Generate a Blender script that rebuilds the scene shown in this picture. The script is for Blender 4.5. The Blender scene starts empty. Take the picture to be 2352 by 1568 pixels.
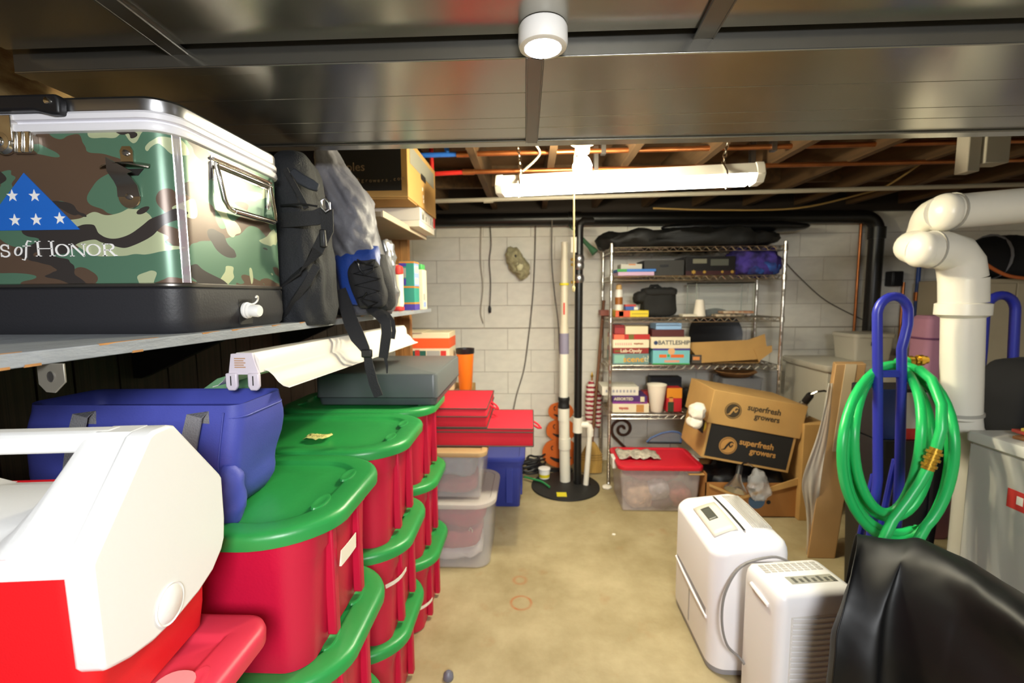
import bpy, bmesh, math, random
from mathutils import Vector, Matrix, noise
random.seed(7)
S = bpy.context.scene
COL = S.collection
PI = math.pi

# ---------------------------------------------------------------- camera, world, lamps, exposure
CAM_H = 1.43
PITCH, YAW, ROLL = math.radians(5.71), math.radians(2.42), math.radians(0.4)
FPX = 1040.0
cam_data = bpy.data.cameras.new('camera')
cam = bpy.data.objects.new('camera', cam_data)
COL.objects.link(cam)
S.camera = cam
cam_data.sensor_width = 36.0
cam_data.lens = FPX / 2352.0 * 36.0
cam_data.clip_start = 0.02
ROT = Matrix.Rotation(YAW, 3, 'Z') @ Matrix.Rotation(PI / 2 - PITCH, 3, 'X') @ Matrix.Rotation(-ROLL, 3, 'Z')
cam.matrix_world = Matrix.Translation((0, 0, CAM_H)) @ ROT.to_4x4()
cam_data.dof.use_dof = True
cam_data.dof.focus_distance = 0.85
cam_data.dof.aperture_fstop = 4.0

S.view_settings.view_transform = 'Standard'
S.view_settings.look = 'None'
S.view_settings.exposure = 1.5
S.view_settings.gamma = 1.0
S.view_settings.use_curve_mapping = False

w = bpy.data.worlds.new('world')
S.world = w
w.use_nodes = True
w.node_tree.nodes['Background'].inputs[0].default_value = (1.0, 0.97, 0.86, 1)
w.node_tree.nodes['Background'].inputs[1].default_value = 0.11


def lamp(name, kind, loc, energy, col, size=0.1, rot=(0, 0, 0), size_y=None):
    l = bpy.data.lights.new(name, kind)
    l.energy = energy
    l.color = col
    if kind == 'AREA':
        l.size = size
        if size_y:
            l.shape = 'RECTANGLE'
            l.size_y = size_y
    else:
        l.shadow_soft_size = size
    o = bpy.data.objects.new(name, l)
    o.location = loc
    o.rotation_euler = rot
    COL.objects.link(o)
    return o


# ceiling lamp of the part of the basement behind the photographer
lamp('room_lamp_behind', 'AREA', (0.30, -0.85, 1.86), 29, (0.96, 0.98, 1.0), 0.6, (math.radians(42), 0, math.radians(8)))


def ray(px, py):
    return ROT @ Vector(((px - 1176.0) / FPX, -(py - 784.0) / FPX, -1.0))


def onz(px, py, z):
    d = ray(px, py)
    return Vector((0, 0, CAM_H)) + d * ((z - CAM_H) / d.z)


def ony(px, py, y):
    d = ray(px, py)
    return Vector((0, 0, CAM_H)) + d * (y / d.y)


def onx(px, py, x):
    d = ray(px, py)
    return Vector((0, 0, CAM_H)) + d * (x / d.x)


# ---------------------------------------------------------------- materials
def lin(h):
    h = h.lstrip('#')
    out = []
    for i in (0, 2, 4):
        c = int(h[i:i + 2], 16) / 255.0
        out.append(c / 12.92 if c <= 0.04045 else ((c + 0.055) / 1.055) ** 2.4)
    return (out[0], out[1], out[2], 1.0)


class NT:
    def __init__(s, m):
        s.m, s.t = m, m.node_tree

    def n(s, typ, **kw):
        nd = s.t.nodes.new(typ)
        for k, v in kw.items():
            if hasattr(nd, k):
                setattr(nd, k, v)
            else:
                nd.inputs[k].default_value = v
        return nd

    def l(s, a, b):
        s.t.links.new(a, b)


MATS = {}


def mat(name, col, rough=0.5, metal=0.0, bump=0.0, bscale=80.0, var=0.0, vscale=6.0, trans=0.0, alpha=1.0,
        emit=None, estr=0.0, col2=None, spec=None, stretch=None, coat=0.0):
    """Principled material with noise colour variation and noise bump, all in object coordinates."""
    if name in MATS:
        return MATS[name]
    m = bpy.data.materials.new(name)
    m.use_nodes = True
    g = NT(m)
    b = m.node_tree.nodes['Principled BSDF']
    b.inputs['Base Color'].default_value = lin(col)
    b.inputs['Roughness'].default_value = rough
    b.inputs['Metallic'].default_value = metal
    b.inputs['Transmission Weight'].default_value = trans
    b.inputs['Alpha'].default_value = alpha
    b.inputs['Coat Weight'].default_value = coat
    if spec is not None:
        b.inputs['Specular IOR Level'].default_value = spec
    if emit:
        b.inputs['Emission Color'].default_value = lin(emit)
        b.inputs['Emission Strength'].default_value = estr
    if bump or var or col2:
        tc = g.n('ShaderNodeTexCoord')
        src = tc.outputs['Object']
        if stretch:
            mp = g.n('ShaderNodeMapping')
            mp.inputs['Scale'].default_value = stretch
            g.l(src, mp.inputs['Vector'])
            src = mp.outputs['Vector']
        if var or col2:
            nz = g.n('ShaderNodeTexNoise')
            nz.inputs['Scale'].default_value = vscale
            nz.inputs['Detail'].default_value = 5
            g.l(src, nz.inputs['Vector'])
            r = g.n('ShaderNodeValToRGB')
            c = lin(col)
            d = lin(col2) if col2 else tuple(max(0, x * (1 - var)) for x in c[:3]) + (1,)
            r.color_ramp.elements[0].position = 0.35
            r.color_ramp.elements[0].color = d
            r.color_ramp.elements[1].position = 0.65
            r.color_ramp.elements[1].color = c
            g.l(nz.outputs['Fac'], r.inputs['Fac'])
            g.l(r.outputs['Color'], b.inputs['Base Color'])
        if bump:
            nb = g.n('ShaderNodeTexNoise')
            nb.inputs['Scale'].default_value = bscale
            nb.inputs['Detail'].default_value = 3
            g.l(src, nb.inputs['Vector'])
            bp = g.n('ShaderNodeBump')
            bp.inputs['Strength'].default_value = bump
            bp.inputs['Distance'].default_value = 0.01
            g.l(nb.outputs['Fac'], bp.inputs['Height'])
            g.l(bp.outputs['Normal'], b.inputs['Normal'])
    MATS[name] = m
    return m


def mat_camo():
    m = bpy.data.materials.new('camouflage_print')
    m.use_nodes = True
    g = NT(m)
    b = m.node_tree.nodes['Principled BSDF']
    tc = g.n('ShaderNodeTexCoord')
    prev = lin('567a64')
    layers = [('5f4c3e', 3.6, 0.50, (0, 0, 0)), ('b4bd98', 4.0, 0.59, (7, 3, 1)), ('3b3634', 4.4, 0.60, (2, 9, 5))]
    last = None
    for c, sc, th, off in layers:
        mp = g.n('ShaderNodeMapping')
        mp.inputs['Location'].default_value = off
        mp.inputs['Scale'].default_value = (0.75, 0.75, 1.55)
        g.l(tc.outputs['Object'], mp.inputs['Vector'])
        nz = g.n('ShaderNodeTexNoise')
        nz.inputs['Scale'].default_value = sc * 2.0
        nz.inputs['Detail'].default_value = 1.6
        nz.inputs['Distortion'].default_value = 0.9
        g.l(mp.outputs['Vector'], nz.inputs['Vector'])
        st = g.n('ShaderNodeMath')
        st.operation = 'GREATER_THAN'
        st.inputs[1].default_value = th
        g.l(nz.outputs['Fac'], st.inputs[0])
        mx = g.n('ShaderNodeMixRGB')
        g.l(st.outputs[0], mx.inputs['Fac'])
        if last is None:
            mx.inputs['Color1'].default_value = prev
        else:
            g.l(last, mx.inputs['Color1'])
        mx.inputs['Color2'].default_value = lin(c)
        last = mx.outputs['Color']
    g.l(last, b.inputs['Base Color'])
    b.inputs['Roughness'].default_value = 0.33
    b.inputs['Metallic'].default_value = 0.2
    MATS['camo'] = m
    return m


def mat_floor():
    m = bpy.data.materials.new('stained_concrete')
    m.use_nodes = True
    g = NT(m)
    b = m.node_tree.nodes['Principled BSDF']
    tc = g.n('ShaderNodeTexCoord')
    nz = g.n('ShaderNodeTexNoise')
    nz.inputs['Scale'].default_value = 2.6
    nz.inputs['Detail'].default_value = 9
    nz.inputs['Roughness'].default_value = 0.65
    g.l(tc.outputs['Object'], nz.inputs['Vector'])
    r = g.n('ShaderNodeValToRGB')
    r.color_ramp.elements[0].position = 0.3
    r.color_ramp.elements[0].color = lin('91815a')
    r.color_ramp.elements[1].position = 0.68
    r.color_ramp.elements[1].color = lin('b9aa84')
    g.l(nz.outputs['Fac'], r.inputs['Fac'])
    n2 = g.n('ShaderNodeTexNoise')
    n2.inputs['Scale'].default_value = 7
    n2.inputs['Detail'].default_value = 4
    g.l(tc.outputs['Object'], n2.inputs['Vector'])
    r2 = g.n('ShaderNodeValToRGB')
    r2.color_ramp.elements[0].position = 0.62
    r2.color_ramp.elements[0].color = (0, 0, 0, 1)
    r2.color_ramp.elements[1].position = 0.78
    r2.color_ramp.elements[1].color = (1, 1, 1, 1)
    g.l(n2.outputs['Fac'], r2.inputs['Fac'])
    mx = g.n('ShaderNodeMixRGB')
    mx.inputs['Color2'].default_value = lin('9a6c3a')
    ml = g.n('ShaderNodeMath')
    ml.operation = 'MULTIPLY'
    ml.inputs[1].default_value = 0.45
    g.l(r2.outputs['Color'], ml.inputs[0])
    g.l(ml.outputs[0], mx.inputs['Fac'])
    g.l(r.outputs['Color'], mx.inputs['Color1'])
    # rust rings left by cans
    last = mx.outputs['Color']
    for (cx, cy, rad, wd, amt) in ((-0.05, 1.99, 0.047, 0.010, 1.3), (-0.06, 2.16, 0.03, 0.014, 0.8)):
        vd = g.n('ShaderNodeVectorMath')
        vd.operation = 'DISTANCE'
        vd.inputs[1].default_value = (cx, cy, 0)
        g.l(tc.outputs['Object'], vd.inputs[0])
        sb = g.n('ShaderNodeMath')
        sb.operation = 'SUBTRACT'
        sb.inputs[1].default_value = rad
        g.l(vd.outputs['Value'], sb.inputs[0])
        ab = g.n('ShaderNodeMath')
        ab.operation = 'ABSOLUTE'
        g.l(sb.outputs[0], ab.inputs[0])
        mr = g.n('ShaderNodeMapRange')
        mr.inputs['From Min'].default_value = wd
        mr.inputs['From Max'].default_value = 0.001
        mr.inputs['To Min'].default_value = 0.0
        mr.inputs['To Max'].default_value = amt
        g.l(ab.outputs[0], mr.inputs['Value'])
        nm = g.n('ShaderNodeMath')
        nm.operation = 'MULTIPLY'
        g.l(mr.outputs[0], nm.inputs[0])
        n3 = g.n('ShaderNodeTexNoise')
        n3.inputs['Scale'].default_value = 22
        g.l(tc.outputs['Object'], n3.inputs['Vector'])
        g.l(n3.outputs['Fac'], nm.inputs[1])
        m2 = g.n('ShaderNodeMixRGB')
        m2.inputs['Color2'].default_value = lin('a85a24')
        g.l(nm.outputs[0], m2.inputs['Fac'])
        g.l(last, m2.inputs['Color1'])
        last = m2.outputs['Color']
    g.l(last, b.inputs['Base Color'])
    b.inputs['Roughness'].default_value = 0.55
    nb = g.n('ShaderNodeTexNoise')
    nb.inputs['Scale'].default_value = 45
    nb.inputs['Detail'].default_value = 6
    g.l(tc.outputs['Object'], nb.inputs['Vector'])
    bp = g.n('ShaderNodeBump')
    bp.inputs['Strength'].default_value = 0.12
    bp.inputs['Distance'].default_value = 0.01
    g.l(nb.outputs['Fac'], bp.inputs['Height'])
    g.l(bp.outputs['Normal'], b.inputs['Normal'])
    return m


# ---------------------------------------------------------------- mesh builder
def frame(d, up=None):
    d = Vector(d).normalized()
    u = Vector(up) if up else (Vector((0, 0, 1)) if abs(d.z) < 0.9 else Vector((1, 0, 0)))
    s = d.cross(u).normalized()
    return s, s.cross(d).normalized()


class B:
    def __init__(s):
        s.v, s.f = [], []

    def add(s, vs, fs):
        k = len(s.v)
        s.v += [tuple(p) for p in vs]
        s.f += [tuple(i + k for i in f) for f in fs]
        return s

    def box(s, x0, x1, y0, y1, z0, z1, mtx=None):
        vs = [Vector(p) for p in ((x0, y0, z0), (x1, y0, z0), (x1, y1, z0), (x0, y1, z0), (x0, y0, z1), (x1, y0, z1), (x1, y1, z1), (x0, y1, z1))]
        if mtx:
            vs = [mtx @ p for p in vs]
        return s.add(vs, [(3, 2, 1, 0), (4, 5, 6, 7), (0, 1, 5, 4), (1, 2, 6, 5), (2, 3, 7, 6), (3, 0, 4, 7)])

    def loft(s, rings, cap0=True, cap1=True, closed=True):
        n = len(rings[0])
        vs = [p for r in rings for p in r]
        fs = []
        for i in range(len(rings) - 1):
            for j in range(n if closed else n - 1):
                a, b = i * n + j, i * n + (j + 1) % n
                fs.append((a, b, b + n, a + n))
        if cap0:
            fs.append(tuple(range(n - 1, -1, -1)))
        if cap1:
            k = (len(rings) - 1) * n
            fs.append(tuple(range(k, k + n)))
        return s.add(vs, fs)

    def tube(s, pts, r, n=10, closed=False, caps=True):
        pts = [Vector(p) for p in pts]
        rs = r if isinstance(r, (list, tuple)) else [r] * len(pts)
        rings = []
        prev = None
        m = len(pts)
        for i, p in enumerate(pts):
            if closed:
                d = pts[(i + 1) % m] - pts[i - 1]
            else:
                d = pts[min(i + 1, m - 1)] - pts[max(i - 1, 0)]
            if d.length < 1e-9:
                d = Vector((0, 0, 1))
            d.normalize()
            if prev is None:
                a, b = frame(d)
            else:
                a = (prev - d * prev.dot(d))
                a = a.normalized() if a.length > 1e-6 else frame(d)[0]
                b = a.cross(d).normalized() * -1
                b = d.cross(a).normalized()
            prev = a
            b = d.cross(a).normalized()
            rings.append([p + a * rs[i] * math.cos(2 * PI * k / n) + b * rs[i] * math.sin(2 * PI * k / n) for k in range(n)])
        if closed:
            rings.append(rings[0])
            return s.loft(rings, False, False)
        return s.loft(rings, caps, caps)

    def cyl(s, p0, p1, r, n=20, r1=None):
        return s.tube([p0, p1], [r, r if r1 is None else r1], n)

    def lathe(s, prof, c=(0, 0, 0), n=28, axis=(0, 0, 1), caps=True):
        ax = Vector(axis).normalized()
        a, b = frame(ax)
        c = Vector(c)
        rings = [[c + ax * z + (a * math.cos(2 * PI * k / n) + b * math.sin(2 * PI * k / n)) * max(r, 1e-5) for k in range(n)] for r, z in prof]
        # orient outwards
        rings = [list(reversed(r)) for r in rings]
        return s.loft(rings, caps, caps)

    def prism(s, poly, h0, h1, axis='z', mtx=None):
        """poly: 2-D points; axis: direction of extrusion (x: poly is y,z; y: poly is x,z; z: poly is x,y)"""
        def P(p, h):
            q = Vector((p[0], p[1], h) if axis == 'z' else ((p[0], h, p[1]) if axis == 'y' else (h, p[0], p[1])))
            return mtx @ q if mtx else q
        return s.loft([[P(p, h0) for p in poly], [P(p, h1) for p in poly]])

    def ribbon(s, pts, width, th, wdir=(0, 1, 0)):
        pts = [Vector(p) for p in pts]
        rings = []
        for i, p in enumerate(pts):
            d = (pts[min(i + 1, len(pts) - 1)] - pts[max(i - 1, 0)]).normalized()
            wd = Vector(wdir[i] if isinstance(wdir, list) else wdir)
            wd = (wd - d * wd.dot(d)).normalized()
            nn = d.cross(wd).normalized()
            ww = width[i] if isinstance(width, (list, tuple)) else width
            rings.append([p + wd * ww / 2 + nn * th / 2, p - wd * ww / 2 + nn * th / 2, p - wd * ww / 2 - nn * th / 2, p + wd * ww / 2 - nn * th / 2])
        return s.loft(rings)

    def blob(s, c, r, e=0.6, amp=0.0, sc=6.0, seed=0, nu=40, nv=26, folds=None, shape=None):
        """superellipsoid with noise; e<1 boxy; shape(x,y,z in -1..1) may bend it"""
        def sp(x, p):
            return math.copysign(abs(x) ** p, x)
        rings = []
        for i in range(nv + 1):
            ph = -PI / 2 + PI * i / nv
            ring = []
            for j in range(nu):
                th = 2 * PI * j / nu
                x = sp(math.cos(ph), e) * sp(math.cos(th), e)
                y = sp(math.cos(ph), e) * sp(math.sin(th), e)
                z = sp(math.sin(ph), e)
                if i in (0, nv):
                    x = y = 0.0
                q = Vector((x, y, z))
                if shape:
                    q = Vector(shape(x, y, z))
                p = Vector((c[0] + q.x * r[0], c[1] + q.y * r[1], c[2] + q.z * r[2]))
                if amp:
                    dn = Vector((x / r[0], y / r[1], z / r[2])).normalized()
                    k = noise.fractal(p * sc + Vector((seed * 3.1, seed, -seed)), 0.7, 2.1, 4)
                    if folds:
                        k += folds[0] * (1 - abs(noise.noise(Vector((p.x * folds[1], p.y * folds[2], p.z * folds[3])) + Vector((seed, 0, 0)))) * 2)
                    p += dn * amp * k
                ring.append(p)
            rings.append(ring)
        return s.loft(rings, False, False)

    def star(s, c, r, ax, ay, h, n=5, r2=0.40):
        """flat star in plane spanned by ax, ay at c; raised by h along the normal"""
        ax, ay, c = Vector(ax), Vector(ay), Vector(c)
        nn = ax.cross(ay).normalized()
        poly = []
        for k in range(2 * n):
            rr_ = r if k % 2 == 0 else r * r2
            a = PI / 2 + PI * k / n
            poly.append(c + ax * rr_ * math.cos(a) + ay * rr_ * math.sin(a))
        return s.loft([poly, [p + nn * h for p in poly]])


def rr(x0, x1, y0, y1, r, z, n=6, bow=0.0):
    """rounded rectangle ring at height z (counter-clockwise)"""
    r = min(r, (x1 - x0) / 2 - 1e-4, (y1 - y0) / 2 - 1e-4)
    pts = []
    for cx, cy, a0 in ((x1 - r, y1 - r, 0), (x0 + r, y1 - r, 90), (x0 + r, y0 + r, 180), (x1 - r, y0 + r, 270)):
        for k in range(n + 1):
            a = math.radians(a0 + 90.0 * k / n)
            pts.append(Vector((cx + r * math.cos(a), cy + r * math.sin(a), z)))
    if bow:
        ym, hy, xm = (y0 + y1) / 2, (y1 - y0) / 2, (x0 + x1) / 2
        for p in pts:
            p.x += math.copysign(bow * (1 - min(1, abs((p.y - ym) / hy)) ** 2), p.x - xm)
    return pts


def rings_rr(prof, x0, x1, y0, y1, r, n=6, bow=0.0):
    """prof: list of (inset, z)"""
    return [rr(x0 + i, x1 - i, y0 + i, y1 - i, max(r - i, 0.004), z, n, bow) for i, z in prof]


def islands(b):
    """split a builder into its connected pieces"""
    par = list(range(len(b.v)))

    def find(i):
        while par[i] != i:
            par[i] = par[par[i]]
            i = par[i]
        return i
    for f in b.f:
        r0 = find(f[0])
        for i in f[1:]:
            par[find(i)] = r0
    groups = {}
    for f in b.f:
        groups.setdefault(find(f[0]), []).append(f)
    out = []
    for fs in groups.values():
        idx = sorted({i for f in fs for i in f})
        mp_ = {i: k for k, i in enumerate(idx)}
        out.append(B().add([b.v[i] for i in idx], [tuple(mp_[i] for i in f) for f in fs]))
    return out


def each(name, b, m, parent, **kw):
    """every connected piece becomes an object of its own"""
    return [obj(name, p, m, parent, **kw) for p in islands(b)]


def obj(name, b, m, parent=None, bevel=0.0, smooth=38, seg=2):
    me = bpy.data.meshes.new(name)
    me.from_pydata([tuple(p) for p in b.v], [], b.f)
    me.validate()
    bm = bmesh.new()
    bm.from_mesh(me)
    bmesh.ops.remove_doubles(bm, verts=bm.verts, dist=1e-6)
    bmesh.ops.recalc_face_normals(bm, faces=bm.faces)
    bm.to_mesh(me)
    bm.free()
    if smooth:
        me.shade_smooth()
        me.set_sharp_from_angle(angle=math.radians(smooth))
    me.materials.append(m)
    o = bpy.data.objects.new(name, me)
    COL.objects.link(o)
    if parent:
        o.parent = parent
    if bevel:
        md = o.modifiers.new('bevel', 'BEVEL')
        md.width = bevel
        md.segments = seg
        md.limit_method = 'ANGLE'
        md.angle_limit = math.radians(40)
    return o


def tag(o, label, cat, group=None):
    o['label'] = label
    o['category'] = cat
    if group:
        o['group'] = group
    return o


def thing(name, label, cat, loc=(0, 0, 0), rz=0.0, group=None, rot=None):
    o = bpy.data.objects.new(name, None)
    o.empty_display_size = 0.05
    COL.objects.link(o)
    o.location = loc
    o.rotation_euler = rot if rot else (0, 0, math.radians(rz))
    o.matrix_basis = Matrix.LocRotScale(Vector(loc), o.rotation_euler, None)
    return tag(o, label, cat, group)


def struct(name, b, m, **kw):
    o = obj(name, b, m, **kw)
    o['kind'] = 'structure'
    return o


def piece(src, name, parent, loc, scale=None, rz=0):
    """another object sharing src's mesh data"""
    o = bpy.data.objects.new(name, src.data)
    COL.objects.link(o)
    o.parent = parent
    o.location = loc
    if scale:
        o.scale = scale
    o.rotation_euler = (0, 0, rz)
    return o


def dup(root, loc, rz, label):
    r = root.copy()
    COL.objects.link(r)
    r.location = loc
    r.rotation_euler = (0, 0, math.radians(rz))
    r['label'] = label
    for ch in list(root.children):
        c = ch.copy()
        COL.objects.link(c)
        c.parent = r
        for gch in list(ch.children):
            d = gch.copy()
            COL.objects.link(d)
            d.parent = c
    return r


def loc_on(root, px, py, axis, val):
    """point of the viewing ray on a local plane of a thing (used to read off positions)"""
    mi = root.matrix_basis.inverted()
    o = mi @ Vector((0, 0, CAM_H))
    d = mi.to_3x3() @ ray(px, py)
    return o + d * ((val - o[axis]) / d[axis])


def text(name, s, size, m, parent, mtx, align='CENTER', ext=0.0006, bold=0.0, sx=1.0):
    cu = bpy.data.curves.new(name, 'FONT')
    cu.body = s
    cu.size = size
    cu.align_x = align
    cu.align_y = 'CENTER'
    cu.extrude = ext
    cu.offset = bold
    cu.resolution_u = 3
    tmp = bpy.data.objects.new(name + '_tmp', cu)
    COL.objects.link(tmp)
    dg = bpy.context.evaluated_depsgraph_get()
    dg.update()
    me = bpy.data.meshes.new_from_object(tmp.evaluated_get(dg))
    bpy.data.objects.remove(tmp)
    bpy.data.curves.remove(cu)
    me.transform(mtx @ Matrix.Diagonal((sx, 1, 1, 1)))
    me.materials.clear()
    me.materials.append(m)
    o = bpy.data.objects.new(name, me)
    COL.objects.link(o)
    o.parent = parent
    return o


def face_mtx(c, right, up):
    r, u = Vector(right).normalized(), Vector(up).normalized()
    n = r.cross(u)
    return Matrix(((r.x, u.x, n.x, c[0]), (r.y, u.y, n.y, c[1]), (r.z, u.z, n.z, c[2]), (0, 0, 0, 1)))


FRONT = ((1, 0, 0), (0, 0, 1))      # a face looking towards -Y
RIGHT = ((0, 1, 0), (0, 0, 1))      # a face looking towards +X

M_white_plastic = mat('white_plastic', 'eceae6', 0.42)
M_chrome = mat('chrome', 'd8d4cc', 0.14, 1.0)
M_steel = mat('brushed_steel', 'a9a9ab', 0.32, 1.0)
M_black = mat('black_plastic', '17171a', 0.45)
M_card = mat('cardboard', 'bf9556', 0.85, bump=0.06, bscale=120, var=0.12, vscale=5)
M_card_d = mat('cardboard_shaded_print', '8f6436', 0.85, bump=0.06, bscale=120, var=0.12)
M_ink = mat('black_ink', '1b1916', 0.75)
M_inkb = mat('brown_ink', '6a4a26', 0.8)
M_paper = mat('white_paper', 'ece4d2', 0.7)
M_red_ink = mat('red_ink', 'c8342c', 0.7)
M_blackfab = mat('black_fabric', '1e1e21', 0.85, bump=0.25, bscale=260)
M_copper = mat('copper', 'c47a48', 0.35, 0.9, var=0.3, vscale=9)
M_pvc = mat('white_pvc', 'e6e1d2', 0.32, var=0.05)
M_blackpipe = mat('black_pipe', '141312', 0.35)
M_cable = mat('grey_cable', '5c5650', 0.6)
M_wood = mat('lumber', 'a8763e', 0.75, bump=0.1, bscale=30, var=0.35, vscale=3, stretch=(14, 14, 1))

# ================================================================ the room
XL, XR, YF, YB, ZC = -1.30, 4.0, 3.86, -2.6, 2.34
struct('floor', B().box(XL - .1, XR + .1, YB, YF + .1, -0.1, 0), mat_floor(), smooth=0)

# far wall: painted block, every block a piece of its own on a mortar backing
M_mortar = mat('painted_mortar', 'b3a999', 0.9)
M_block = mat('painted_block', 'efeadd', 0.8, bump=0.22, bscale=70, var=0.07, vscale=4)
wall_far = struct('wall_far', B().box(XL - .1, XR + .1, YF + 0.012, YF + 0.12, 0, ZC), M_mortar, smooth=0)
CH, CW = 0.1907, 0.4
src = None
for row in range(12):
    z0 = 0.0186 - CH + CH * row
    top_gap = 0.010 if row in (2, 6) else 0.0035
    x = XL - 0.1 - (0.2 if row % 2 else 0.0)
    while x < XR:
        a, b_ = max(x, XL - 0.02), min(x + CW, XR + .02)
        zlo, zhi = max(z0, 0.002), min(z0 + CH, 2.15)
        if b_ - a > 0.03 and zhi - zlo > 0.01:
            if src is None:
                src = obj('block', B().box(-.5, .5, 0, 0.014, -.5, .5), M_block, wall_far, bevel=0.0, smooth=0)
                md = src
                o = src
            else:
                o = piece(src, 'block', wall_far, (0, 0, 0))
            o.location = ((a + b_) / 2, YF + random.uniform(-0.0015, 0.001), (zlo + zhi - top_gap) / 2)
            o.scale = (b_ - a - 0.0035, 1, zhi - zlo - top_gap)
        x += CW

M_panel = mat('dark_wood_panelling', '46362a', 0.6, bump=0.15, bscale=26, var=0.45, vscale=2.2, stretch=(10, 10, 1))
M_osb = mat('strand_board', 'd3b47c', 0.8, bump=0.3, bscale=30, col2='9c7848', vscale=16, stretch=(1, 1, 2.5))
wall_left = struct('wall_left', B().box(XL - .12, XL - .014, YB, YF + .1, 0, ZC), mat('panel_backing', '1a130e', 0.9), smooth=0)
psrc = None
y = -0.6
while y < YF - .02:
    wd = random.choice((0.10, 0.14, 0.19))
    y1 = min(y + wd, YF - .01)
    if psrc is None:
        psrc = obj('plank', B().box(0, .014, -.5, .5, 0, 1), M_panel, wall_left, smooth=0)
        o = psrc
    else:
        o = piece(psrc, 'plank', wall_left, (0, 0, 0))
    o.location = (XL - .014 + random.uniform(-.002, .0015), (y + y1) / 2, 0.0)
    o.scale = (1, y1 - y - 0.006, 1.755)
    y = y1
y = -0.6
while y < YF - .1:
    y1 = min(y + 1.22, YF - .01)
    obj('board', B().box(XL - .014, XL, y, y1 - .004, 1.76, 2.13), M_osb, wall_left, smooth=0)
    y = y1
struct('wall_right', B().box(XR, XR + .12, YB, YF + .1, 0, ZC), M_block, smooth=0)

# ceiling: subfloor sheet and joists running away from the camera
ceiling = struct('ceiling', B().box(XL - .1, XR + .1, YB, YF + .1, ZC, ZC + .03), mat('subfloor_sheet', '6b4f30', 0.85, bump=0.2, bscale=30, var=0.3), smooth=0)
M_joist = mat('joist_lumber', '5c4326', 0.8, bump=0.15, bscale=24, var=0.4, vscale=2.5, stretch=(12, 1, 12))
jx = XL + 0.60
jsrc = None
while jx < XR:
    if jsrc is None:
        jsrc = obj('joist', B().box(-.019, .019, YB, YF + .09, 2.14, ZC), M_joist, ceiling, smooth=0)
        jsrc.location = (jx, 0, 0)
    else:
        piece(jsrc, 'joist', ceiling, (jx, 0, 0))
    jx += 0.406
bsrc = None
for yy in (2.12, 3.3):
    jx = XL + 0.60
    while jx < XR - .5:
        bl = B()
        c = jx + .203
        if bsrc is None:
            bsrc = obj('blocking', B().box(-.182, .182, -.019, .019, 2.20, ZC - .002), M_joist, ceiling, smooth=0)
            bsrc.location = (c, yy, 0)
        else:
            piece(bsrc, 'blocking', ceiling, (c, yy + random.uniform(-.02, .02), 0))
        jx += 0.406
# dark sill beam where the joists meet the far wall
struct('trim_1', B().box(XL, XR, YF - .06, YF - .002, 2.09, 2.138), mat('dark_lumber', '2a2018', 0.8), smooth=0)

struct('trim_2', B().box(XL, XR, YF - .02, YF - .001, 2.139, ZC - .001), mat('dark_lumber', '2a2018'), smooth=0)

# ---------------------------------------------------------------- ducts under the joists
M_galv = bpy.data.materials.new('galvanised_steel')
M_galv.use_nodes = True
g = NT(M_galv)
bs = M_galv.node_tree.nodes['Principled BSDF']
bs.inputs['Metallic'].default_value = 0.92
tc = g.n('ShaderNodeTexCoord')
mp = g.n('ShaderNodeMapping')
mp.inputs['Scale'].default_value = (2.0, 3.0, 3.0)
g.l(tc.outputs['Object'], mp.inputs['Vector'])
nz = g.n('ShaderNodeTexNoise')
nz.inputs['Scale'].default_value = 5
nz.inputs['Detail'].default_value = 6
g.l(mp.outputs['Vector'], nz.inputs['Vector'])
cr = g.n('ShaderNodeValToRGB')
cr.color_ramp.elements[0].color = lin('9d9b93')
cr.color_ramp.elements[1].color = lin('a5a299')
g.l(nz.outputs['Fac'], cr.inputs['Fac'])
g.l(cr.outputs['Color'], bs.inputs['Base Color'])
mr = g.n('ShaderNodeMapRange')
mr.inputs['To Min'].default_value = 0.21
mr.inputs['To Max'].default_value = 0.27
g.l(nz.outputs['Fac'], mr.inputs['Value'])
g.l(mr.outputs['Result'], bs.inputs['Roughness'])
M_strip = mat('duct_seam_steel', '76736d', 0.36, 0.9)


def seam(parent, pts, wd=0.03, z=0.0):
    b = B()
    (xa, ya), (xb, yb) = pts
    b.ribbon([(xa, ya, z - .004), (xb, yb, z - .004)], wd, .008, (1, 0, 0))
    d = Vector((xb - xa, yb - ya, 0)).normalized()
    n = Vector((d.y, -d.x, 0)) * wd / 2
    for s in (-1, 1):
        b.tube([(xa + n.x * s, ya + n.y * s, z - .007), (xb + n.x * s, yb + n.y * s, z - .007)], .0025, 6)
    return obj('seam_strip', b, M_strip, parent)


Z1, Z2 = 1.905, 1.875
d1 = thing('air_duct', 'dark galvanised air duct overhead nearest the camera, carrying the round light', 'duct', (0.6, 0.35, Z1))
obj('duct_body', B().box(-1.6, 1.9, -.95, .525, 0, .225), M_galv, d1, smooth=0)
for pa, pb in (((258, 0), (420, 123)), ((1660, 0), (1617, 78))):
    a, b_ = onz(*pa, Z1), onz(*pb, Z1)
    dd = (b_ - a).normalized()
    a2 = a - dd * 0.5
    seam(d1, ((a2.x - .6, a2.y - .35), (b_.x - .6, b_.y - .35)), .034)
d2 = thing('air_duct', 'wide galvanised air duct overhead crossing the room just in front of the shop light', 'duct', (0.6, 1.14, Z2))
obj('duct_body', B().box(-1.61, 1.9, -.245, .245, 0, .255), M_galv, d2, smooth=0)
obj('duct_flange', B().box(-1.61, 1.9, .205, .247, -.006, 0).box(-1.61, 1.9, -.247, -.215, -.004, 0), M_galv, d2, bevel=.002)
a, b_ = onz(1229, 122, Z2), onz(1221, 322, Z2)
seam(d2, ((a.x - .6, a.y - 1.14), (b_.x - .6, b_.y - 1.14)), .03)
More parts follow.
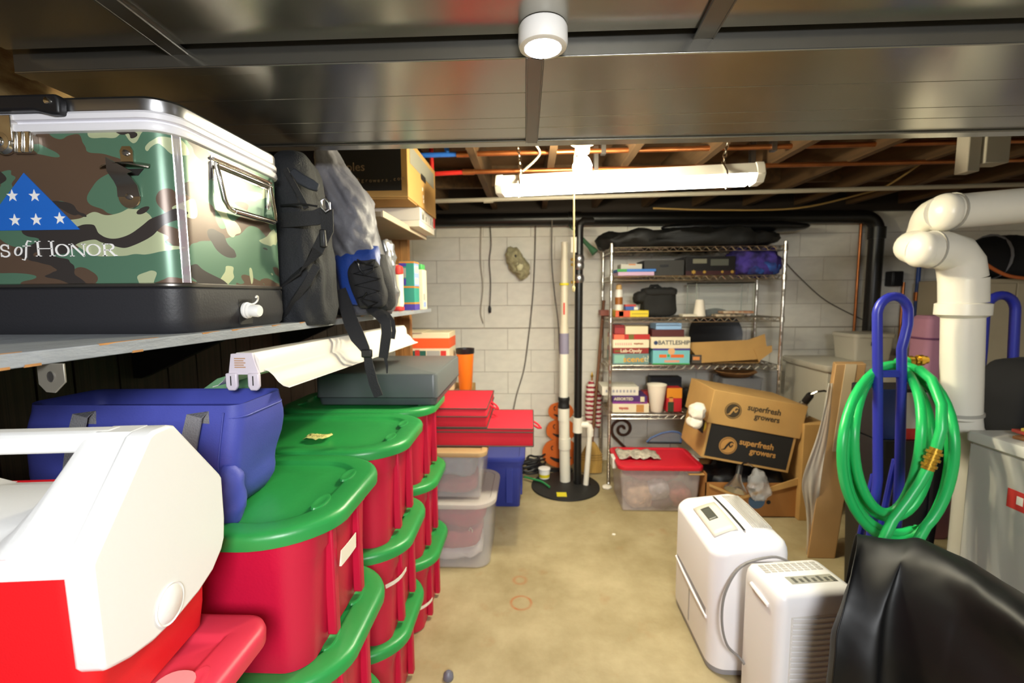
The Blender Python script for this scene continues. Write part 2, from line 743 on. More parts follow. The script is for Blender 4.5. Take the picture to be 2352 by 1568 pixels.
for yy in (-.09, .05, .12):
    obj('crease', B().tube([(-1.6, yy, .0004), (1.9, yy - .012, .0004)], .0012, 6), M_galv, d2)

# ---------------------------------------------------------------- lights
M_glow_cool = mat('lit_diffuser_cool', 'ffffff', 0.4, emit='f4f4ff', estr=14)
M_glow_warm = mat('lit_diffuser_warm', 'ffffff', 0.4, emit='fffae2', estr=25)
pk = onz(1247, 60, Z1)
puck = thing('puck_light', 'small round white battery light stuck under the air duct', 'light', (pk.x, pk.y, Z1))
obj('body', B().lathe([(.030, 0), (.041, -.001), (.0435, -.006), (.044, -.030), (.042, -.036), (.037, -.038)], n=40), M_white_plastic, puck)
obj('diffuser', B().lathe([(.033, -.036), (.0325, -.0385), (.025, -.041), (.0, -.0425)], n=36, caps=False), M_glow_cool, puck)

M_bulb = mat('lit_bulb', 'ffffff', 0.3, emit='fff2cc', estr=300)
bp_ = Vector((0.222, 2.02, 1.995))
bulb = thing('bulb_fixture', 'bare lit bulb in a white porcelain lampholder between the joists', 'light', tuple(bp_))
obj('lampholder', B().lathe([(.0, .1), (.058, .1), (.062, .092), (.05, .08), (.032, .07), (.03, .045), (.026, .04), (.0, .04)], n=30), mat('porcelain', 'f2eee2', 0.25), bulb)
obj('ceiling_box', B().lathe([(.0, .145), (.05, .145), (.05, .1), (0, .1)], n=8), M_steel, bulb)
obj('bulb', B().lathe([(.013, .042), (.015, .032), (.030, .016), (.041, -.010), (.039, -.030), (.026, -.048), (.0, -.056)], n=24, caps=False), M_bulb, bulb)
pc = B().tube([(-.03, 0, .055), (-.036, 0, -.02), (-.034, -.002, -.30), (-.034, 0, -.52)], .0035, 8)
pc.lathe([(0, 0), (.006, .004), (.007, .02), (.003, .03), (0, .03)], (-.034, 0, -.55))
obj('pull_cord', pc, mat('cotton_cord', 'd8c48c', 0.8), bulb)

L = ony(1150, 425, 2.22)
Rr = ony(1738, 398, 2.08)
mid = (L + Rr) / 2
ln = (Rr - L).length
ax = (Rr - L).normalized()
shop = thing('shop_light', 'long white fluorescent shop light glowing on chains under the joists', 'light', tuple(mid))
rotm = Matrix((ax, Vector((0, 0, 1)).cross(ax).normalized(), Vector((0, 0, 1)))).transposed()
shop.matrix_basis = Matrix.Translation(mid) @ rotm.to_4x4()
hl = ln / 2
prof = [(-.062, -.012), (-.05, .018), (-.034, .036), (.034, .036), (.05, .018), (.062, -.012)]
obj('housing', B().prism(prof, -hl + .015, hl - .015, 'x'), M_white_plastic, shop)
dprof = [(-.058, -.012), (-.054, -.034), (-.036, -.046), (.036, -.046), (.054, -.034), (.058, -.012)]
obj('diffuser', B().prism(dprof, -hl + .02, hl - .035, 'x'), M_glow_warm, shop)
ep = [(-.064, -.016), (-.052, .020), (-.035, .040), (.035, .040), (.052, .020), (.064, -.016), (.04, -.048), (-.04, -.048)]
for s in (-1, 1):
    obj('end_cap', B().prism(ep, s * hl - .018, s * hl + .018, 'x'), M_white_plastic, shop, bevel=.004)


def chain(parent, p0, p1, n, m, r=.0022, lw=.007):
    b = B()
    p0, p1 = Vector(p0), Vector(p1)
    d = (p1 - p0) / n
    ll = d.length * .72
    for i in range(n):
        c = p0 + d * (i + .5)
        s, u = frame(d)
        side = s if i % 2 else u
        dn = d.normalized()
        b.tube([c + dn * ll * math.sin(t) + side * lw * math.cos(t) for t in [2 * PI * k / 10 for k in range(10)]], r, 5, closed=True)
    return obj('chain', b, m, parent)


for px, dx in ((-hl + .10, -.015), (hl - .14, .02)):
    chain(shop, (px, 0, .04), (px + dx, 0, 2.138 - mid.z), 8, M_chrome, lw=.008)
    hk = B().tube([(px, 0, .036), (px - .01, -.03, .045), (px, -.066, .0), (px + .004, -.069, -.035), (px, -.066, -.075)], .004, 8)
    obj('hook', hk, M_chrome, shop)

# ---------------------------------------------------------------- pipes and wires at the ceiling
def run(name, label, cat, pts, r, m, group=None, fit=None, n=12):
    """a pipe or cable with its own origin; fit: list of (point, radius, half-length, axis) sleeves"""
    p0 = Vector(pts[0])
    t = thing(name, label, cat, tuple(p0), 0, group)
    obj('run', B().tube([Vector(p) - p0 for p in pts], r, n), m, t)
    return t, p0


def arc(c, r, a0, a1, u, v, n=8):
    c, u, v = Vector(c), Vector(u), Vector(v)
    return [c + u * r * math.cos(a0 + (a1 - a0) * k / n) + v * r * math.sin(a0 + (a1 - a0) * k / n) for k in range(n + 1)]


def pipe_on(px0, px1, Y0, Y1):
    return ony(*px0, Y0), ony(*px1, Y1)


# two copper water lines, each with a coloured plastic length at its left end
for px0, pxm, px1, Y, colr, cm, stub, lab in (
        ((985, 356), (1062, 354), (2352, 338), 2.42, '2d6fd6', 'blue', (1020, 336), 'upper copper water line under the joists with a blue plastic left end'),
        ((1000, 399), (1075, 395), (2352, 352), 2.62, 'd22b26', 'red', (985, 336), 'lower copper water line behind the shop light with a red plastic left end')):
    a = ony(*px0, Y)
    m_ = ony(*pxm, Y)
    c = ony(*px1, Y)
    c.z = m_.z + .01
    t = thing('water_pipe', lab, 'pipe', tuple(a))
    obj('copper_run', B().tube([m_ - a, c - a], .0125, 14), M_copper, t)
    obj('coupling', B().cyl(m_ - a - Vector((.03, 0, 0)), m_ - a + Vector((.035, 0, 0)), .016, 14), M_copper, t)
    mm = mat('plastic_pipe_' + cm, colr, 0.4)
    obj('plastic_run', B().tube([Vector((-.25, 0, 0)), Vector((0, 0, 0)), m_ - a], .0125, 14), mm, t)
    if cm == 'blue':
        obj('riser', B().tube([(.10, 0, .0), (.085, 0, .07), (.08, 0, .17)], .0125, 14), mm, t)
    else:
        obj('riser', B().tube([(-.02, 0, .0), (-.02, 0, .12), (-.02, 0, .17)], .0125, 14), mm, t)
    hb = B()
    for xx in (.9, 1.75):
        hb.box(xx - .012, xx + .012, -.016, .016, -.016, .13)
    each('hanger', hb, M_steel, t)

a, b_ = ony(1000, 462, 2.95), ony(2250, 425, 2.95)
t, p0 = run('conduit', 'long thin grey conduit crossing the ceiling behind the shop light', 'conduit', [a + Vector((-.05, 0, 0)), b_ + Vector((.3, 0, 0))], .0135, mat('grey_conduit', 'aca595', 0.45))
obj('coupling', B().cyl((.36, 0, 0), (.42, 0, .0005), .017, 14), mat('grey_conduit', 'aca595'), t)

# black drain line along the far wall, dropping at the right
zc = 2.045
xe = ony(2022, 515, 3.72).x
pts = [Vector((-.98, 3.75, zc + .005)), Vector((.5, 3.75, zc)), Vector((xe - .12, 3.75, zc - .012))]
pts += [Vector((xe - .12, 3.75, zc - .132)) + Vector((math.sin(t_) * .12, 0, math.cos(t_) * .12)) for t_ in [PI / 2 * k / 8 for k in range(1, 9)]]
pts.append(Vector((xe, 3.75, .02)))
t, p0 = run('drain_pipe', 'black drain pipe along the top of the block wall, dropping beside the corner', 'pipe', pts, .052, M_blackpipe, n=20)
obj('coupling', B().cyl(Vector((xe, 3.75, 1.86)) - p0, Vector((xe, 3.75, 1.95)) - p0, .06, 20), M_blackpipe, t)
obj('coupling', B().cyl(Vector((.3, 3.75, zc)) - p0, Vector((.4, 3.75, zc)) - p0, .06, 20), M_blackpipe, t)
for xx in (xe - .075, xe + .29):
    q = thing('water_pipe', 'thin copper riser just left of the black vertical drain pipe' if xx < xe else 'thin copper riser right of the black vertical drain pipe', 'pipe', (xx, 3.82, .02))
    obj('riser', B().cyl((0, 0, 0), (0, 0, 2.0 if xx < xe else 1.5), .011), M_copper, q)
xb = ony(2112, 600, 3.8).x
q = thing('water_pipe', 'slim blue plastic riser pipe on the far wall behind the white trap', 'pipe', (xb, 3.8, .02))
obj('riser', B().tube([(0, 0, 0), (0, 0, 2.05)], .015), mat('plastic_pipe_navy', '2c4f9a', 0.4), q)
obj('fitting', B().cyl((0, 0, 1.35), (0, 0, 1.42), .02), M_copper, q)
xb = ony(2040, 640, 3.8)
q = thing('junction_box', 'small black box fixed to the far wall beside the drain pipe', 'box', (xb.x + .06, 3.83, xb.z))
obj('body', B().box(-.045, .045, -.05, .028, -.06, .06), M_black, q, bevel=.008)
obj('cover', B().box(-.038, .038, -.058, -.05, -.053, .053), M_black, q, bevel=.004)

M_hcord = mat('hanging_cord', '6e665e', .7)
# cables hanging on the far wall
def cable(name, label, pts, r, m, cat='cable', plug=False):
    P = [Vector(p) for p in pts]
    # smooth by Catmull-Rom
    out = []
    for i in range(len(P) - 1):
        p0, p1, p2, p3 = P[max(i - 1, 0)], P[i], P[i + 1], P[min(i + 2, len(P) - 1)]
        for k in range(6):
            t = k / 6
            out.append(.5 * ((2 * p1) + (p2 - p0) * t + (2 * p0 - 5 * p1 + 4 * p2 - p3) * t * t + (3 * p1 - p0 - 3 * p2 + p3) * t ** 3))
    out.append(P[-1])
    o0 = out[-1].copy()
    t = thing(name, label, cat, tuple(o0))
    obj('cord', B().tube([p - o0 for p in out], r, 8), m, t)
    if plug:
        obj('plug', B().lathe([(0, -.05), (.008, -.05), (.011, -.045), (.014, -.01), (.006, .012), (0, .014)], n=14), M_black, t)
    return t


YW_ = YF - .02
W = lambda px, py, y=YW_: ony(px, py, y)
cable('hanging_cable', 'dark power cord hanging on the block wall with a black plug', [W(1125, 512), W(1128, 560), W(1124, 600), W(1127, 650), W(1125, 705)], .0052, M_hcord, plug=True)
cable('hanging_cable', 'thin pale cable hanging left of the black plug cord', [W(1105, 512), W(1104, 600), W(1109, 660), W(1104, 715), W(1110, 742)], .004, mat('beige_cable', 'a89c88', 0.7))
cable('hanging_cable', 'long grey cord running down the wall to the red fabric boxes', [W(1230, 512), W(1228, 600), W(1223, 690), W(1212, 790), W(1203, 850), W(1187, 905), W(1178, 948, YW_ - .03)], .0052, M_hcord)
cable('hanging_cable', 'grey pump cord hanging beside the white vertical pipe', [W(1268, 505, 3.7), W(1267, 590, 3.7), W(1272, 660, 3.66), W(1282, 740, 3.5), W(1287, 830, 3.45), W(1300, 900, 3.4), W(1303, 912, 3.39)], .0052, M_hcord)
cable('hanging_cable', 'thin dark wire slanting down the wall right of the wire shelf', [W(1795, 592), W(1840, 640), W(1900, 692), W(1990, 738)], .004, M_cable)
cable('ceiling_wire', 'pale electric wire strung under the joists beside the bulb', [ony(1195, 398, 2.5), ony(1225, 372, 2.45), ony(1240, 352, 2.4), ony(1232, 334, 2.3)], .006, mat('pale_wire', 'c9c2b4', 0.6))
cable('ceiling_wire', 'yellow wire sagging below the joists above the wire shelf', [ony(1500, 478, 3.2), ony(1640, 482, 3.2), ony(1830, 478, 3.2), ony(1980, 445, 3.2), ony(2040, 425, 3.1), ony(2125, 368, 2.7)], .006, mat('yellow_wire', '8f7440', 0.6))

# ================================================================ left side: shelves
M_greypaint = mat('worn_grey_paint', '8f949a', 0.6, bump=0.18, bscale=60, var=0.18, vscale=12, stretch=(3, 1, 3))
M_barewood = mat('bare_wood_edge', 'b9834a', 0.8, var=0.3, vscale=20)
SH = 1.362


def sh_edge(y):
    return -.668 + (y - .3) * (.088 / 2.32)


t = thing('wall_shelf', 'long grey painted board shelf on the left wall carrying the camouflage cooler', 'shelf', (-.86, 1.2, SH))
poly = [(XL + .002 + .86, -.4 - 1.2), (sh_edge(-.4) + .86, -.4 - 1.2), (sh_edge(2.62) + .86, 2.62 - 1.2), (XL + .002 + .86, 2.62 - 1.2)]
obj('board', B().prism(poly, -.0195, 0), M_greypaint, t, bevel=.0015)
wb = B()
yy = -.3
while yy < 2.5:
    l_ = random.uniform(.03, .16)
    wb.box(sh_edge(yy) + .86 - .003, sh_edge(yy) + .86 + .0006, yy - 1.2, yy + l_ - 1.2, -.0022, .0006)
    yy += l_ + random.uniform(.02, .12)
for yy in (.52, .556, .71):
    wb.box(sh_edge(yy) + .86 - .002, sh_edge(yy) + .86 + .0008, yy - 1.2, yy + .02 - 1.2, -.0200, -.0165)
wear = obj('worn_edge', wb, M_barewood, t, smooth=0)
wear['kind'] = 'stuff'
for yy in (.62, 1.42, 2.3):
    obj('bracket', B().prism([(XL + .862, -.02), (-.06, -.02), (-.06, -.035), (XL + .89, -.19), (XL + .862, -.19)], yy - 1.2 - .012, yy - 1.2 + .012, 'y'), M_black, t)

q = onx(50, 850, sh_edge(.52) + .004)
t2 = thing('steel_bracket', 'small galvanised steel bracket tab with a hole under the near end of the grey shelf', 'bracket', (sh_edge(.59) - .004, .59, SH - .0195))
t2.scale = (1.3, 1.3, 1.3)
pl = [(-.0135, 0), (.0165, 0), (.0165, -.020), (.004, -.0315), (-.006, -.0305), (-.0135, -.022)]
b = B()
n = len(pl)
hole = [(.0015 + .0035 * math.cos(2 * PI * k / 12), -.014 + .0055 * math.sin(2 * PI * k / 12)) for k in range(12)]
b.prism(pl, -.002, .0, 'y')
obj('tab', b, mat('dull_zinc', '8f8b80', 0.45, 0.7), t2, bevel=.0006)
obj('hole', B().prism(hole, -.0026, -.0018, 'y'), M_ink, t2)
obj('hole_rim', B().tube([(p[0] * 1.0, -.0024, p[1]) for p in hole], .0006, 5, closed=True), M_steel, t2)

t = thing('shelf_post', 'bare lumber post holding up the far end of the left shelves', 'post', (-.765, 2.68, 0))
obj('stud', B().box(-.045, .0, -.03, .03, 0, 2.13), M_wood, t)
obj('stud', B().box(.003, .045, -.02, .03, 0, 2.13), M_wood, t)

UZ = 1.775
t = thing('wall_shelf', 'upper board shelf at the far left holding the apple box', 'shelf', (-.83, 2.2, UZ))
obj('board', B().box(XL + .832, .225, -.35, .42, -.02, 0), mat('pale_shelf_board', '9c8a70', 0.7, var=0.12), t, bevel=.002)
obj('edge_strip', B().box(.225, .233, -.35, .42, -.022, .003), mat('pale_shelf_edge', 'b9ab94', 0.6), t)

# ---------------------------------------------------------------- camouflage steel cooler
M_camo = mat_camo()
M_rimwhite = mat('cooler_rim_white', 'e9e8ee', 0.35)
ck = thing('steel_cooler', 'camouflage steel-sided cooler with silver lid and black base on the grey shelf', 'cooler', (-.66 - .31, 1.025, SH))
R_ = .052
obj('base', B().loft(rings_rr([(.012, 0), (.004, .008), (.0, .03), (.0, .086), (.004, .090)], -.31, .31, -.195, .195, R_)), mat('cooler_base_black', '26262a', 0.5, bump=0.05, bscale=200), ck)
obj('base_trim', B().loft(rings_rr([(.001, .090), (-.001, .092), (-.001, .096), (.003, .098)], -.31, .31, -.195, .195, R_)), mat('cooler_trim', '6f6c68', 0.3, 0.9), ck)
obj('body', B().loft(rings_rr([(.004, .096), (.004, .374)], -.31, .31, -.195, .195, R_)), M_camo, ck)
obj('rim', B().loft(rings_rr([(.004, .372), (-.003, .374), (-.005, .379), (-.004, .387), (.004, .390), (.004, .393), (-.004, .395), (-.004, .404), (.0, .409)], -.31, .31, -.195, .195, R_)), M_rimwhite, ck)
obj('lid', B().loft(rings_rr([(.0, .408), (-.001, .411), (-.001, .429), (.003, .434), (.010, .436), (.05, .4365)], -.31, .31, -.195, .195, R_)), M_steel, ck)
fy = -.1914
# clear guard strip on the near right corner
st_ = []
cx, cy, rr_ = .306 - (R_ - .004), -.191 + (R_ - .004), R_ - .004 + .0012
for z in (.0985, .3725):
    st_.append([Vector((cx + (rr_ + (0.0012 if 0 < k < 8 else 0)) * math.cos(-PI / 2 + .98 + k * .036), cy + (rr_ + (0.0012 if 0 < k < 8 else 0)) * math.sin(-PI / 2 + .98 + k * .036), z)) for k in range(9)])
obj('corner_strip', B().loft(st_, False, False, closed=False), mat('clear_strip', 'd0c0cc', 0.1, alpha=0.4), ck)
eb = B()
for k in (0, 8):
    eb.tube([st_[0][k], st_[1][k]], .0012, 6)
each('strip_bead', eb, M_chrome, ck)


def cf(px, py, off=0.0):
    return loc_on(ck, px, py, 1, fy - off)


# flag triangle and stars
tp, rt = cf(55, 397), cf(184, 527)
lf = Vector((2 * tp.x - rt.x, rt.y, rt.z))
b = B().loft([[Vector((p.x, fy - .0008, p.z)) for p in (tp, rt, lf)], [Vector((p.x, fy + .0006, p.z)) for p in (tp, rt, lf)]])
obj('flag_triangle', b, mat('flag_blue', '1f66c4', 0.35), ck, smooth=0)
M_print = mat('white_print', 'f2f0ee', 0.5)
b = B()
for px, py in ((30, 450), (81, 450), (36, 506), (85, 505), (139, 502), (-18, 452), (-13, 508), (-62, 510)):
    c = cf(px, py)
    b.star((c.x, fy - .0008, c.z), .0118, (1, 0, 0), (0, 0, 1), .0008)
each('star', b, M_print, ck, smooth=0)


def stroke(b, pts, wd, y):
    """flat stroke in the x,z plane"""
    P = [Vector((p[0], y, p[1])) for p in pts]
    wds = []
    for i in range(len(P)):
        d = (P[min(i + 1, len(P) - 1)] - P[max(i - 1, 0)]).normalized()
        wds.append(Vector((-d.z, 0, d.x)))
    ww = wd if isinstance(wd, list) else [wd] * len(P)
    b.ribbon(P, ww, .0012, wds)


def curve2(c, rx_, rz_, a0, a1, n=14):
    return [(c[0] + rx_ * math.cos(math.radians(a0 + (a1 - a0) * k / n)), c[1] + rz_ * math.sin(math.radians(a0 + (a1 - a0) * k / n))) for k in range(n + 1)]


def serif_letter(b, ch, x0, x1, z0, z1, y):
    w_, h_ = x1 - x0, z1 - z0
    T, t_ = .0036, .0016
    def ser(x, z, l=.0085):
        stroke(b, [(x - l / 2, z), (x + l / 2, z)], t_, y)
    if ch == 'H':
        for x in (x0 + .005, x1 - .005):
            stroke(b, [(x, z0), (x, z1)], T, y)
            ser(x, z0 + t_ / 2, .011)
            ser(x, z1 - t_ / 2, .011)
        stroke(b, [(x0 + .005, (z0 + z1) / 2), (x1 - .005, (z0 + z1) / 2)], t_, y)
    if ch == 'O':
        c = ((x0 + x1) / 2, (z0 + z1) / 2)
        n = 28
        pts = curve2(c, w_ / 2 - .0015, h_ / 2 - .001, 0, 360, n)
        stroke(b, pts, [t_ + (T - t_) * abs(math.cos(2 * PI * k / n)) for k in range(n + 1)], y)
    if ch == 'N':
        xa, xb_ = x0 + .003, x1 - .003
        stroke(b, [(xa, z0), (xa, z1)], t_, y)
        stroke(b, [(xb_, z0), (xb_, z1)], t_, y)
        stroke(b, [(xa, z1), (xb_, z0)], T, y)
        ser(xa, z0 + t_ / 2)
        ser(xa - .001, z1 - t_ / 2)
        ser(xb_, z1 - t_ / 2)
    if ch == 'R':
        xa = x0 + .004
        zm = z0 + h_ * .48
        stroke(b, [(xa, z0), (xa, z1)], T, y)
        ser(xa, z0 + t_ / 2, .009)
        stroke(b, [(xa - .004, z1 - t_ / 2), (xa + w_ * .4, z1 - t_ / 2)], t_, y)
        stroke(b, curve2((xa + w_ * .36, (zm + z1) / 2), w_ * .32, (z1 - zm) / 2 - .0008, 90, -90), [t_, t_, 2e-3, 3e-3, T, T, T, T, T, T, T, 3e-3, 2e-3, t_, t_], y)
        stroke(b, [(xa, zm), (xa + w_ * .4, zm)], t_, y)
        stroke(b, [(xa + w_ * .34, zm), (x1 - .003, z0 + .001), (x1 + .002, z0 + .0008)], [T, T, t_], y)
    if ch == 'S':
        c = (x0 + x1) / 2
        q = h_ / 4
        pts = curve2((c, z1 - q), w_ * .36, q * .95, 30, 270, 12) + curve2((c, z0 + q), w_ * .40, q * .98, 90, -150, 12)
        stroke(b, pts, .0028, y)
        stroke(b, [(x1 - .003, z1), (x1 - .003, z1 - .008)], t_, y)
        stroke(b, [(x0 + .002, z0), (x0 + .002, z0 + .008)], t_, y)
    if ch == 'o':
        c = ((x0 + x1) / 2, (z0 + z1) / 2)
        pts = [(p[0] + (p[1] - c[1]) * .25, p[1]) for p in curve2(c, w_ / 2 - .001, h_ / 2 - .001, 0, 360, 24)]
        stroke(b, pts, [.0014 + .0016 * abs(math.cos(2 * PI * k / 24)) for k in range(25)], y)
    if ch == 'f':
        pts = [(x0 - .004, z0 - .006), (x0 + .001, z0 - .0075), (x0 + .004, z0 - .002), (x0 + w_ * .55, z1 - .006), (x0 + w_ * .8, z1), (x1 + .004, z1 - .0015)]
        stroke(b, pts, [.0016, .002, .003, .003, .0022, .002], y)
        stroke(b, [(x0, z0 + h_ * .66), (x1 + .002, z0 + h_ * .66)], t_, y)


for ch, xa, xb_, ya, yb in (('S', 3, 23, 562, 590), ('o', 36, 51, 566, 588), ('f', 56, 68, 553, 588), ('H', 85, 124, 553, 589), ('O', 130, 159, 560, 589), ('N', 164, 196, 560, 589), ('O', 201, 231, 560, 588), ('R', 238, 266, 559, 588)):
    p0, p1 = cf(xa, yb), cf(xb_, ya)
    lb = B()
    serif_letter(lb, ch, p0.x, p1.x, p0.z, p1.z, fy - .0008)
    obj('letter', lb, M_print, ck, smooth=0)

# bottle opener on the front: top tab, hooded mouth, tapering neck, round lower tab
c1, c2 = cf(292, 352), cf(299, 452)
wl, wr_ = cf(232, 384), cf(345, 384)
b = B()
b.prism([(c1.x - .011, wl.z + .004), (c1.x + .012, wl.z + .004), (c1.x + .013, c1.z + .004), (c1.x + .008, c1.z + .012), (c1.x - .007, c1.z + .012), (c1.x - .012, c1.z + .004)], fy - .0025, fy, 'y')
hood = []
for k in range(15):
    f = k / 14
    x = wl.x + (wr_.x - wl.x) * f
    o_ = math.sin(PI * f)
    hood.append([Vector((x, fy, wl.z + .004 + .006 * o_)), Vector((x, fy - .004 - .016 * o_, wl.z - .001 + .004 * o_)), Vector((x, fy - .004 - .017 * o_, wl.z - .0035 + .004 * o_)), Vector((x, fy, wl.z + .001 + .006 * o_))])
b.loft(hood)
nk = [Vector(p) for p in ((c1.x, fy - .019, wl.z - .001), (c2.x - .006, fy - .0165, wl.z - .014), (c2.x - .002, fy - .011, c2.z + .030), (c2.x, fy - .004, c2.z + .018), (c2.x, fy - .002, c2.z))]
b.ribbon(nk, [.050, .036, .036, .040, .043], .0022, (1, 0, 0))
b.lathe([(0, 0), (.0205, 0), (.0215, .001), (.0205, .0026), (0, .0026)], (c2.x, fy, c2.z), 28, (0, -1, 0))
op = obj('bottle_opener', b, mat('polished_steel', 'b9b2a8', 0.2, 1.0), ck)
mb_ = B().prism([(c1.x - .03, wl.z - .004), (c1.x + .03, wl.z - .004), (c1.x + .018, wl.z - .016), (c1.x - .016, wl.z - .016)], fy - .001, fy - .0004, 'y')
obj('opener_mouth', mb_, M_ink, op, smooth=0)
for c in (c1, c2):
    obj('screw', B().lathe([(.0055, 0), (.005, .003), (.0, .0042)], (c.x, fy - .0025, c.z), 14, (0, -1, 0)), M_steel, op)

# lid latch and lid handle at the left of the view
b = B()
pa, pb = cf(46, 355), cf(86, 305)
b.prism([(pa.x, pa.z), (pb.x - .006, pa.z), (pb.x, pa.z + .008), (pb.x, pb.z - .006), (pb.x - .006, pb.z), (pa.x, pb.z)], fy - .010, fy + .001, 'y')
for px in (50, 66, 84):
    a_, c_ = cf(px, 353), cf(px, 307)
    b.tube([(a_.x, fy - .0105, a_.z), (c_.x, fy - .0105, c_.z)], .0028, 8)
c = cf(16, 330)
b.lathe([(0, .0), (.021, .0), (.022, .006), (.018, .012), (.008, .013), (.007, .017), (0, .018)], (c.x, fy, c.z), 24, (0, -1, 0))
a_, c_ = cf(0, 330), cf(40, 282)
b.box(a_.x, c_.x, fy - .012, fy, a_.z, c_.z + .01)
obj('latch', b, M_chrome, ck, bevel=.0015)
sc = cf(72, 331)
b = B()
pa, pb = cf(-60, 268), cf(160, 220)
zt, zb_, xr = .4335, .398, pb.x
b.prism([(pa.x, zt), (xr - .006, zt), (xr, zt - .01), (xr - .001, zb_), (xr - .018, zb_), (xr - .05, zb_ + .008), (pa.x, zb_ + .008)], fy - .022, fy - .004, 'y')
hd = obj('lid_handle', b, M_black, ck, bevel=.005, seg=3)
c = cf(138, 243)
obj('screw', B().lathe([(.0065, 0), (.006, .0025), (.003, .0035), (0, .0035)], (c.x, fy - .0215, c.z), 16, (0, -1, 0)), M_chrome, hd)


def cs(px, py, off=0.0):
    return loc_on(ck, px, py, 0, .306 + off)


# bail handle on the right side
b = B()
a_, c_ = cs(487, 372), cs(618, 440)
zt = (a_.z + c_.z) / 2 + .006
y0, y1 = a_.y, c_.y
b.box(.3055, .3075, y0 - .004, y1 + .004, zt - .012, zt + .014)
b.tube([(.312, y0, zt - .002), (.312, y1, zt - .002)], .0048, 10)
b.tube([(.311, y0 - .003, zt + .008), (.311, y1 + .003, zt + .008)], .003, 8)
b.box(.3055, .307, y0 + .0, y0 + .010, zt - .070, zt).box(.3055, .307, y1 - .012, y1 - .004, zt - .06, zt)
zl = cs(570, 500).z
b.tube([(.312, y0 + .004, zt), (.322, y0 + .008, zl + .02), (.326, y0 + .016, zl + .004), (.328, y0 + .028, zl), (.328, y1 - .028, zl), (.326, y1 - .014, zl + .004), (.322, y1 - .007, zl + .02), (.312, y1 - .004, zt)], .0052, 10)
obj('side_handle', b, M_chrome, ck)
obj('grip', B().tube([(.329, y0 + .028, zl), (.329, y1 - .028, zl)], .0065, 12), M_chrome, ck)
# drain plug
c = cs(562, 712)
b = B().box(.3085, .3105, c.y - .026, c.y + .022, c.z - .032, c.z + .025)
obj('drain_recess', b, M_ink, ck)
c = Vector((.309, c.y - .004, c.z))
obj('drain_plug', B().lathe([(.018, 0), (.019, .006), (.016, .008), (.0175, .012), (.014, .015), (.0145, .032), (.012, .036), (0, .037)], c, 20, (1, 0, -.06)), M_white_plastic, ck)
lp = [c + Vector((.006, .004 + .012 * math.sin(t_) * 1.2 + .01, .017 + .012 * (1 - math.cos(t_)) * .8 - .004)) + Vector((.02 * k / 10, 0, 0)) for k, t_ in enumerate([PI * 1.25 * q_ / 10 for q_ in range(11)])]
obj('plug_leash', B().tube(lp, .0022, 8), M_white_plastic, ck)

# ---------------------------------------------------------------- backpacks on the shelf
M_bp1 = mat('charcoal_cordura', '1d1f23', 0.8, bump=0.25, bscale=220, var=0.25, vscale=9)
M_bp1b = mat('slate_nylon', '2a2e36', 0.7, bump=0.2, bscale=200, var=0.3, vscale=8)
M_web = mat('black_webbing', '1f1f21', 0.75, bump=0.3, bscale=300)
bp1 = thing('backpack', 'charcoal backpack squeezed between the camouflage cooler and the grey backpack', 'backpack', (-.80, 1.36, SH))

def sil(root, rows, amp, fold, seed, e=.8, nu=64, sub_=5, ny=0.0):
    """soft bag from rows of (py, x left, x right, depth Y, half thickness), with vertical folds"""
    o = root.location
    rr0 = []
    for py, xl, xr, Y, hd_ in rows:
        a_, c_ = ony(xl, py, Y), ony(xr, py, Y)
        rr0.append(((a_.x + c_.x) / 2 - o.x, Y - o.y, (a_.z + c_.z) / 2 - o.z, (c_.x - a_.x) / 2, hd_))
    rings = []
    n = len(rr0)
    for i in range((n - 1) * sub_ + 1):
        t_ = i / sub_
        k = min(int(t_), n - 2)
        f = t_ - k
        p0, p1, p2, p3 = rr0[max(k - 1, 0)], rr0[k], rr0[k + 1], rr0[min(k + 2, n - 1)]
        v = [.5 * (2 * b1 + (c1_ - a1) * f + (2 * a1 - 5 * b1 + 4 * c1_ - d1_) * f * f + (3 * b1 - a1 - 3 * c1_ + d1_) * f ** 3) for a1, b1, c1_, d1_ in zip(p0, p1, p2, p3)]
        ring = []
        for j in range(nu):
            th = 2 * PI * j / nu
            cx_, sy_ = math.cos(th), math.sin(th)
            x = math.copysign(abs(cx_) ** e, cx_) * v[3]
            y = math.copysign(abs(sy_) ** e, sy_) * v[4]
            p = Vector((v[0] + x, v[1] + y, v[2]))
            kx = noise.fractal(Vector((p.x * 9, p.y * 9, p.z * 5)) + Vector((seed, seed * 2, 0)), .7, 2.1, 4)
            rg_ = 1 - 2 * abs(noise.noise(Vector((p.x * fold[0] + p.z * fold[3], p.y * fold[1], p.z * fold[2])) + Vector((seed, 3, seed))))
            p += Vector((cx_, sy_, 0)) * amp * (kx * .6 + rg_)
            ring.append(p)
        rings.append(ring)
    return B().loft(rings)


obj('main_bag', sil(bp1, [(742, 655, 752, 1.33, .06), (735, 645, 758, 1.33, .085), (640, 642, 756, 1.33, .095), (540, 640, 744, 1.34, .095), (440, 640, 728, 1.35, .09), (385, 645, 716, 1.35, .08), (362, 658, 704, 1.35, .055), (354, 668, 692, 1.35, .025)], .010, (18, 18, 7, 6), 2), M_bp1, bp1, smooth=75)
obj('front_pocket', B().blob((.02, -.125, .16), (.09, .028, .12), .45, .006, 12, 2), M_bp1b, bp1)
obj('top_flap', B().blob((.02, -.08, .40), (.09, .06, .05), .6, .012, 10, 4, folds=(.6, 14, 14, 6)), M_bp1b, bp1)


def on_bp1(pts):
    return [ony(px, py, Y) - Vector(bp1.location) for px, py, Y in pts]


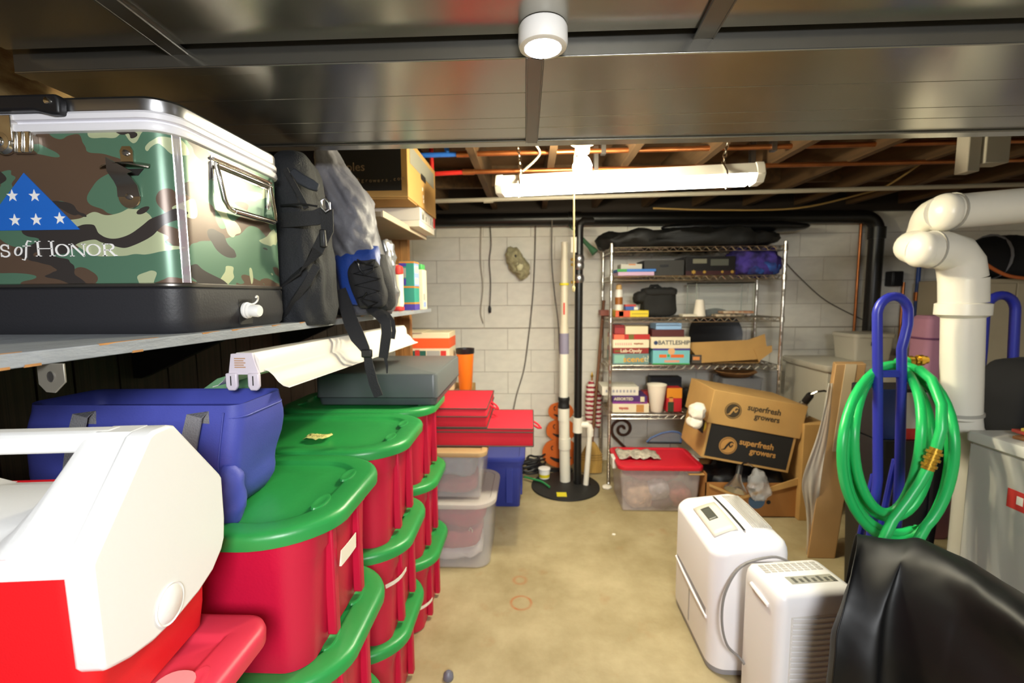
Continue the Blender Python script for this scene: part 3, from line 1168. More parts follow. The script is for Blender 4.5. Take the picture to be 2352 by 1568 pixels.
YB1 = 1.226
for pts_, wd_, m_ in (
        ([(648, 650, YB1 + .012), (690, 622, YB1 - .004), (730, 575, YB1), (752, 530, YB1 + .012), (750, 480, YB1 + .012)], .034, M_web),
        ([(646, 506, YB1 + .012), (690, 503, YB1), (725, 500, YB1 + .006), (744, 492, YB1 + .02)], .040, M_web),
        ([(655, 388, YB1 + .024), (676, 425, YB1 + .012), (696, 462, YB1 + .008), (704, 478, YB1 + .006)], .014, M_web),
        ([(652, 735, YB1 + .02), (675, 690, YB1), (705, 650, YB1 - .004), (728, 610, YB1)], .020, M_web)):
    obj('strap', B().ribbon(on_bp1(pts_), wd_, .005, (0, .1, 1) if wd_ > .03 and m_ is M_web and pts_[0][1] < 600 else (.7, .1, .7)), m_, bp1)
obj('collar_flap', B().ribbon(on_bp1([(672, 392, YB1 + .006), (692, 412, YB1 - .002), (715, 424, YB1 + .002), (732, 432, YB1 + .012)]), [.02, .03, .03, .022], .012, (0, .2, 1)), M_bp1b, bp1, bevel=.004)
obj('panel_seam', B().tube(on_bp1([(645, 472, YB1 + .01), (690, 468, YB1 - .004), (730, 474, YB1 + .006)]), .003, 6), M_black, bp1)
obj('buckle', B().tube(on_bp1([(738, 462, YB1 - .004), (746, 456, YB1 - .002), (756, 466, YB1), (757, 480, YB1), (748, 486, YB1 - .004), (739, 476, YB1 - .006)]), .0032, 8, closed=True), M_steel, bp1)
c_ = on_bp1([(744, 548, YB1)])[0]
obj('buckle', B().box(c_.x - .008, c_.x + .008, c_.y - .012, c_.y + .004, c_.z - .024, c_.z + .024), M_black, bp1, bevel=.004)

M_gry = mat('pale_grey_nylon', '73737b', 0.55, bump=0.18, bscale=90, var=0.25, vscale=7)
M_gry2 = mat('dark_grey_nylon', '3c3c44', 0.6, bump=0.18, bscale=90, var=0.25, vscale=7)
M_blu = mat('royal_blue_nylon', '1d3f8f', 0.5, bump=0.15, bscale=120, var=0.2)
bp2 = thing('backpack', 'slumped grey and blue hiking backpack with bungee cords hanging over the shelf edge', 'backpack', (-.70, 1.66, SH))


obj('main_bag', sil(bp2, [(722, 800, 885, 1.66, .08), (712, 782, 893, 1.66, .10), (640, 770, 892, 1.67, .115), (560, 762, 864, 1.68, .09), (470, 756, 842, 1.68, .07), (420, 755, 810, 1.70, .05), (395, 757, 785, 1.70, .03)], .012, (22, 22, 6, 10), 5), M_gry2, bp2, smooth=75)
obj('hood', sil(bp2, [(618, 800, 868, 1.60, .04), (606, 780, 864, 1.60, .07), (560, 766, 858, 1.60, .08), (500, 757, 852, 1.61, .08), (445, 752, 836, 1.62, .08), (400, 746, 800, 1.61, .06), (365, 742, 772, 1.60, .04), (342, 742, 757, 1.60, .022), (333, 742, 752, 1.66, .008)], .016, (26, 20, 5, 17), 8, nu=110, sub_=9), M_gry, bp2, smooth=75)
obj('blue_panel', sil(bp2, [(700, 812, 880, 1.56, .03), (690, 800, 884, 1.56, .045), (640, 783, 880, 1.56, .05), (590, 774, 872, 1.57, .05), (566, 778, 866, 1.58, .03)], .006, (22, 22, 6, 10), 9), M_blu, bp2, smooth=75)
obj('mesh_pocket', sil(bp2, [(706, 835, 876, 1.53, .02), (695, 822, 884, 1.53, .035), (650, 808, 880, 1.53, .04), (612, 806, 866, 1.53, .035), (596, 815, 858, 1.54, .015)], .008, (24, 24, 12, 10), 10), M_blackfab, bp2, smooth=75)
obj('side_pocket', sil(bp2, [(712, 850, 893, 1.58, .03), (690, 846, 902, 1.58, .05), (640, 848, 896, 1.58, .05), (585, 852, 880, 1.59, .03)], .007, (22, 22, 8, 8), 12), M_blackfab, bp2, smooth=75)
b = B()
cp = [(815, 600), (868, 612), (812, 628), (874, 640), (815, 655), (872, 668), (822, 684), (868, 694), (846, 705), (830, 690), (842, 672)]
b.tube([ony(px, py, 1.485 + .006 * (k % 2)) - Vector(bp2.location) for k, (px, py) in enumerate(cp)], .0035, 7)
b2 = B().tube([ony(px, py, 1.487) - Vector(bp2.location) for px, py in ((820, 596), (842, 606), (862, 596), (856, 622), (838, 632), (826, 618), (820, 600))], .003, 7)
obj('bungee_cord', b, M_black, bp2)
obj('cord_loop', b2, M_black, bp2)


def on_bp2(pts):
    return [ony(px, py, Y) - Vector(bp2.location) for px, py, Y in pts]


s1 = on_bp2([(782, 665, 1.50), (795, 705, 1.46), (808, 745, 1.43), (822, 775, 1.41), (838, 800, 1.40), (843, 812, 1.40), (848, 840, 1.40), (858, 880, 1.39), (870, 910, 1.39)])
obj('shoulder_strap', B().ribbon(s1, [.036, .042, .046, .045, .03, .022, .028, .028, .028], .005, (1, .05, 0)), M_web, bp2)
c_ = s1[5]
obj('strap_buckle', B().box(c_.x - .017, c_.x + .017, c_.y - .008, c_.y + .006, c_.z - .012, c_.z + .014), M_black, bp2, bevel=.004)
s2 = on_bp2([(850, 708, 1.52), (870, 722, 1.49), (886, 740, 1.48), (888, 765, 1.48), (884, 795, 1.48), (880, 822, 1.48)])
obj('shoulder_strap', B().ribbon(s2, [.03, .034, .034, .033, .032, .03], .005, (1, .1, 0)), M_web, bp2)
s2 = on_bp2([(884, 815, 1.485), (889, 840, 1.485), (889, 857, 1.485)])
obj('loose_strap', B().ribbon(s2, [.012, .008, .004], .003, (1, .1, 0)), M_web, bp2)
s3 = on_bp2([(872, 712, 1.53), (890, 720, 1.52), (902, 738, 1.51), (905, 760, 1.51), (902, 778, 1.51)])
obj('loose_strap', B().ribbon(s3, .014, .003, (1, .3, 0)), M_web, bp2)

# ---------------------------------------------------------------- packages at the far end of the grey shelf
bx, by = -.585, 2.13
t = thing('snack_bag', 'crinkled silver and yellow plastic bag behind the grey backpack', 'bag', (-.655, 2.02, SH))
obj('pouch', B().blob((0, 0, .15), (.05, .035, .155), .7, .018, 14, 21, folds=(.9, 16, 16, 5)), mat('silver_film', 'a9abb0', 0.25, 0.6, var=0.3, vscale=9), t)
obj('print_patch', B().blob((.012, -.022, .15), (.028, .02, .035), .8, .004, 14, 22), mat('yellow_film', 'c9c23a', 0.35), t)
t = thing('rice_bag', 'white and red paper package standing next to the teal carton on the shelf', 'package', (-.675, 2.20, SH))
obj('packet', B().blob((0, 0, .112), (.05, .035, .112), .4, .004, 10, 23), mat('cream_paper', 'ece2c4', 0.7), t)
each('red_band', B().blob((0, 0, .196), (.051, .036, .026), .4, .003, 10, 24).blob((0, 0, .012), (.051, .036, .014), .4, .003, 10, 25), mat('red_paper', 'd2342c', 0.6), t)
obj('logo_print', B().prism([(.006, .128), (.022, .122), (.022, .158), (.012, .15)], -.037, -.0345, 'y'), M_red_ink, t)
t = thing('carton', 'teal and purple carton with orange stripes on the end of the grey shelf', 'box', (-.628, 2.34, SH))
cw, cd, chh = .0375, .05, .248
obj('box', B().box(-cw, cw, -cd, cd, 0, chh), mat('teal_print', '2f9080', 0.5), t, bevel=.002)
ob = B()
for z in (.012 + .024, .118, chh - .006):
    ob.box(-cw - .0008, cw + .0008, -cd - .0008, cd + .0008, z - .004, z + .004)
each('stripe', ob, mat('orange_print', 'dd8a2c', 0.5), t, smooth=0)
ob = B().box(-cw - .0006, cw + .0006, -cd - .0006, cd + .0006, .001, .030).box(-cw - .0006, -cw + .036, -cd - .0006, -cd + .03, .222, .238)
ob.box(-cw - .0006, -.004, -cd - .0006, 0, .128, .160)
each('purple_band', ob, mat('purple_print', '4a3aa0', 0.5), t, smooth=0)
obj('photo_print', B().box(-cw - .0006, -.004, -cd - .0008, 0, .166, .214), mat('grey_print', 'a0a39c', 0.6), t, smooth=0)
obj('side_print', B().box(cw, cw + .0008, -cd + .004, cd - .004, .12, .24), mat('sky_print', '8fa6d8', 0.5), t, smooth=0)
ob = B()
for k in (0, 1):
    ob.box(cw + .0004, cw + .0014, -.03 + k * .035, -.012 + k * .035, .134, .165).box(cw + .0004, cw + .0014, -.034 + k * .036, -.008 + k * .036, .19, .225)
each('letter', ob, mat('cream_print', 'efe2a8', 0.6), t, smooth=0)
t = thing('carton', 'white carton with a green cap-like top at the very end of the grey shelf', 'box', (-.622, 2.50, SH))
obj('box', B().box(-.035, .036, -.045, .045, 0, .215), mat('cream_carton', 'e6dcc0', 0.6), t, bevel=.002)
obj('green_top', B().box(-.034, .03, -.044, .04, .2155, .245), mat('green_print', '4fae5e', 0.5), t, bevel=.003)
obj('photo_print', B().box(.0362, .0368, -.04, .0, .05, .085), mat('grey_print', 'a0a39c'), t, smooth=0)
obj('blue_print', B().box(.0362, .0368, -.04, .02, .012, .04), mat('sky_print', '8fa6d8'), t, smooth=0)

# ---------------------------------------------------------------- boxes on the upper shelf
t = thing('board_game', 'white flat box with black print under the apple box on the upper shelf', 'box', (-.735, 2.42, UZ))
obj('tray', B().box(-.19, .19, -.17, .17, 0, .06), M_paper, t, bevel=.002)
obj('lid', B().box(-.194, .194, -.174, .174, .03, .092), mat('white_card', 'ddd8cf', 0.6), t, bevel=.002)
ob = B()
for k, yy in enumerate((-.13, -.118, -.10, -.05, .06, .10)):
    ob.box(.1942, .195, yy, yy + .006, .04, .075 - .01 * (k % 2))
each('letter', ob, M_ink, t, smooth=0)
obj('red_print', B().box(.1942, .1948, .125, .17, .035, .09), M_red_ink, t, smooth=0)

AX, AY0, AZ = -.536, 2.02, UZ + .092
ap = thing('cardboard_box', 'brown apple box with black printed front standing on the upper shelf', 'box', (AX - .2, AY0 + .29, AZ))
obj('carton', B().box(-.2, .2, -.29, .29, 0, .262), M_card, ap, bevel=.003)
obj('black_print', B().box(-.2, .172, -.2912, -.2895, .028, .25), M_ink, ap, smooth=0)
each('flap', B().box(-.19, .195, -.28, -.12, -.006, -.0005).box(-.19, .195, .05, .28, -.006, -.0005), M_card, ap)
ob = B().box(.2, .2012, -.25, .25, .155, .235)
obj('label_print', ob, mat('grey_print2', '8b8a80', 0.8), ap, smooth=0)
obj('hand_hole', B().prism([(-.045 + .02 * 0, .165), (.045, .165), (.055, .15), (.045, .135), (-.045, .135), (-.055, .15)], .2005, .2016, 'x'), M_ink, ap)
ob = B()
for z in (.03, .05, .085):
    ob.box(.2005, .202, -.004 - z * .3, .008 - z * .3, z, z + .016)
each('staple', ob, M_white_plastic, ap)
M_bronze = mat('bronze_print', '8d745a', 0.8)
c = loc_on(ap, 817, 384, 1, -.291)
text('lettering', 'ples', .052, M_bronze, ap, face_mtx((c.x + .0, -.2916, c.z), *FRONT))
# the curved line of small letters
s_ = 'superfreshgrowers.com'
p0, p1 = loc_on(ap, 740, 395, 1, -.291), loc_on(ap, 925, 409, 1, -.291)
for k, chx in enumerate(s_):
    f = k / (len(s_) - 1)
    x = p0.x + (p1.x - p0.x) * f
    z = p0.z + (p1.z - p0.z) * f - .022 * math.sin(PI * f)
    text('lettering', chx, .023, M_bronze, ap, face_mtx((x, -.2916, z), (1, 0, -.10 + .28 * (f - .35)), (0.1 - .28 * (f - .35), 0, 1)))

# ---------------------------------------------------------------- strip light lying under the shelf
A_, F_ = ony(560, 838, 1.0), ony(918, 760, 2.2)
dv = (F_ - A_)
LL = dv.length
ux = dv.normalized()
rx_ = ux.cross(Vector((0, 0, 1))).normalized()
uz_ = rx_.cross(ux).normalized()
fx = thing('strip_light', 'unlit white fluorescent strip light with reflector lying under the grey shelf', 'light', tuple(A_))
fx.matrix_basis = Matrix.Translation(A_) @ Matrix((rx_, ux, uz_)).transposed().to_4x4()
M_enam = mat('white_enamel', 'e4dfd6', 0.35)
ch = [(-.030, -.018), (-.026, .022), (-.018, .028), (.022, .028), (.033, .014), (.036, -.018)]
obj('channel', B().prism(ch, 0.004, LL, 'y'), M_enam, fx)
rf = []
prof = [(.034, -.012), (.045, -.016), (.056, -.026), (.066, -.040), (.078, -.050), (.092, -.054)]
for (x, z) in prof:
    rf.append((x, z))
back = [(x + .001, z - .0018) for x, z in reversed(prof)]
obj('reflector', B().prism(rf + back, .02, LL - .01, 'y'), M_enam, fx)
obj('reflector', B().prism([(-x, z) for x, z in rf] + [(-x, z) for x, z in back], .02, LL - .01, 'y'), M_enam, fx)
obj('end_plate', B().prism([(-.036, -.022), (-.028, .026), (.022, .028), (.036, -.022)], -.003, .004, 'y'), mat('lilac_white_plastic', 'd9cfd8', 0.4), fx, bevel=.001)
for xx in (-.026, .026):
    sk = [(xx - .0135, -.018), (xx + .0135, -.018), (xx + .0135, -.048), (xx + .008, -.058), (xx - .008, -.058), (xx - .0135, -.048)]
    so = obj('lamp_socket', B().prism(sk, -.010, .0, 'y'), mat('lilac_white_plastic', 'd9cfd8'), fx, bevel=.003)
    obj('pin_slot', B().box(xx - .0012, xx + .0012, -.0106, -.0096, -.046, -.024), M_ink, so)
ob = B()
for k in range(5):
    ob.box(-.020, .006 - .004 * (k % 2), -.0036, -.0029, .014 - k * .005, .0165 - k * .005)
each('fine_print', ob, mat('faint_brown_ink', 'b98f6c', 0.8), fx, smooth=0)

a_, c_ = ony(455, 900, 1.13), ony(572, 862, 1.13)
t = thing('plastic_sheet', 'pale green translucent plastic sheet sticking up behind the blue tote bag', 'plastic', ((a_.x + c_.x) / 2, 1.13, 3 * 0.325 + .004))
wd_ = (c_.x - a_.x) / 2
zt_ = c_.z - 3 * .325
pl_ = [(-wd_, 0), (wd_, 0), (wd_ + .01, zt_), (wd_ * .5, zt_ + .002), (-wd_ * .2, zt_ - .012), (-wd_, zt_ - .05)]
obj('sheet', B().prism(pl_, -.002, .002, 'y'), mat('pale_green_plastic', '86b98a', 0.35, alpha=0.8), t)
obj('fold_line', B().tube([(-wd_, -.003, zt_ - .07), (wd_, -.003, zt_ - .03)], .002, 6), mat('pale_green_plastic', '86b98a'), t)

# ================================================================ stacked red totes with green lids
M_red = mat('red_tote_plastic', 'bd1138', 0.42, bump=0.04, bscale=150)
M_grn = mat('green_lid_plastic', '2c9447', 0.36, bump=0.05, bscale=40, var=0.12, vscale=5)
PZ = 0.325
TL, TW = .60, .455


def tote(name, label, group, loc, H, L, W_, mb, ml, bow=.03, lid_th=.034, rc=.135):
    t = thing(name, label, 'storage bin', loc, 0, group)
    x0, x1, y0, y1 = -L / 2, L / 2, -W_ / 2, W_ / 2
    ins = .035
    br = [(ins + .022, 0), (ins + .016, .006), (ins + .006, H * .72), (ins + .001, H * .725), (ins - .004, H - .012), (ins - .004, H - lid_th * .4)]
    obj('body', B().loft(rings_rr(br, x0, x1, y0, y1, .095, 8, bow * .8)), mb, t, smooth=30)
    # ribbed grip columns on the end
    for yy in (-.085, .065):
        xe = x1 - ins + bow * .8
        for s in (-1, 1):
            obj('grip', B().box(s * (xe - .014) - .013, s * (xe - .014) + .010, yy, yy + .024, .02, H - .03), mb, t, bevel=.004)
    zl = H - lid_th
    prof = [(.006, zl), (.0015, zl + .002), (.0, zl + .02), (.003, zl + .029), (.010, zl + .033), (.018, zl + .034), (.052, zl + .033), (.058, zl + .031), (.062, zl + .025), (.070, zl + .0225), (.11, zl + .0235), (.125, zl + .0255)]
    lid = obj('lid', B().loft(rings_rr(prof, x0, x1, y0, y1, rc, 10, bow)), ml, t, smooth=50)
    rib = B()
    for s in (-1, 1):
        xe = s * (x1 - .035)
        for yy in (-.075, .075):
            rib.loft([[Vector((xe + (p[0] * .016 - .006 * s * abs(yy) / .075), yy + p[1] * .038, zl + h)) for p in [(math.cos(2 * PI * k / 16) * sc, math.sin(2 * PI * k / 16) * sc) for k in range(16)]] for sc, h in ((1.0, .031), (.94, .0352), (.72, .0358), (.55, .0345))])
    each('grip_pad', rib, ml, lid, smooth=40)
    return t


A = (-.395 - .30 - .03, 1.02)
tot = {}
t0 = tote('storage_tote', 'red tote with bare green lid, top of the nearest stack, beside the blue tote bag', 'red totes with green lids', (A[0], A[1], 2 * PZ), PZ + .006, TL, TW, M_red, M_grn)
labs = {
    (0, 1): 'red tote with green lid, second down in the nearest stack under the sticker tote',
    (0, 0): 'red tote with green lid on the floor, bottom of the nearest stack',
    (1, 2): 'red tote whose green lid carries the yellow paper tag, top of the middle stack',
    (1, 1): 'red tote with green lid, second down in the middle stack',
    (1, 0): 'red tote with green lid on the floor, bottom of the middle stack',
    (2, 2): 'red tote with green lid directly under the flat grey bin, top of the third stack',
    (2, 1): 'red tote with green lid, second down in the third stack from the camera',
    (2, 0): 'red green-lidded tote on the floor, bottom of the third stack beside the clear bins'}
ys = (1.02, 1.485, 1.95)
stk = {(0, 2): t0}
for (i, k), lab in labs.items():
    stk[(i, k)] = dup(t0, (A[0] + random.uniform(-.008, .012), ys[i], k * PZ), random.uniform(-.8, .8), lab)


def sticker(t, px0, px1, nm='label_sticker'):
    """paper label on the end face of a tote"""
    a, b_ = loc_on(t, *px0, 0, .291), loc_on(t, *px1, 0, .291)
    y0, y1, z0, z1 = min(a.y, b_.y), max(a.y, b_.y), min(a.z, b_.z), max(a.z, b_.z)
    rows = []
    for k in range(7):
        y = y0 + (y1 - y0) * k / 6
        hy = TW / 2 - .035
        xx = TL / 2 - .031 + .024 * (1 - min(1, abs(y / hy)) ** 2)
        rc = .095
        if abs(y) > hy - rc:
            d_ = abs(y) - (hy - rc)
            xx -= rc - math.sqrt(max(0, rc * rc - d_ * d_))
        rows.append([Vector((xx + .003, y, z0)), Vector((xx + .0045, y, z1)), Vector((xx + .003, y, z1)), Vector((xx - .002, y, z0))])
    o = obj(nm, B().loft(rows), M_paper, t, smooth=0)
    o['label'] = 'white paper label'
    return o


sticker(t0, (782, 1300), (812, 1222))
sticker(stk[(1, 1)], (910, 1350), (932, 1310))
sticker(stk[(2, 0)], (984, 1400), (994, 1378))

# yellow paper tag on the middle lid
q = onz(728, 1005, 2 * PZ + PZ + .006)
t = thing('paper_tag', 'crumpled yellow paper tag lying on the middle green lid', 'tag', (q.x, q.y, 3 * PZ + .004))
gr = []
for j in range(5):
    y = -.022 + .044 * j / 4
    gr.append([Vector((-.036 * (1 - .25 * (j % 2)) + .072 * k / 8, y + .006 * math.sin(k), .002 + .006 * abs(math.sin(k * 1.3 + j)))) for k in range(9)])
o = obj('sheet', B().loft(gr, False, False, closed=False), mat('yellow_paper', 'd8cf7e', 0.8), t)
md = o.modifiers.new('thickness', 'SOLIDIFY')
md.thickness = .0012
obj('flap', B().box(-.04, .0, .012, .032, .003, .0045), mat('yellow_paper', 'd8cf7e'), t)
ob = B()
for k in range(5):
    ob.tube([(-.012 + k * .008, -.010, .0095), (-.008 + k * .008, .002, .0105)], .0008, 5)
each('handwriting', ob, mat('brown_pen', '6b5a2a', 0.8), t)

# ---------------------------------------------------------------- red-lidded totes under the white cooler
M_pink = mat('faded_red_plastic', 'd2344a', 0.45, var=0.08)
q = onz(603, 1438, .862)
RX, RY1 = q.x + .004, .755
t1 = tote('storage_tote', 'plain red tote with worn red lid, directly under the red and white cooler', 'red totes under the cooler', (RX - .30, RY1 - .235, .432), .430, .60, .47, M_red, M_pink, bow=.0, lid_th=.036, rc=.05)
ob = B()
ob.prism([(p.x, p.y) for p in rr(.205, .262, -.10, .10, .025, 0, 5)], .4230, .4305, 'z')
o = obj('worn_patch', ob, mat('scuffed_pink', 'd98a8c', 0.7, var=0.1), t1)
t1b = dup(t1, (RX - .30, RY1 - .235, 0), 0, 'plain red tote on the floor, lower of the two under the red and white cooler')

# ---------------------------------------------------------------- red and white picnic cooler
M_wht = mat('cooler_lid_white', 'e6e6e4', 0.35, bump=0.04, bscale=140)
M_redc = mat('cooler_body_red', 'd0141c', 0.45, bump=0.05, bscale=420)
CZ = .864
ig = thing('picnic_cooler', 'red picnic cooler with white tent-shaped lid in the near left corner', 'cooler', (-.752, .585, CZ), 6)
XE = -.516 + .74
ez, rz = 1.118 - CZ, 1.247 - CZ
hw = .132
# red body, slightly tapering
obj('body', B().loft(rings_rr([(.030, 0), (.018, .008), (.012, .05), (.012, .052), (.004, .20), (.004, ez + .01)], -.222, XE - .012, -.128, .128, .035, 6)), M_redc, ig)
# tent lid: loft of cross sections along x, scooped out in the middle for the hand
secs = []
NX = 34
for k in range(NX + 1):
    x = (-XE + 2 * XE * k / NX) * (1 - .028 / XE)
    u = abs(x) / XE
    s_ = min(1, max(0, (u - .40) / .26))
    s_ = s_ * s_ * (3 - 2 * s_)
    top = .205 - .0 + (rz - .205 - .0) * s_
    top = (ez - .01) + .035 + (rz - ez + .01 - .035) * s_
    rw = .016 + .05 * (1 - s_)
    sec = [(-hw, ez - .012), (-hw, ez), (-hw + .004, ez + .006), (-rw - .012, top - .010 * s_ - .004), (-rw, top), (rw, top), (rw + .012, top - .010 * s_ - .004), (hw - .004, ez + .006), (hw, ez), (hw, ez - .012)]
    secs.append([Vector((x, p[0], p[1])) for p in sec])
lidb = B().loft(secs)
obj('lid', lidb, M_wht, ig, smooth=35)
# end shields with a push button
shield = [(-.133, ez + .002), (-.131, .128), (-.126, .120), (-.118, .116), (-.09, .105), (-.05, .096), (0, .094), (.05, .099), (.09, .111), (.118, .132), (.128, .148), (.133, .182), (.133, ez + .002), (.128, ez + .010), (.026, rz - .004), (.014, rz), (-.014, rz), (-.026, rz - .004), (-.128, ez + .010)]
for s in (-1, 1):
    xa, xb_ = (XE - .03, XE + .004) if s > 0 else (-XE - .004, -XE + .03)
    sh_ = obj('end_shield', B().prism(shield, xa, xb_, 'x'), M_wht, ig, bevel=.005, seg=3)
    if s > 0:
        c = loc_on(ig, 390, 1386, 0, XE + .004)
        obj('push_button', B().lathe([(.027, -.003), (.029, .0), (.0285, .0022), (.026, .001), (.0245, .002), (.018, .005), (0, .0065)], (XE + .004, c.y, c.z), 36, (1, 0, 0)), M_wht, sh_)
hb = []
for k in range(13):
    x = -.165 + .33 * k / 12
    hb.append([Vector((x, y, z)) for y, z in ((-.02, rz - .028), (-.022, rz - .008), (-.012, rz + .001), (.012, rz + .001), (.022, rz - .008), (.02, rz - .028))])
obj('handle', B().loft(hb), M_wht, ig, bevel=.004)

# ---------------------------------------------------------------- blue tote bag behind it
M_bag = mat('blue_bag_nylon', '4750ae', 0.6, bump=0.06, bscale=300, var=0.22, vscale=5)
bg = thing('tote_bag', 'blue insulated tote bag with grey webbing handles on the nearest green lid', 'bag', (-.875, .965, 3 * PZ + .004))
rings = []
NZ = 14
for k in range(NZ + 1):
    z = .235 * k / NZ
    f = k / NZ
    sl = .045 * f
    puff = .012 * math.sin(PI * f)
    ring = rr(-.18 - puff, .235 + puff + sl, -.085 - puff, .085 + puff, .03, z, 7)
    out = []
    for p in ring:
        nn = noise.noise(Vector((p.x * 9, p.y * 9, z * 14))) * .009 * (1 if 0 < k < NZ else .3)
        fold = .006 * math.sin(z * 70 + p.x * 20) * max(0, .5 - f)
        q = Vector((p.x, p.y, 0)).normalized()
        out.append(p + q * (nn + fold) + Vector((0, 0, .012 * noise.noise(Vector((p.x * 5, p.y * 7, 3))) * f)))
    rings.append(out)
rings.append([p + Vector((-p.x * .05, -p.y * .12, -.004)) for p in rings[-1]])
rings.append([p + Vector((-p.x * .02, -p.y * .1, -.03)) for p in rings[-1]])
obj('bag_body', B().loft(rings), M_bag, bg, smooth=70)
obj('hem', B().tube([p + Vector((p.x * .012, p.y * .02, -.026)) for p in rings[NZ]], .0022, 6, closed=True), M_bag, bg)
obj('seam', B().tube([Vector((.235, -.098, .03)), Vector((.24, -.101, .12)), Vector((.252, -.092, .22))], .0016, 6), M_bag, bg)
M_gw = mat('grey_webbing', '7c7c80', 0.8, bump=0.35, bscale=320)
for xx in (-.05, .19):
    obj('webbing_handle', B().ribbon([(xx - .02, -.108, .03), (xx - .012, -.112, .10), (xx + .0, -.108, .17), (xx + .008, -.101, .215), (xx + .012, -.088, .218), (xx + .014, -.0895, .19)], .034, .0035, (1, 0, .1)), M_gw, bg)
obj('drooping_fold', B().blob((.225, -.085, .05), (.05, .03, .07), .8, .012, 14, 31, folds=(.8, 14, 14, 8)), M_bag, bg)

# ---------------------------------------------------------------- flat grey bin on the third stack
gb_ = thing('flat_bin', 'long flat dark grey bin lying on the third stack of totes', 'bin', (-.645, 2.11, 3 * PZ + .004))
M_gbin = mat('smoky_grey_plastic', '4d5557', 0.4, var=0.08)
obj('tray', B().loft(rings_rr([(.016, 0), (.010, .004), (.004, .034), (.004, .036)], -.255, .258, -.285, .285, .03)), M_gbin, gb_)
obj('cover', B().loft(rings_rr([(.0, .034), (.0, .038), (.0005, .128), (.004, .134), (.012, .137)], -.255, .258, -.285, .285, .022)), mat('smoky_grey_cover', '5b6061', 0.38), gb_, bevel=0)
obj('seam_line', B().tube([(p.x, p.y, .0355) for p in rr(-.256, .259, -.286, .286, .02, 0)], .0012, 5, closed=True), M_black, gb_)

# ---------------------------------------------------------------- floor bins beyond the stacks
M_clear = mat('clear_bin_plastic', 'e0dcda', 0.25, alpha=0.24)
M_clearlid = mat('clear_bin_lid', 'd6cfc8', 0.3, alpha=0.55)


def clear_bin(name, label, loc, L, W_, H, mlid, lid_z=.03, r=.07, group='clear storage bins', mb=None):
    t = thing(name, label, 'storage bin', loc, 0, group)
    x0, x1, y0, y1 = -L / 2, L / 2, -W_ / 2, W_ / 2
    prof = [(.045, .002), (.038, .008), (.016, H - .03), (.008, H - .028), (.006, H - .012)]
    inner = [(.010, H - .012), (.012, H - .028), (.020, H - .032), (.042, .010), (.049, .006)]
    obj('body', B().loft(rings_rr(prof + inner, x0, x1, y0, y1, r, 8, .0)), mb or M_clear, t)
    zl = H - .016
    obj('lid', B().loft(rings_rr([(.002, zl - .010), (.0, zl), (.002, zl + .012), (.010, zl + .016), (.03, zl + .016), (.036, zl + .011), (.08, zl + .011)], x0, x1, y0, y1, r + .006, 8, .0)), mlid, t)
    return t


cb1 = clear_bin('clear_bin', 'large clear bin with frosted lid on the floor beside the tote stacks', (-.475, 2.46, 0), .58, .50, .37, M_clearlid, r=.11)
cb2 = clear_bin('clear_bin', 'smaller clear bin with a tan lid between the large clear bin and red fabric boxes', (-.50, 2.45, .372), .54, .42, .262, mat('tan_lid', 'b99a6e', 0.4, alpha=0.9), r=.045)
# what can be made out inside
items = [('folded_cloth', 'crimson folded cloth inside the large clear bin', (-.46, 2.46, .245), (.20, .17, .05), 'a8203a'),
         ('folded_cloth', 'white folded cloth at the bottom of the large clear bin', (-.47, 2.45, .045), (.19, .16, .035), 'e6e2e0'),
         ('folded_cloth', 'pinkish red ornament bundle inside the large clear bin', (-.42, 2.42, .14), (.14, .14, .05), 'b8525a'),
         ('folded_cloth', 'grey-blue wrapped bundle inside the tan-lidded clear bin', (-.47, 2.44, .53), (.17, .14, .06), '8a93a0'),
         ('folded_cloth', 'dull red bundle at the bottom of the tan-lidded clear bin', (-.46, 2.44, .425), (.16, .14, .04), '9c3a46')]
for nm, lab, loc, r_, c in items:
    o = thing(nm, lab, 'cloth', loc)
    obj('bundle', B().blob((0, 0, 0), r_, .55, .016, 9, len(lab), folds=(.6, 9, 9, 9)), mat('cloth_' + c, c, 0.85, var=0.2, vscale=14), o)
t = thing('price_tag', 'small white tag inside the large clear bin near its front', 'tag', (-.335, 2.30, .115))
obj('card', B().box(-.03, .03, -.002, .002, -.022, .022), M_paper, t)
obj('string', B().tube([(0, 0, .02), (.012, .002, .045), (.02, .0, .07), (.008, 0, .085), (0, 0, .07), (.01, 0, .045)], .0025, 6), mat('cream_cord', 'd8cdb0', 0.8), t)

# red fabric ornament boxes
M_rfab = mat('red_box_fabric', 'cf1d33', 0.75, bump=0.12, bscale=200)
M_trim = mat('dark_piping', '4a3a34', 0.8)


def fabric_box(label, loc, L, W_, H, lid, fold=False):
    t = thing('ornament_box', label, 'storage box', loc, 0, 'red fabric ornament boxes')
    x0, x1, y0, y1 = -L / 2, L / 2, -W_ / 2, W_ / 2
    obj('box_body', B().loft(rings_rr([(.003, 0), (.002, .003), (.002, H - lid)], x0, x1, y0, y1, .006, 3)), M_rfab, t)
    obj('lid', B().loft(rings_rr([(.0, H - lid + .001), (-.001, H - .004), (.002, H)], x0, x1, y0, y1, .006, 3)), M_rfab, t)
    pb = B()
    for z in (H - lid + .001, H - .001, .003):
        pb.tube([(p.x, p.y, z) for p in rr(x0 - .001, x1 + .001, y0 - .001, y1 + .001, .006, 0, 3)], .0035, 6, closed=True)
    each('piping', pb, M_trim, t)
    hb_ = B().tube([(x1, -.04, H * .75), (x1 + .03, -.035, H * .55), (x1 + .045, .0, H * .45), (x1 + .03, .035, H * .55), (x1, .04, H * .75)], .006, 8)
    obj('handle', hb_, M_rfab, t)
    return t


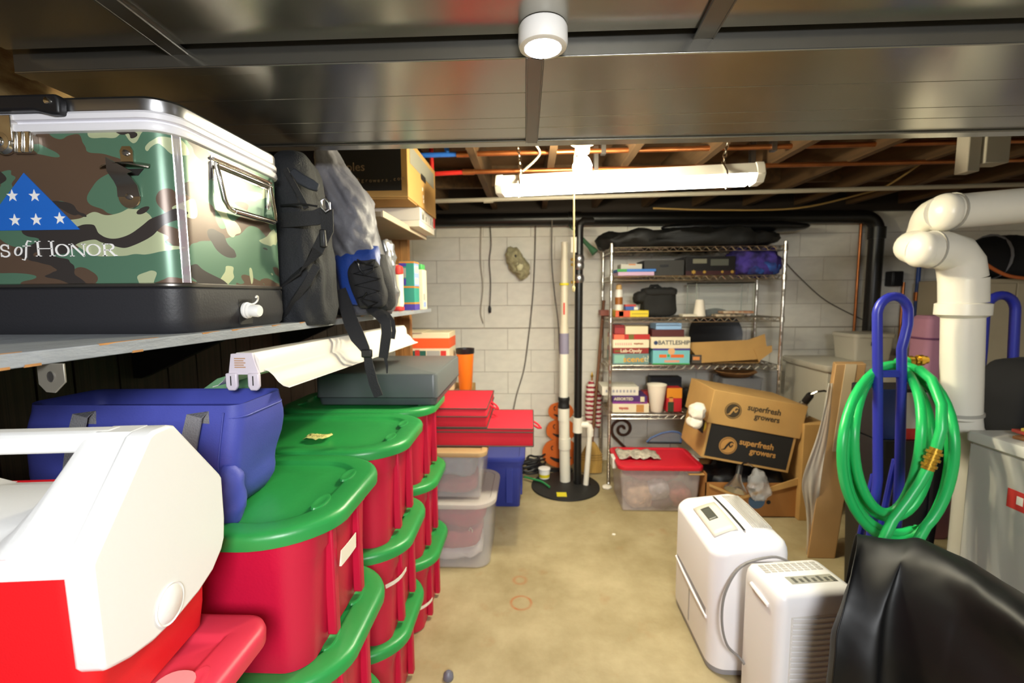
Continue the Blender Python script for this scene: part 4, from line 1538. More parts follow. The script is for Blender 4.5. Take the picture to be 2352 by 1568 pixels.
z0 = .372 + .262 + .002
fabric_box('long red fabric ornament box lying lower, sticking out past the clear bins', (-.30, 2.53, z0), .62, .40, .098, .02)
fabric_box('shorter two-tier red fabric ornament box resting on the long one', (-.475, 2.56, z0 + .101), .48, .46, .105, .045)

# blue bin on the floor behind
M_blue = mat('blue_bin_plastic', '33409c', 0.42)
bb = thing('storage_tote', 'dark blue plastic tote on the floor under the red fabric boxes', 'storage bin', (-.225, 3.12, 0))
obj('body', B().loft(rings_rr([(.035, 0), (.030, .006), (.012, .30), (.002, .302), (.0, .322), (.004, .325)], -.175, .175, -.19, .19, .05, 6)), M_blue, bb)
ob = B()
for xx in (-.11, .05):
    obj('rib', B().box(xx, xx + .05, -.178, -.15, .03, .29), M_blue, bb, bevel=.006)
for yy in (-.06, .03):
    obj('rib', B().box(.137, .160, yy, yy + .04, .04, .29), M_blue, bb, bevel=.006)
obj('lid', B().loft(rings_rr([(-.006, .322), (-.008, .326), (-.006, .345), (.002, .350), (.03, .350), (.036, .344), (.08, .344)], -.175, .175, -.19, .19, .055, 6)), M_blue, bb)

# plain carton carrying the orange things behind the grey bin
t = thing('cardboard_box', 'plain carton standing on the floor hidden behind the red fabric boxes', 'box', (-.70, 3.02, 0))
obj('carton', B().box(-.29, .29, -.20, .26, 0, .80), M_card, t, bevel=.004)
obj('tape', B().box(-.291, .291, -.03, .03, .795, .8012), mat('packing_tape', 'a88a58', 0.3), t)
t = thing('carton', 'cream and orange carton with coloured print behind the flat grey bin', 'box', (-.69, 2.96, .803))
obj('box', B().box(-.16, .17, -.12, .12, 0, .40), mat('cream_board', 'e6d8b4', 0.7, var=.05), t, bevel=.003)
obj('orange_band', B().box(-.1608, .1708, -.1208, .1208, .30, .365), mat('orange_band', 'ec5a20', 0.6), t, smooth=0)
ob = B().box(-.15, -.05, -.1212, -.1205, .20, .285).box(-.02, .02, -.1212, -.1205, .20, .285)
each('green_print', ob, mat('pine_print', '1d5a4c', 0.6), t, smooth=0)
each('red_print', B().box(-.05, -.02, -.1212, -.1205, .21, .29).box(.115, .15, -.1212, -.1205, .2, .285), M_red_ink, t, smooth=0)
obj('picture', B().box(.025, .11, -.1212, -.1205, .21, .285), mat('grey_print', 'a0a39c'), t, smooth=0)
obj('flap', B().box(-.16, .0, -.13, .12, .401, .404), mat('cream_board', 'e6d8b4'), t)
q = ony(1068, 800, 3.0)
t = thing('plastic_bucket', 'orange plastic tumbler with a black rim against the block wall', 'cup', (q.x, 3.0, .803))
hh = q.z - .803
obj('cup', B().lathe([(.0, .0), (.040, .0), (.043, .004), (.058, hh - .03), (.056, hh - .03), (.040, .006), (0, .006)], n=32), mat('orange_plastic', 'e8761c', 0.4), t)
obj('rim', B().lathe([(.0585, hh - .034), (.0625, hh - .028), (.062, hh - .004), (.064, hh), (.058, hh), (.056, hh - .02)], n=32, caps=False), M_black, t)

# ================================================================ sump corner
sc_ = Vector((.255, 3.30, 0))
t = thing('sump_cover', 'round black sump cover on the floor with a yellow warning sticker', 'cover', tuple(sc_))
obj('disc', B().lathe([(0, 0), (.25, 0), (.256, .004), (.254, .014), (.235, .016), (0, .016)], n=48), mat('black_cover', '1c1b1a', 0.6, bump=0.1), t)
q = onz(1290, 1135, .017) - sc_
obj('sticker', B().box(q.x - .035, q.x + .035, q.y - .035, q.y + .035, .016, .0172), mat('yellow_sticker', 'e0cf22', 0.5), t, smooth=0)
obj('grommet', B().lathe([(.032, .016), (.032, .022), (.02, .024), (0, .024)], (.16, .02, 0), 18), M_black, t)


def col_at(px, py, Y):
    return ony(px, py, Y)


YP = 3.37
b0 = col_at(1298, 1100, YP)
t = thing('sump_pipe', 'thick white discharge pipe rising from the sump cover with a black rubber coupling', 'pipe', (b0.x, YP, .017))
z = lambda py: ony(1296, py, YP).z - .017
xo = lambda px, py: ony(px, py, YP).x - b0.x
obj('lower_pipe', B().cyl((0, 0, 0), (xo(1295, 930), 0, z(930)), .040, 24), M_pvc, t)
obj('joint', B().cyl((xo(1297, 1025), 0, z(1030)), (xo(1297, 1010), 0, z(1005)), .045, 24), M_pvc, t)
obj('check_valve', B().cyl((xo(1295, 960), 0, z(965)), (xo(1295, 930), 0, z(935)), .043, 24), M_pvc, t)
obj('rubber_coupling', B().lathe([(.040, z(938)), (.044, z(936)), (.044, z(931)), (.041, z(929)), (.041, z(920)), (.044, z(918)), (.044, z(913)), (.040, z(911))], (xo(1295, 925), 0, 0), 24), mat('black_rubber', '141414', 0.6), t)
obj('upper_pipe', B().cyl((xo(1295, 912), 0, z(912)), (xo(1296, 765), 0, z(765)), .034, 24), M_pvc, t)
M_cream = mat('cream_pvc', 'd2c8b0', .4)
obj('check_valve_body', B().lathe([(0, 0), (.034, 0), (.034, .03), (.029, .06), (.029, z(600) - z(765)), (.024, z(590) - z(765)), (.024, z(556) - z(765)), (0, z(556) - z(765))], (xo(1296, 700), 0, z(765)), 24), M_cream, t)
obj('label_wrap', B().cyl((xo(1296, 812), 0, z(812)), (xo(1296, 765), 0, z(765)), .0352, 24), mat('lavender_label', '8a8498', 0.6), t)
obj('red_print', B().box(xo(1295, 720) - .006, xo(1295, 720) + .006, -.0305, -.028, z(722), z(695)), M_red_ink, t, smooth=0)
obj('yellow_band', B().cyl((xo(1296, 655), 0, z(655)), (xo(1296, 650), 0, z(650)), .0355, 24), mat('yellow_sticker', 'e0cf22'), t)

b0 = col_at(1326, 1108, 3.33)
t = thing('support_pole', 'black iron pipe standing on the sump cover, with valves near the top', 'pipe', (b0.x, 3.33, .017))
zz = lambda py: ony(1326, py, 3.33).z - .017
obj('pole', B().cyl((0, 0, 0), (0, 0, zz(518)), .029, 20), M_blackpipe, t)
obj('top_elbow', B().tube([(0, 0, zz(530)), (.005, 0, zz(515)), (.03, .01, zz(508)), (.1, .03, zz(507))], .029, 16), M_blackpipe, t)
obj('tee', B().cyl((0, -.001, zz(992)), (0, -.001, zz(958)), .036, 20).cyl((0, -.005, zz(975)), (.075, -.005, zz(975)), .025, 16).tube([(.06, -.005, zz(975)), (.085, -.005, zz(978)), (.092, -.005, zz(990))], .025, 14), M_pvc, t)
obj('branch_pipe', B().cyl((.092, -.005, zz(986)), (.06, -.03, 0.0), .020, 18).cyl((.092, -.005, zz(1000)), (.0915, -.006, zz(985)), .026, 18), M_pvc, t)
vb = B()
for py in (595, 610, 640):
    vb.lathe([(.0, -.03), (.03, -.03), (.038, -.012), (.038, .012), (.03, .03), (0, .03)], (0, -.002, zz(py)), 14)
each('valve', vb, M_steel, t)
vb = B()
for py in (596, 608, 648):
    vb.cyl((-.03, -.01, zz(py)), (-.055, -.02, zz(py)), .011, 10)
each('valve_stem', vb, mat('brass', 'c39a3a', 0.3, 0.9), t)
obj('flap_tag', B().box(-.06, -.02, -.02, -.012, zz(580), zz(545)), M_paper, t)

# wooden pumpkin stack leaning on the wall
q = ony(1288, 1073, 3.58)
t = thing('pumpkin_decoration', 'flat orange wooden decoration of three stacked pumpkins behind the white sump pipe', 'decoration', (q.x, 3.60, 0.0))
M_or = mat('pumpkin_orange', 'd5661c', 0.7, var=.12)
pz = [ony(1288, y, 3.58).z for y in (1073, 1012, 966, 925)]


def pumpkin(cx, zc_, rx, rz_):
    pts = []
    for k in range(40):
        a = 2 * PI * k / 40
        lob = 1 - .035 * abs(math.sin(a * 2.5 + .4))
        pts.append((cx + rx * math.cos(a) * lob, zc_ + rz_ * math.sin(a) * lob * (.94 if math.sin(a) > 0 else 1)))
    return pts


specs = [(0, (pz[0] + pz[1]) / 2 + .006, .155, (pz[1] - pz[0]) / 2 + .018), (.004, (pz[1] + pz[2]) / 2, .125, (pz[2] - pz[1]) / 2 + .016), (.0, (pz[2] + pz[3]) / 2, .105, (pz[3] - pz[2]) / 2 + .008)]
for i, (cx, zc_, rx, rz_) in enumerate(specs):
    p = obj('pumpkin', B().prism(pumpkin(cx, zc_, rx, rz_), -.008 + .001 * i, .010 + .001 * i, 'y'), M_or, t, bevel=.002)
    fb = B()
    yf = -.0115 + .001 * i
    fb.ribbon([(cx + rx * (-.55 + 1.1 * k / 8), yf, zc_ - rz_ * .28 - rz_ * .22 * math.sin(PI * k / 8)) for k in range(9)], [rz_ * (.08 + .18 * math.sin(PI * k / 8)) for k in range(9)], .002, (0, 0, 1))
    for s in (-1, 1):
        fb.tube([(cx + s * rx * .42 + .012 * math.cos(a_), yf, zc_ + rz_ * .32 + .016 * math.sin(a_)) for a_ in [PI * .4 + PI * 1.1 * k / 6 for k in range(7)]], .004, 6)
    each('painted_face', fb, M_ink, p, smooth=0)
obj('stem', B().prism([(-.02, pz[3]), (.02, pz[3]), (.026, pz[3] + .03), (-.005, pz[3] + .035)], -.006, .008, 'y'), M_black, t)
each('stand', B().box(-.10, .10, -.02, .03, 0, .018).box(-.012, .012, -.006, .01, .0, pz[0] + .04), M_black, t)

# rolled flag
m = bpy.data.materials.new('flag_stripes')
m.use_nodes = True
g = NT(m)
tc = g.n('ShaderNodeTexCoord')
wv = g.n('ShaderNodeTexWave')
wv.bands_direction = 'Z'
wv.inputs['Scale'].default_value = 8.3
wv.inputs['Distortion'].default_value = 1.2
wv.inputs['Detail Scale'].default_value = 4
g.l(tc.outputs['Object'], wv.inputs['Vector'])
cr = g.n('ShaderNodeValToRGB')
cr.color_ramp.interpolation = 'CONSTANT'
cr.color_ramp.elements[0].color = lin('9c1c32')
cr.color_ramp.elements[1].position = .5
cr.color_ramp.elements[1].color = lin('e6dccb')
g.l(wv.outputs['Fac'], cr.inputs['Fac'])
g.l(cr.outputs['Color'], m.node_tree.nodes['Principled BSDF'].inputs['Base Color'])
m.node_tree.nodes['Principled BSDF'].inputs['Roughness'].default_value = .85
q = ony(1358, 1000, 3.68)
t = thing('rolled_flag', 'rolled red and white striped flag on a stick beside the wire shelf', 'flag', (q.x, 3.70, .0))
zb, zt = ony(1358, 985, 3.68).z, ony(1358, 876, 3.68).z
obj('cloth', B().blob((-.005, 0, (zb + zt) / 2), (.042, .03, (zt - zb) / 2), .75, .008, 12, 3, folds=(.7, 30, 30, 2)), m, t)
obj('cloth', B().blob((.062, .02, (zb + zt) / 2 - .02), (.024, .02, (zt - zb) / 2 - .02), .8, .006, 12, 4, folds=(.7, 30, 30, 2)), m, t)
obj('stick', B().cyl((0, 0, .005), (.004, 0, zt + .04), .008, 10), M_wood, t)
obj('tip', B().lathe([(.009, 0), (.012, .01), (.004, .035), (0, .045)], (.004, 0, zt + .035), 12), mat('brass', 'c39a3a'), t)

# broom
f0, f1 = ony(1360, 1095, 3.52), ony(1387, 690, 3.72)
t = thing('broom', 'straw broom with a brown wooden handle leaning beside the wire shelf', 'broom', (f0.x, 3.54, 0))
hz = ony(1357, 1015, 3.55).z
top = f1 - Vector((f0.x, 3.54, 0))
mid_ = Vector((.0, .02, hz))
obj('handle', B().cyl(mid_ - Vector((0, 0, .03)), top, .012, 12), mat('broom_handle', '6e4426', 0.6), t)
M_straw = mat('broom_straw', 'c49a4e', 0.85, bump=0.5, bscale=50, var=0.25, vscale=10, stretch=(12, 12, 1))
rings = []
for k in range(9):
    f = k / 8
    zc_ = hz - (hz - .012) * f
    wdt = .022 + .062 * min(1, f * 2.4) ** .8 - .010 * max(0, f - .7)
    rings.append([Vector((wdt * math.cos(2 * PI * j / 24) * (1 + .03 * (j % 2)), .02 + .024 * (0.6 + .4 * f) * math.sin(2 * PI * j / 24), zc_)) for j in range(24)])
obj('straw_head', B().loft(rings), M_straw, t)
sb = B()
for f in (.42, .5, .58):
    zc_ = hz - (hz - .012) * f
    sb.tube([(.0865 * math.cos(2 * PI * j / 24), .02 + .0215 * math.sin(2 * PI * j / 24), zc_) for j in range(24)], .0025, 5, closed=True)
each('stitching', sb, mat('broom_thread', '8a6a34', 0.8), t)

# small things at the foot of the wall
q = onz(1253, 1100, .0)
t = thing('plastic_tub', 'small white tub with a yellow label at the edge of the sump cover', 'tub', (q.x - .01, q.y - .02, .018))
obj('tub', B().lathe([(0, 0), (.036, 0), (.040, .004), (.044, .07), (.047, .072), (.047, .08), (.04, .083), (0, .083)], n=28), M_white_plastic, t)
obj('label', B().lathe([(.0405, .012), (.0428, .038)], n=28, caps=False), mat('yellow_sticker', 'e0cf22'), t)
cable('floor_cable', 'green garden tube running from the blue tote onto the sump cover', [onz(1205, 1095, .03), onz(1225, 1100, .035), onz(1245, 1106, .03), onz(1262, 1118, .026)], .008, mat('green_tube', '2f8a4e', 0.4), 'hose')
for k, c_ in enumerate(((1218, 1060), (1232, 1075))):
    q = onz(c_[0], c_[1], .1)
    pts = []
    for j in range(46):
        a = 2 * PI * j / 11
        pts.append(Vector((q.x + (.075 + .02 * noise.noise(Vector((j * .3, k, 0)))) * math.cos(a), 3.48 + k * .09 + (.05) * math.sin(a * 1.03), .02 + .0028 * j + .02 * noise.noise(Vector((j * .5, k * 9, 2))))))
    pts = [Vector((p.x, p.y, max(.014, p.z))) for p in pts]
    cable('cable_coil', ('tangled black cable coil on the floor right of the blue tote' if k == 0 else 'smaller black cable tangle in front of the wooden pumpkins'), pts, .008, M_black, 'cable')
q = onz(1394, 1122, .0)
t = thing('scrap_paper', 'crumpled white scrap on the floor by the wire shelf post', 'paper', (q.x, q.y, .0))
obj('scrap', B().blob((0, 0, .014), (.035, .025, .013), .8, .006, 30, 4), M_paper, t)
q = onz(1410, 1228, 0)
t = thing('scrap_paper', 'tiny white speck of paper on the bare floor in front of the red-lidded clear bin', 'paper', (q.x, q.y, .0))
obj('scrap', B().blob((0, 0, .004), (.012, .007, .004), .8, .003, 60, 4, nu=16, nv=8), M_paper, t)
q = onz(1030, 1558, 0)
t = thing('caster', 'small grey plastic piece on the floor at the bottom edge near the tote stacks', 'scrap', (q.x, q.y, .0))
obj('piece', B().lathe([(0, 0), (.018, 0), (.02, .004), (.018, .02), (.008, .03), (0, .031)], n=20), mat('grey_plastic', '6b6b78', 0.4), t)
q = ony(1188, 603, YF - .06)
t = thing('hanging_bag', 'small olive mesh bag of things hanging on the block wall between the cords', 'bag', tuple(q))
M_olive = mat('olive_mesh', 'b9af86', 0.8, bump=.3, bscale=90, var=.4, vscale=30)
bb_ = B().blob((0, 0, 0), (.07, .04, .13), .8, .022, 16, 6, folds=(.6, 18, 18, 18))
o = obj('bag', bb_, M_olive, t)
o.rotation_euler = (0, math.radians(-28), 0)
obj('contents', B().blob((.02, -.035, -.03), (.028, .02, .04), .8, .006, 20, 7), mat('pale_yellow_plastic', 'e2dcb0', 0.5), t)
obj('contents', B().blob((-.022, -.035, .045), (.02, .015, .022), .8, .006, 20, 8), M_black, t)
obj('hook', B().tube([(-.06, .03, .11), (-.06, .03, .135), (-.055, .05, .14)], .003, 6), M_steel, t)
a, b_ = ony(1320, 530, 3.6), ony(1362, 575, 3.55)
t = thing('spray_nozzle', 'green garden wand hanging diagonally behind the black iron pipe', 'nozzle', tuple(a))
d = b_ - a
M_gt = mat('dark_green_plastic', '3f6a48', 0.5)
obj('wand', B().tube([(0, 0, 0), d * .5, d * .8, d], [.013, .016, .018, .026], 12), M_gt, t)
obj('head', B().tube([d, d * 1.12], [.026, .03], 14), M_gt, t)
obj('hanger', B().tube([(-.03, .1, .06), (-.03, .0, .02), (0, 0, 0)], .005, 6), M_gt, t)

# ================================================================ chrome wire shelving
SX0, SX1, SY0, SY1 = .585, 1.812, 3.35, 3.74
M_wire = mat('chrome_wire', 'd6d1c6', 0.3, 1.0)
ws = thing('wire_shelf', 'tall chrome wire shelving unit against the block wall', 'shelving', ((SX0 + SX1) / 2, (SY0 + SY1) / 2, 0))
cx0, cy0 = (SX0 + SX1) / 2, (SY0 + SY1) / 2
LV = [ony(1410, y, SY0).z for y in (567, 633, 729, 838, 951)]
ztop = ony(1403, 558, SY0).z
src = None
for x in (SX0, SX1):
    for y in (SY0, SY1):
        if src is None:
            prof = [(0, 0), (.014, 0), (.016, .012), (.0125, .02)]
            zz_ = .02
            while zz_ < ztop - .02:
                prof += [(.0128, zz_), (.0128, zz_ + .021), (.0116, zz_ + .0225), (.0116, zz_ + .0245)]
                zz_ += .0254
            prof += [(.0125, ztop - .012), (.0125, ztop - .003), (.009, ztop), (0, ztop)]
            src = obj('post', B().lathe(prof, n=12), M_wire, ws, smooth=30)
            src.location = (x - cx0, y - cy0, 0)
        else:
            piece(src, 'post', ws, (x - cx0, y - cy0, 0))
ssrc = None
for lv in LV:
    if ssrc is None:
        b = B()
        hx, hy = (SX1 - SX0) / 2, (SY1 - SY0) / 2
        for z in (-.004, -.034):
            b.tube([(p.x, p.y, z) for p in rr(-hx, hx, -hy, hy, .01, 0, 2)], .0035, 6, closed=True)
        nz_ = 42
        for s in (-1, 1):
            b.tube([(-hx + 2 * hx * k / nz_, s * hy, -.005 if k % 2 else -.033) for k in range(nz_ + 1)], .0036, 5)
        for s in (-1, 1):
            b.tube([(s * hx, -hy + 2 * hy * k / 8, -.005 if k % 2 else -.033) for k in range(9)], .0026, 5)
        dw = B()
        for k in range(1, 30):
            x = -hx + 2 * hx * k / 30
            dw.tube([(x, -hy, -.002), (x, hy, -.002)], .0016, 5)
        for y in (-.1, .0, .1):
            dw.tube([(-hx, y, -.006), (hx, y, -.006)], .003, 5)
        ssrc = obj('shelf', b, M_wire, ws)
        ssrc.location = (0, 0, lv)
        clb = B()
        for x in (-hx, hx):
            for y in (-hy, hy):
                clb.lathe([(.013, -.042), (.018, -.038), (.0165, .0), (.013, .004)], (x, y, 0), 12)
        csrc = each('collar', clb, M_wire, ssrc)
        dsrc = obj('deck_wires', dw, M_wire, ssrc)
        dsrc['kind'] = 'stuff'
    else:
        o = piece(ssrc, 'shelf', ws, (0, 0, lv))
        for c_ in csrc:
            piece(c_, 'collar', o, (0, 0, 0))
        piece(dsrc, 'deck_wires', o, (0, 0, 0))['kind'] = 'stuff'
LV = [l_ + .002 for l_ in LV]


def gbox(name, label, px0, px1, pyt, zb, Y, D, m, cat='box', group=None, lid=None, pyb=None, rz=0):
    """a carton whose front face spans px0..px1 at depth Y and stands at height zb"""
    a, c = ony(px0, pyt, Y), ony(px1, pyt, Y)
    H = (a.z + c.z) / 2 - zb
    Wd = c.x - a.x
    t = thing(name, label, cat, ((a.x + c.x) / 2, Y, zb), rz, group)
    if lid:
        obj('tray', B().box(-Wd / 2 + .003, Wd / 2 - .003, .003, D - .003, 0, H - .004), lid, t)
        obj('lid', B().box(-Wd / 2, Wd / 2, 0, D, H * .2, H), m, t, bevel=.0015)
    else:
        obj('box', B().box(-Wd / 2, Wd / 2, 0, D, 0, H), m, t, bevel=.002)
    t['_w'], t['_h'] = Wd, H
    return t, Wd, H


def ftext(t, s, x, z, size, m, sx=1.0, bold=0.0, name='lettering'):
    return text(name, s, size, m, t, face_mtx((x, -.0012, z), *FRONT), bold=bold, sx=sx)


def scribble(t, x0, x1, z, h, m, n=26):
    pts = [(x0 + (x1 - x0) * k / n, -.0015, z + h * .5 * math.sin(k * 1.9) * (.5 + .5 * abs(noise.noise(Vector((k * .7, x0 * 9, 1)))) * 2)) for k in range(n + 1)]
    return obj('script_print', B().tube(pts, .0022, 5), m, t)


def fpatch(t, x0, x1, z0, z1, m, nm='print_patch'):
    return obj(nm, B().box(x0, x1, -.0009, .0, z0, z1), m, t, smooth=0)


P = lambda n, c, r=.55: mat('print_' + n, c, r)
Y0 = SY0 + .05
# second level
z = LV[1]
t, w_, h_ = gbox('board_game', 'flat pink box under the flat blue box, upper left of the wire shelf', 1420, 1503, 624, z, Y0, .22, P('pink', 'd9b2cc'))
z += h_ + .0005
t, w_, h_ = gbox('board_game', 'flat blue box with a green corner lying on the flat pink box', 1418, 1507, 617.5, z, Y0, .22, P('blue2', '3f7fd0'))
fpatch(t, -w_ / 2, -w_ / 2 + .07, 0, h_, P('leaf', '3ca04c'))
z += h_ + .0005
t, w_, h_ = gbox('board_game', 'small white box on top of the flat blue box', 1426, 1475, 606, z, Y0 + .02, .14, P('offwhite', 'cfc8b6'))
fpatch(t, -.02, .03, h_ * .75, h_, P('orange2', 'd98a4a'))
t, w_, h_ = gbox('case', 'plain dark grey case on the upper level of the wire shelf', 1480, 1572, 597, LV[1], Y0 + .03, .25, mat('dark_case', '383631', 0.6), 'case')
obj('latch', B().box(-.03, .03, -.006, 0, h_ * .55, h_ * .7), M_black, t)
t, w_, h_ = gbox('board_game', 'black box with pale print and gold figures beside the purple fabric', 1576, 1690, 588, LV[1], Y0 + .01, .28, mat('black_box', '15110f', 0.4))
fpatch(t, -w_ * .36, -w_ * .08, h_ * .62, h_ * .86, P('faded', '7d7a64'))
fpatch(t, .0, w_ * .36, h_ * .5, h_ * .84, P('faded2', '55564a'))
fpatch(t, -w_ * .5, w_ * .5, 0, h_ * .22, P('maroon', '3a1414'))
ob = B()
for f, s in ((-.34, .018), (-.12, .014), (.24, .012), (.44, .014)):
    ob.star((w_ * f, -.0012, h_ * .16), s, (1, 0, 0), (0, 0, 1), .001, n=6, r2=.6)
each('gold_figure', ob, P('gold', 'b8913a', .4), t, smooth=0)
a, c = ony(1690, 628, Y0), ony(1800, 575, Y0)
t = thing('fabric_heap', 'crumpled purple and blue fabric at the right end of the upper wire level', 'fabric', ((a.x + c.x) / 2, Y0 + .13, LV[1]))
obj('cloth', B().blob((.0, 0, .092), (.185, .12, .092), .7, .03, 9, 41, folds=(.8, 10, 10, 14)), mat('purple_cloth', '4c3a96', 0.8, col2='241c50', vscale=16), t)
obj('cloth', B().blob((.05, -.06, .04), (.11, .08, .04), .8, .02, 12, 42, folds=(.8, 14, 14, 14)), mat('blue_cloth', '2f5fae', 0.8, col2='2a2560', vscale=14), t)

# things lying on the very top
a, c = ony(1390, 560, 3.5), ony(1790, 540, 3.5)
t = thing('tarp_bundle', 'dark rumpled tarp bundle lying along the top of the wire shelf', 'tarp', ((a.x + c.x) / 2 - .02, 3.56, LV[0] + .004))
obj('bundle', B().blob((0, 0, .062), (.66, .17, .058), .6, .03, 7, 51, folds=(.8, 8, 8, 14), nu=70, nv=26), mat('dark_tarp', '191815', 0.6, var=.5, vscale=12), t)
q = ony(1760, 530, 3.45)
t = thing('long_bag', 'long pointed black bag lying on the tarp bundle and reaching past the shelf end', 'bag', (q.x - .28, 3.56, LV[0] + .112))
obj('bag', B().blob((.1, 0, .045), (.55, .10, .045), .9, .008, 6, 52), mat('black_vinyl', '0e0e0f', 0.35), t)

# third level
z = LV[2]
t, w_, h_ = gbox('board_game', 'yellow and red flat box on the third wire level under the spray can', 1414, 1490, 713, z, Y0 - .02, .24, P('yellow', 'e2c62a'))
fpatch(t, -w_ / 2, -w_ * .06, 0, h_, P('redorange', 'd2542e'))
fpatch(t, -w_ * .40, -w_ * .26, h_ * .1, h_ * .9, P('lime', '8fae3a'))
ob = B()
for k in range(11):
    ob.box(-.0 + k * .0105, .006 + k * .0105, -.0012, 0, h_ * .4, h_ * .6)
each('fine_print', ob, P('ochre', '9a8426'), t, smooth=0)
zb = z + h_ + .0008
q = ony(1424, 690, Y0)
t = thing('spray_can', 'white and amber aerosol can standing on the yellow box', 'can', (q.x, Y0 + .05, zb))
ct = ony(1424, 652, Y0).z - zb
obj('can', B().lathe([(0, 0), (.028, 0), (.0285, .004), (.0285, ct * .74), (.022, ct * .80), (0, ct * .80)], n=24), mat('white_can', 'e6e0d4', 0.35), t)
obj('amber_label', B().lathe([(.0288, ct * .22), (.0288, ct * .5)], n=24, caps=False), mat('amber_label', '9a5a1e', 0.4), t)
obj('cap', B().lathe([(.0225, ct * .79), (.0235, ct * .81), (.021, ct * .96), (.012, ct), (0, ct)], n=20), mat('tan_cap', 'c39a5c', 0.5), t)
t, w_, h_ = gbox('small_box', 'little blue box with a white corner behind the aerosol can', 1437, 1467, 704, zb, Y0 + .03, .08, P('blue3', '3c5ea8'))
fpatch(t, w_ * .15, w_ * .45, .002, h_ - .002, M_paper)
t, w_, h_ = gbox('small_box', 'little red box on the little blue box', 1436, 1461, 699, zb + h_ + .0005, Y0 + .04, .06, P('red3', 'c8463c'))
a, c = ony(1466, 725, Y0), ony(1560, 655, Y0)
t = thing('lunch_bag', 'soft black lunch bag in the middle of the third wire level', 'bag', ((a.x + c.x) / 2 + .01, Y0 + .10, LV[2]))
hh = c.z - LV[2]
M_lb = mat('black_bag_fabric', '1d1c19', 0.8, bump=.3, bscale=100, var=.3)
obj('bag_body', B().blob((.015, 0, hh * .42), (.125, .085, hh * .43), .38, .014, 10, 61), M_lb, t)
obj('top_flap', B().blob((.01, -.02, hh * .80), (.125, .08, hh * .12), .5, .012, 10, 62), M_lb, t)
obj('side_pocket', B().blob((-.12, -.02, hh * .62), (.05, .06, hh * .2), .55, .012, 12, 63), M_lb, t)
obj('handle', B().tube([(-.06, -.03, hh * .9), (-.05, -.03, hh * .99), (-.0, -.03, hh * 1.0), (.02, -.03, hh * .92)], .012, 8), M_lb, t)
q = ony(1612, 727, Y0 - .02)
t = thing('foam_cup', 'white cup standing upside down on the third wire level', 'cup', (q.x, Y0 + .03, LV[2]))
ch_ = ony(1612, 688, Y0).z - LV[2]
obj('cup', B().lathe([(0, .004), (.030, .004), (.041, 0), (.044, .004), (.029, ch_), (0, ch_)], n=28), mat('foam_white', 'ece2cf', 0.7), t)
a, c = ony(1597, 650, Y0 + .1), ony(1725, 725, Y0 + .1)
t = thing('glass_tank', 'empty glass tank with a dark top rim on the third wire level', 'tank', ((a.x + c.x) / 2, Y0 + .17, LV[2]))
wd, hh = (c.x - a.x) / 2, a.z - LV[2]
M_glass = mat('tank_glass', 'cfd8d4', 0.05, alpha=0.08)
each('glass', B().box(-wd, wd, -.10, -.096, .0, hh).box(-wd, wd, .096, .10, 0, hh).box(-wd, -wd + .004, -.1, .1, 0, hh).box(wd - .004, wd, -.1, .1, 0, hh), M_glass, t, smooth=0)
rb = B()
for y in (-.1, .1):
    rb.tube([(-wd - .003, y, hh), (wd + .003, y, hh)], .006, 6)
for x in (-wd, wd):
    rb.tube([(x, -.1, hh), (x, .1, hh)], .006, 6)
each('rim', rb, mat('dark_rim', '2e2a22', .5), t)
rb = B()
for x in (-wd, wd):
    for y in (-.1, .1):
        rb.tube([(x, y, 0), (x, y, hh)], .0035, 6)
each('edge', rb, mat('glass_edge', 'a9b0a2', .3), t)
for lab, px, py, wd_, c_, yy in (('small folded cream paper beside the lunch bag on the third wire level', 1580, 718, .05, 'd8cfb8', .03), ('colourful magazine lying by the glass tank, third wire level', 1690, 712, .11, 'a0623e', .02), ('small dark magazine under the colourful one by the tank', 1668, 722, .10, '4a4438', .0)):
    q = ony(px, py, Y0 + .02)
    t = thing('magazine', lab, 'paper', (q.x, Y0 + .0 + yy, LV[2] + (.022 if 'colourful mag' in lab else 0)))
    obj('pages', B().box(-wd_, wd_, -.05, .05, 0, .018), mat('mag_' + c_, c_, .6, col2='c9b69a' if 'colour' in lab else None, vscale=30), t, bevel=.003)
q = ony(1716, 718, Y0)
t = thing('white_ball', 'small white ball near the right end of the third wire level', 'ball', (q.x + .02, Y0 + .02, LV[2] + .02))
obj('ball', B().blob((0, 0, 0), (.02, .02, .02), 1.0), M_white_plastic, t)
t, w_, h_ = gbox('board_game', 'box on the red end behind the left post of the third wire level', 1379, 1400, 712, LV[2], SY1 - .12, .1, P('maroon2', '8a4a3a'))

# fourth level: two stacks of games and an open carton
z = LV[3]
GY = SY0 + .02
t, w_, h_ = gbox('board_game', 'grey-green box with yellow print, bottom of the left stack of games', 1408, 1491, 812, z, GY, .26, P('greyteal', '6c8a86'), group=None)
fpatch(t, -w_ * .46, -w_ * .18, .01, h_ - .01, P('mint', '86b8a4'))
ftext(t, 'scene', .02, h_ * .46, h_ * .75, P('amber', 'd9a22c'), sx=1.15, bold=.001)
ftext(t, 'it?', w_ * .41, h_ * .5, h_ * .8, P('cream', 'd9cfae'), sx=.8)
z += h_ + .0006
t, w_, h_ = gbox('board_game', 'dark red box with white script, second up in the left stack of games', 1409, 1490, 799, z, GY, .26, P('darkred', '8c2420'))
ftext(t, 'Lab-Opoly', .0, h_ * .5, h_ * .8, P('cream', 'd9cfae'), sx=1.1, bold=.001)
fpatch(t, -w_ * .46, -w_ * .30, h_ * .3, h_ * .6, P('olive', '6a6224'))
z += h_ + .0006
t, w_, h_ = gbox('board_game', 'cream box with red lettering, third up in the left stack of games', 1408, 1491, 780, z, GY, .26, P('creambox', 'e4d8b8'))
ob = B()
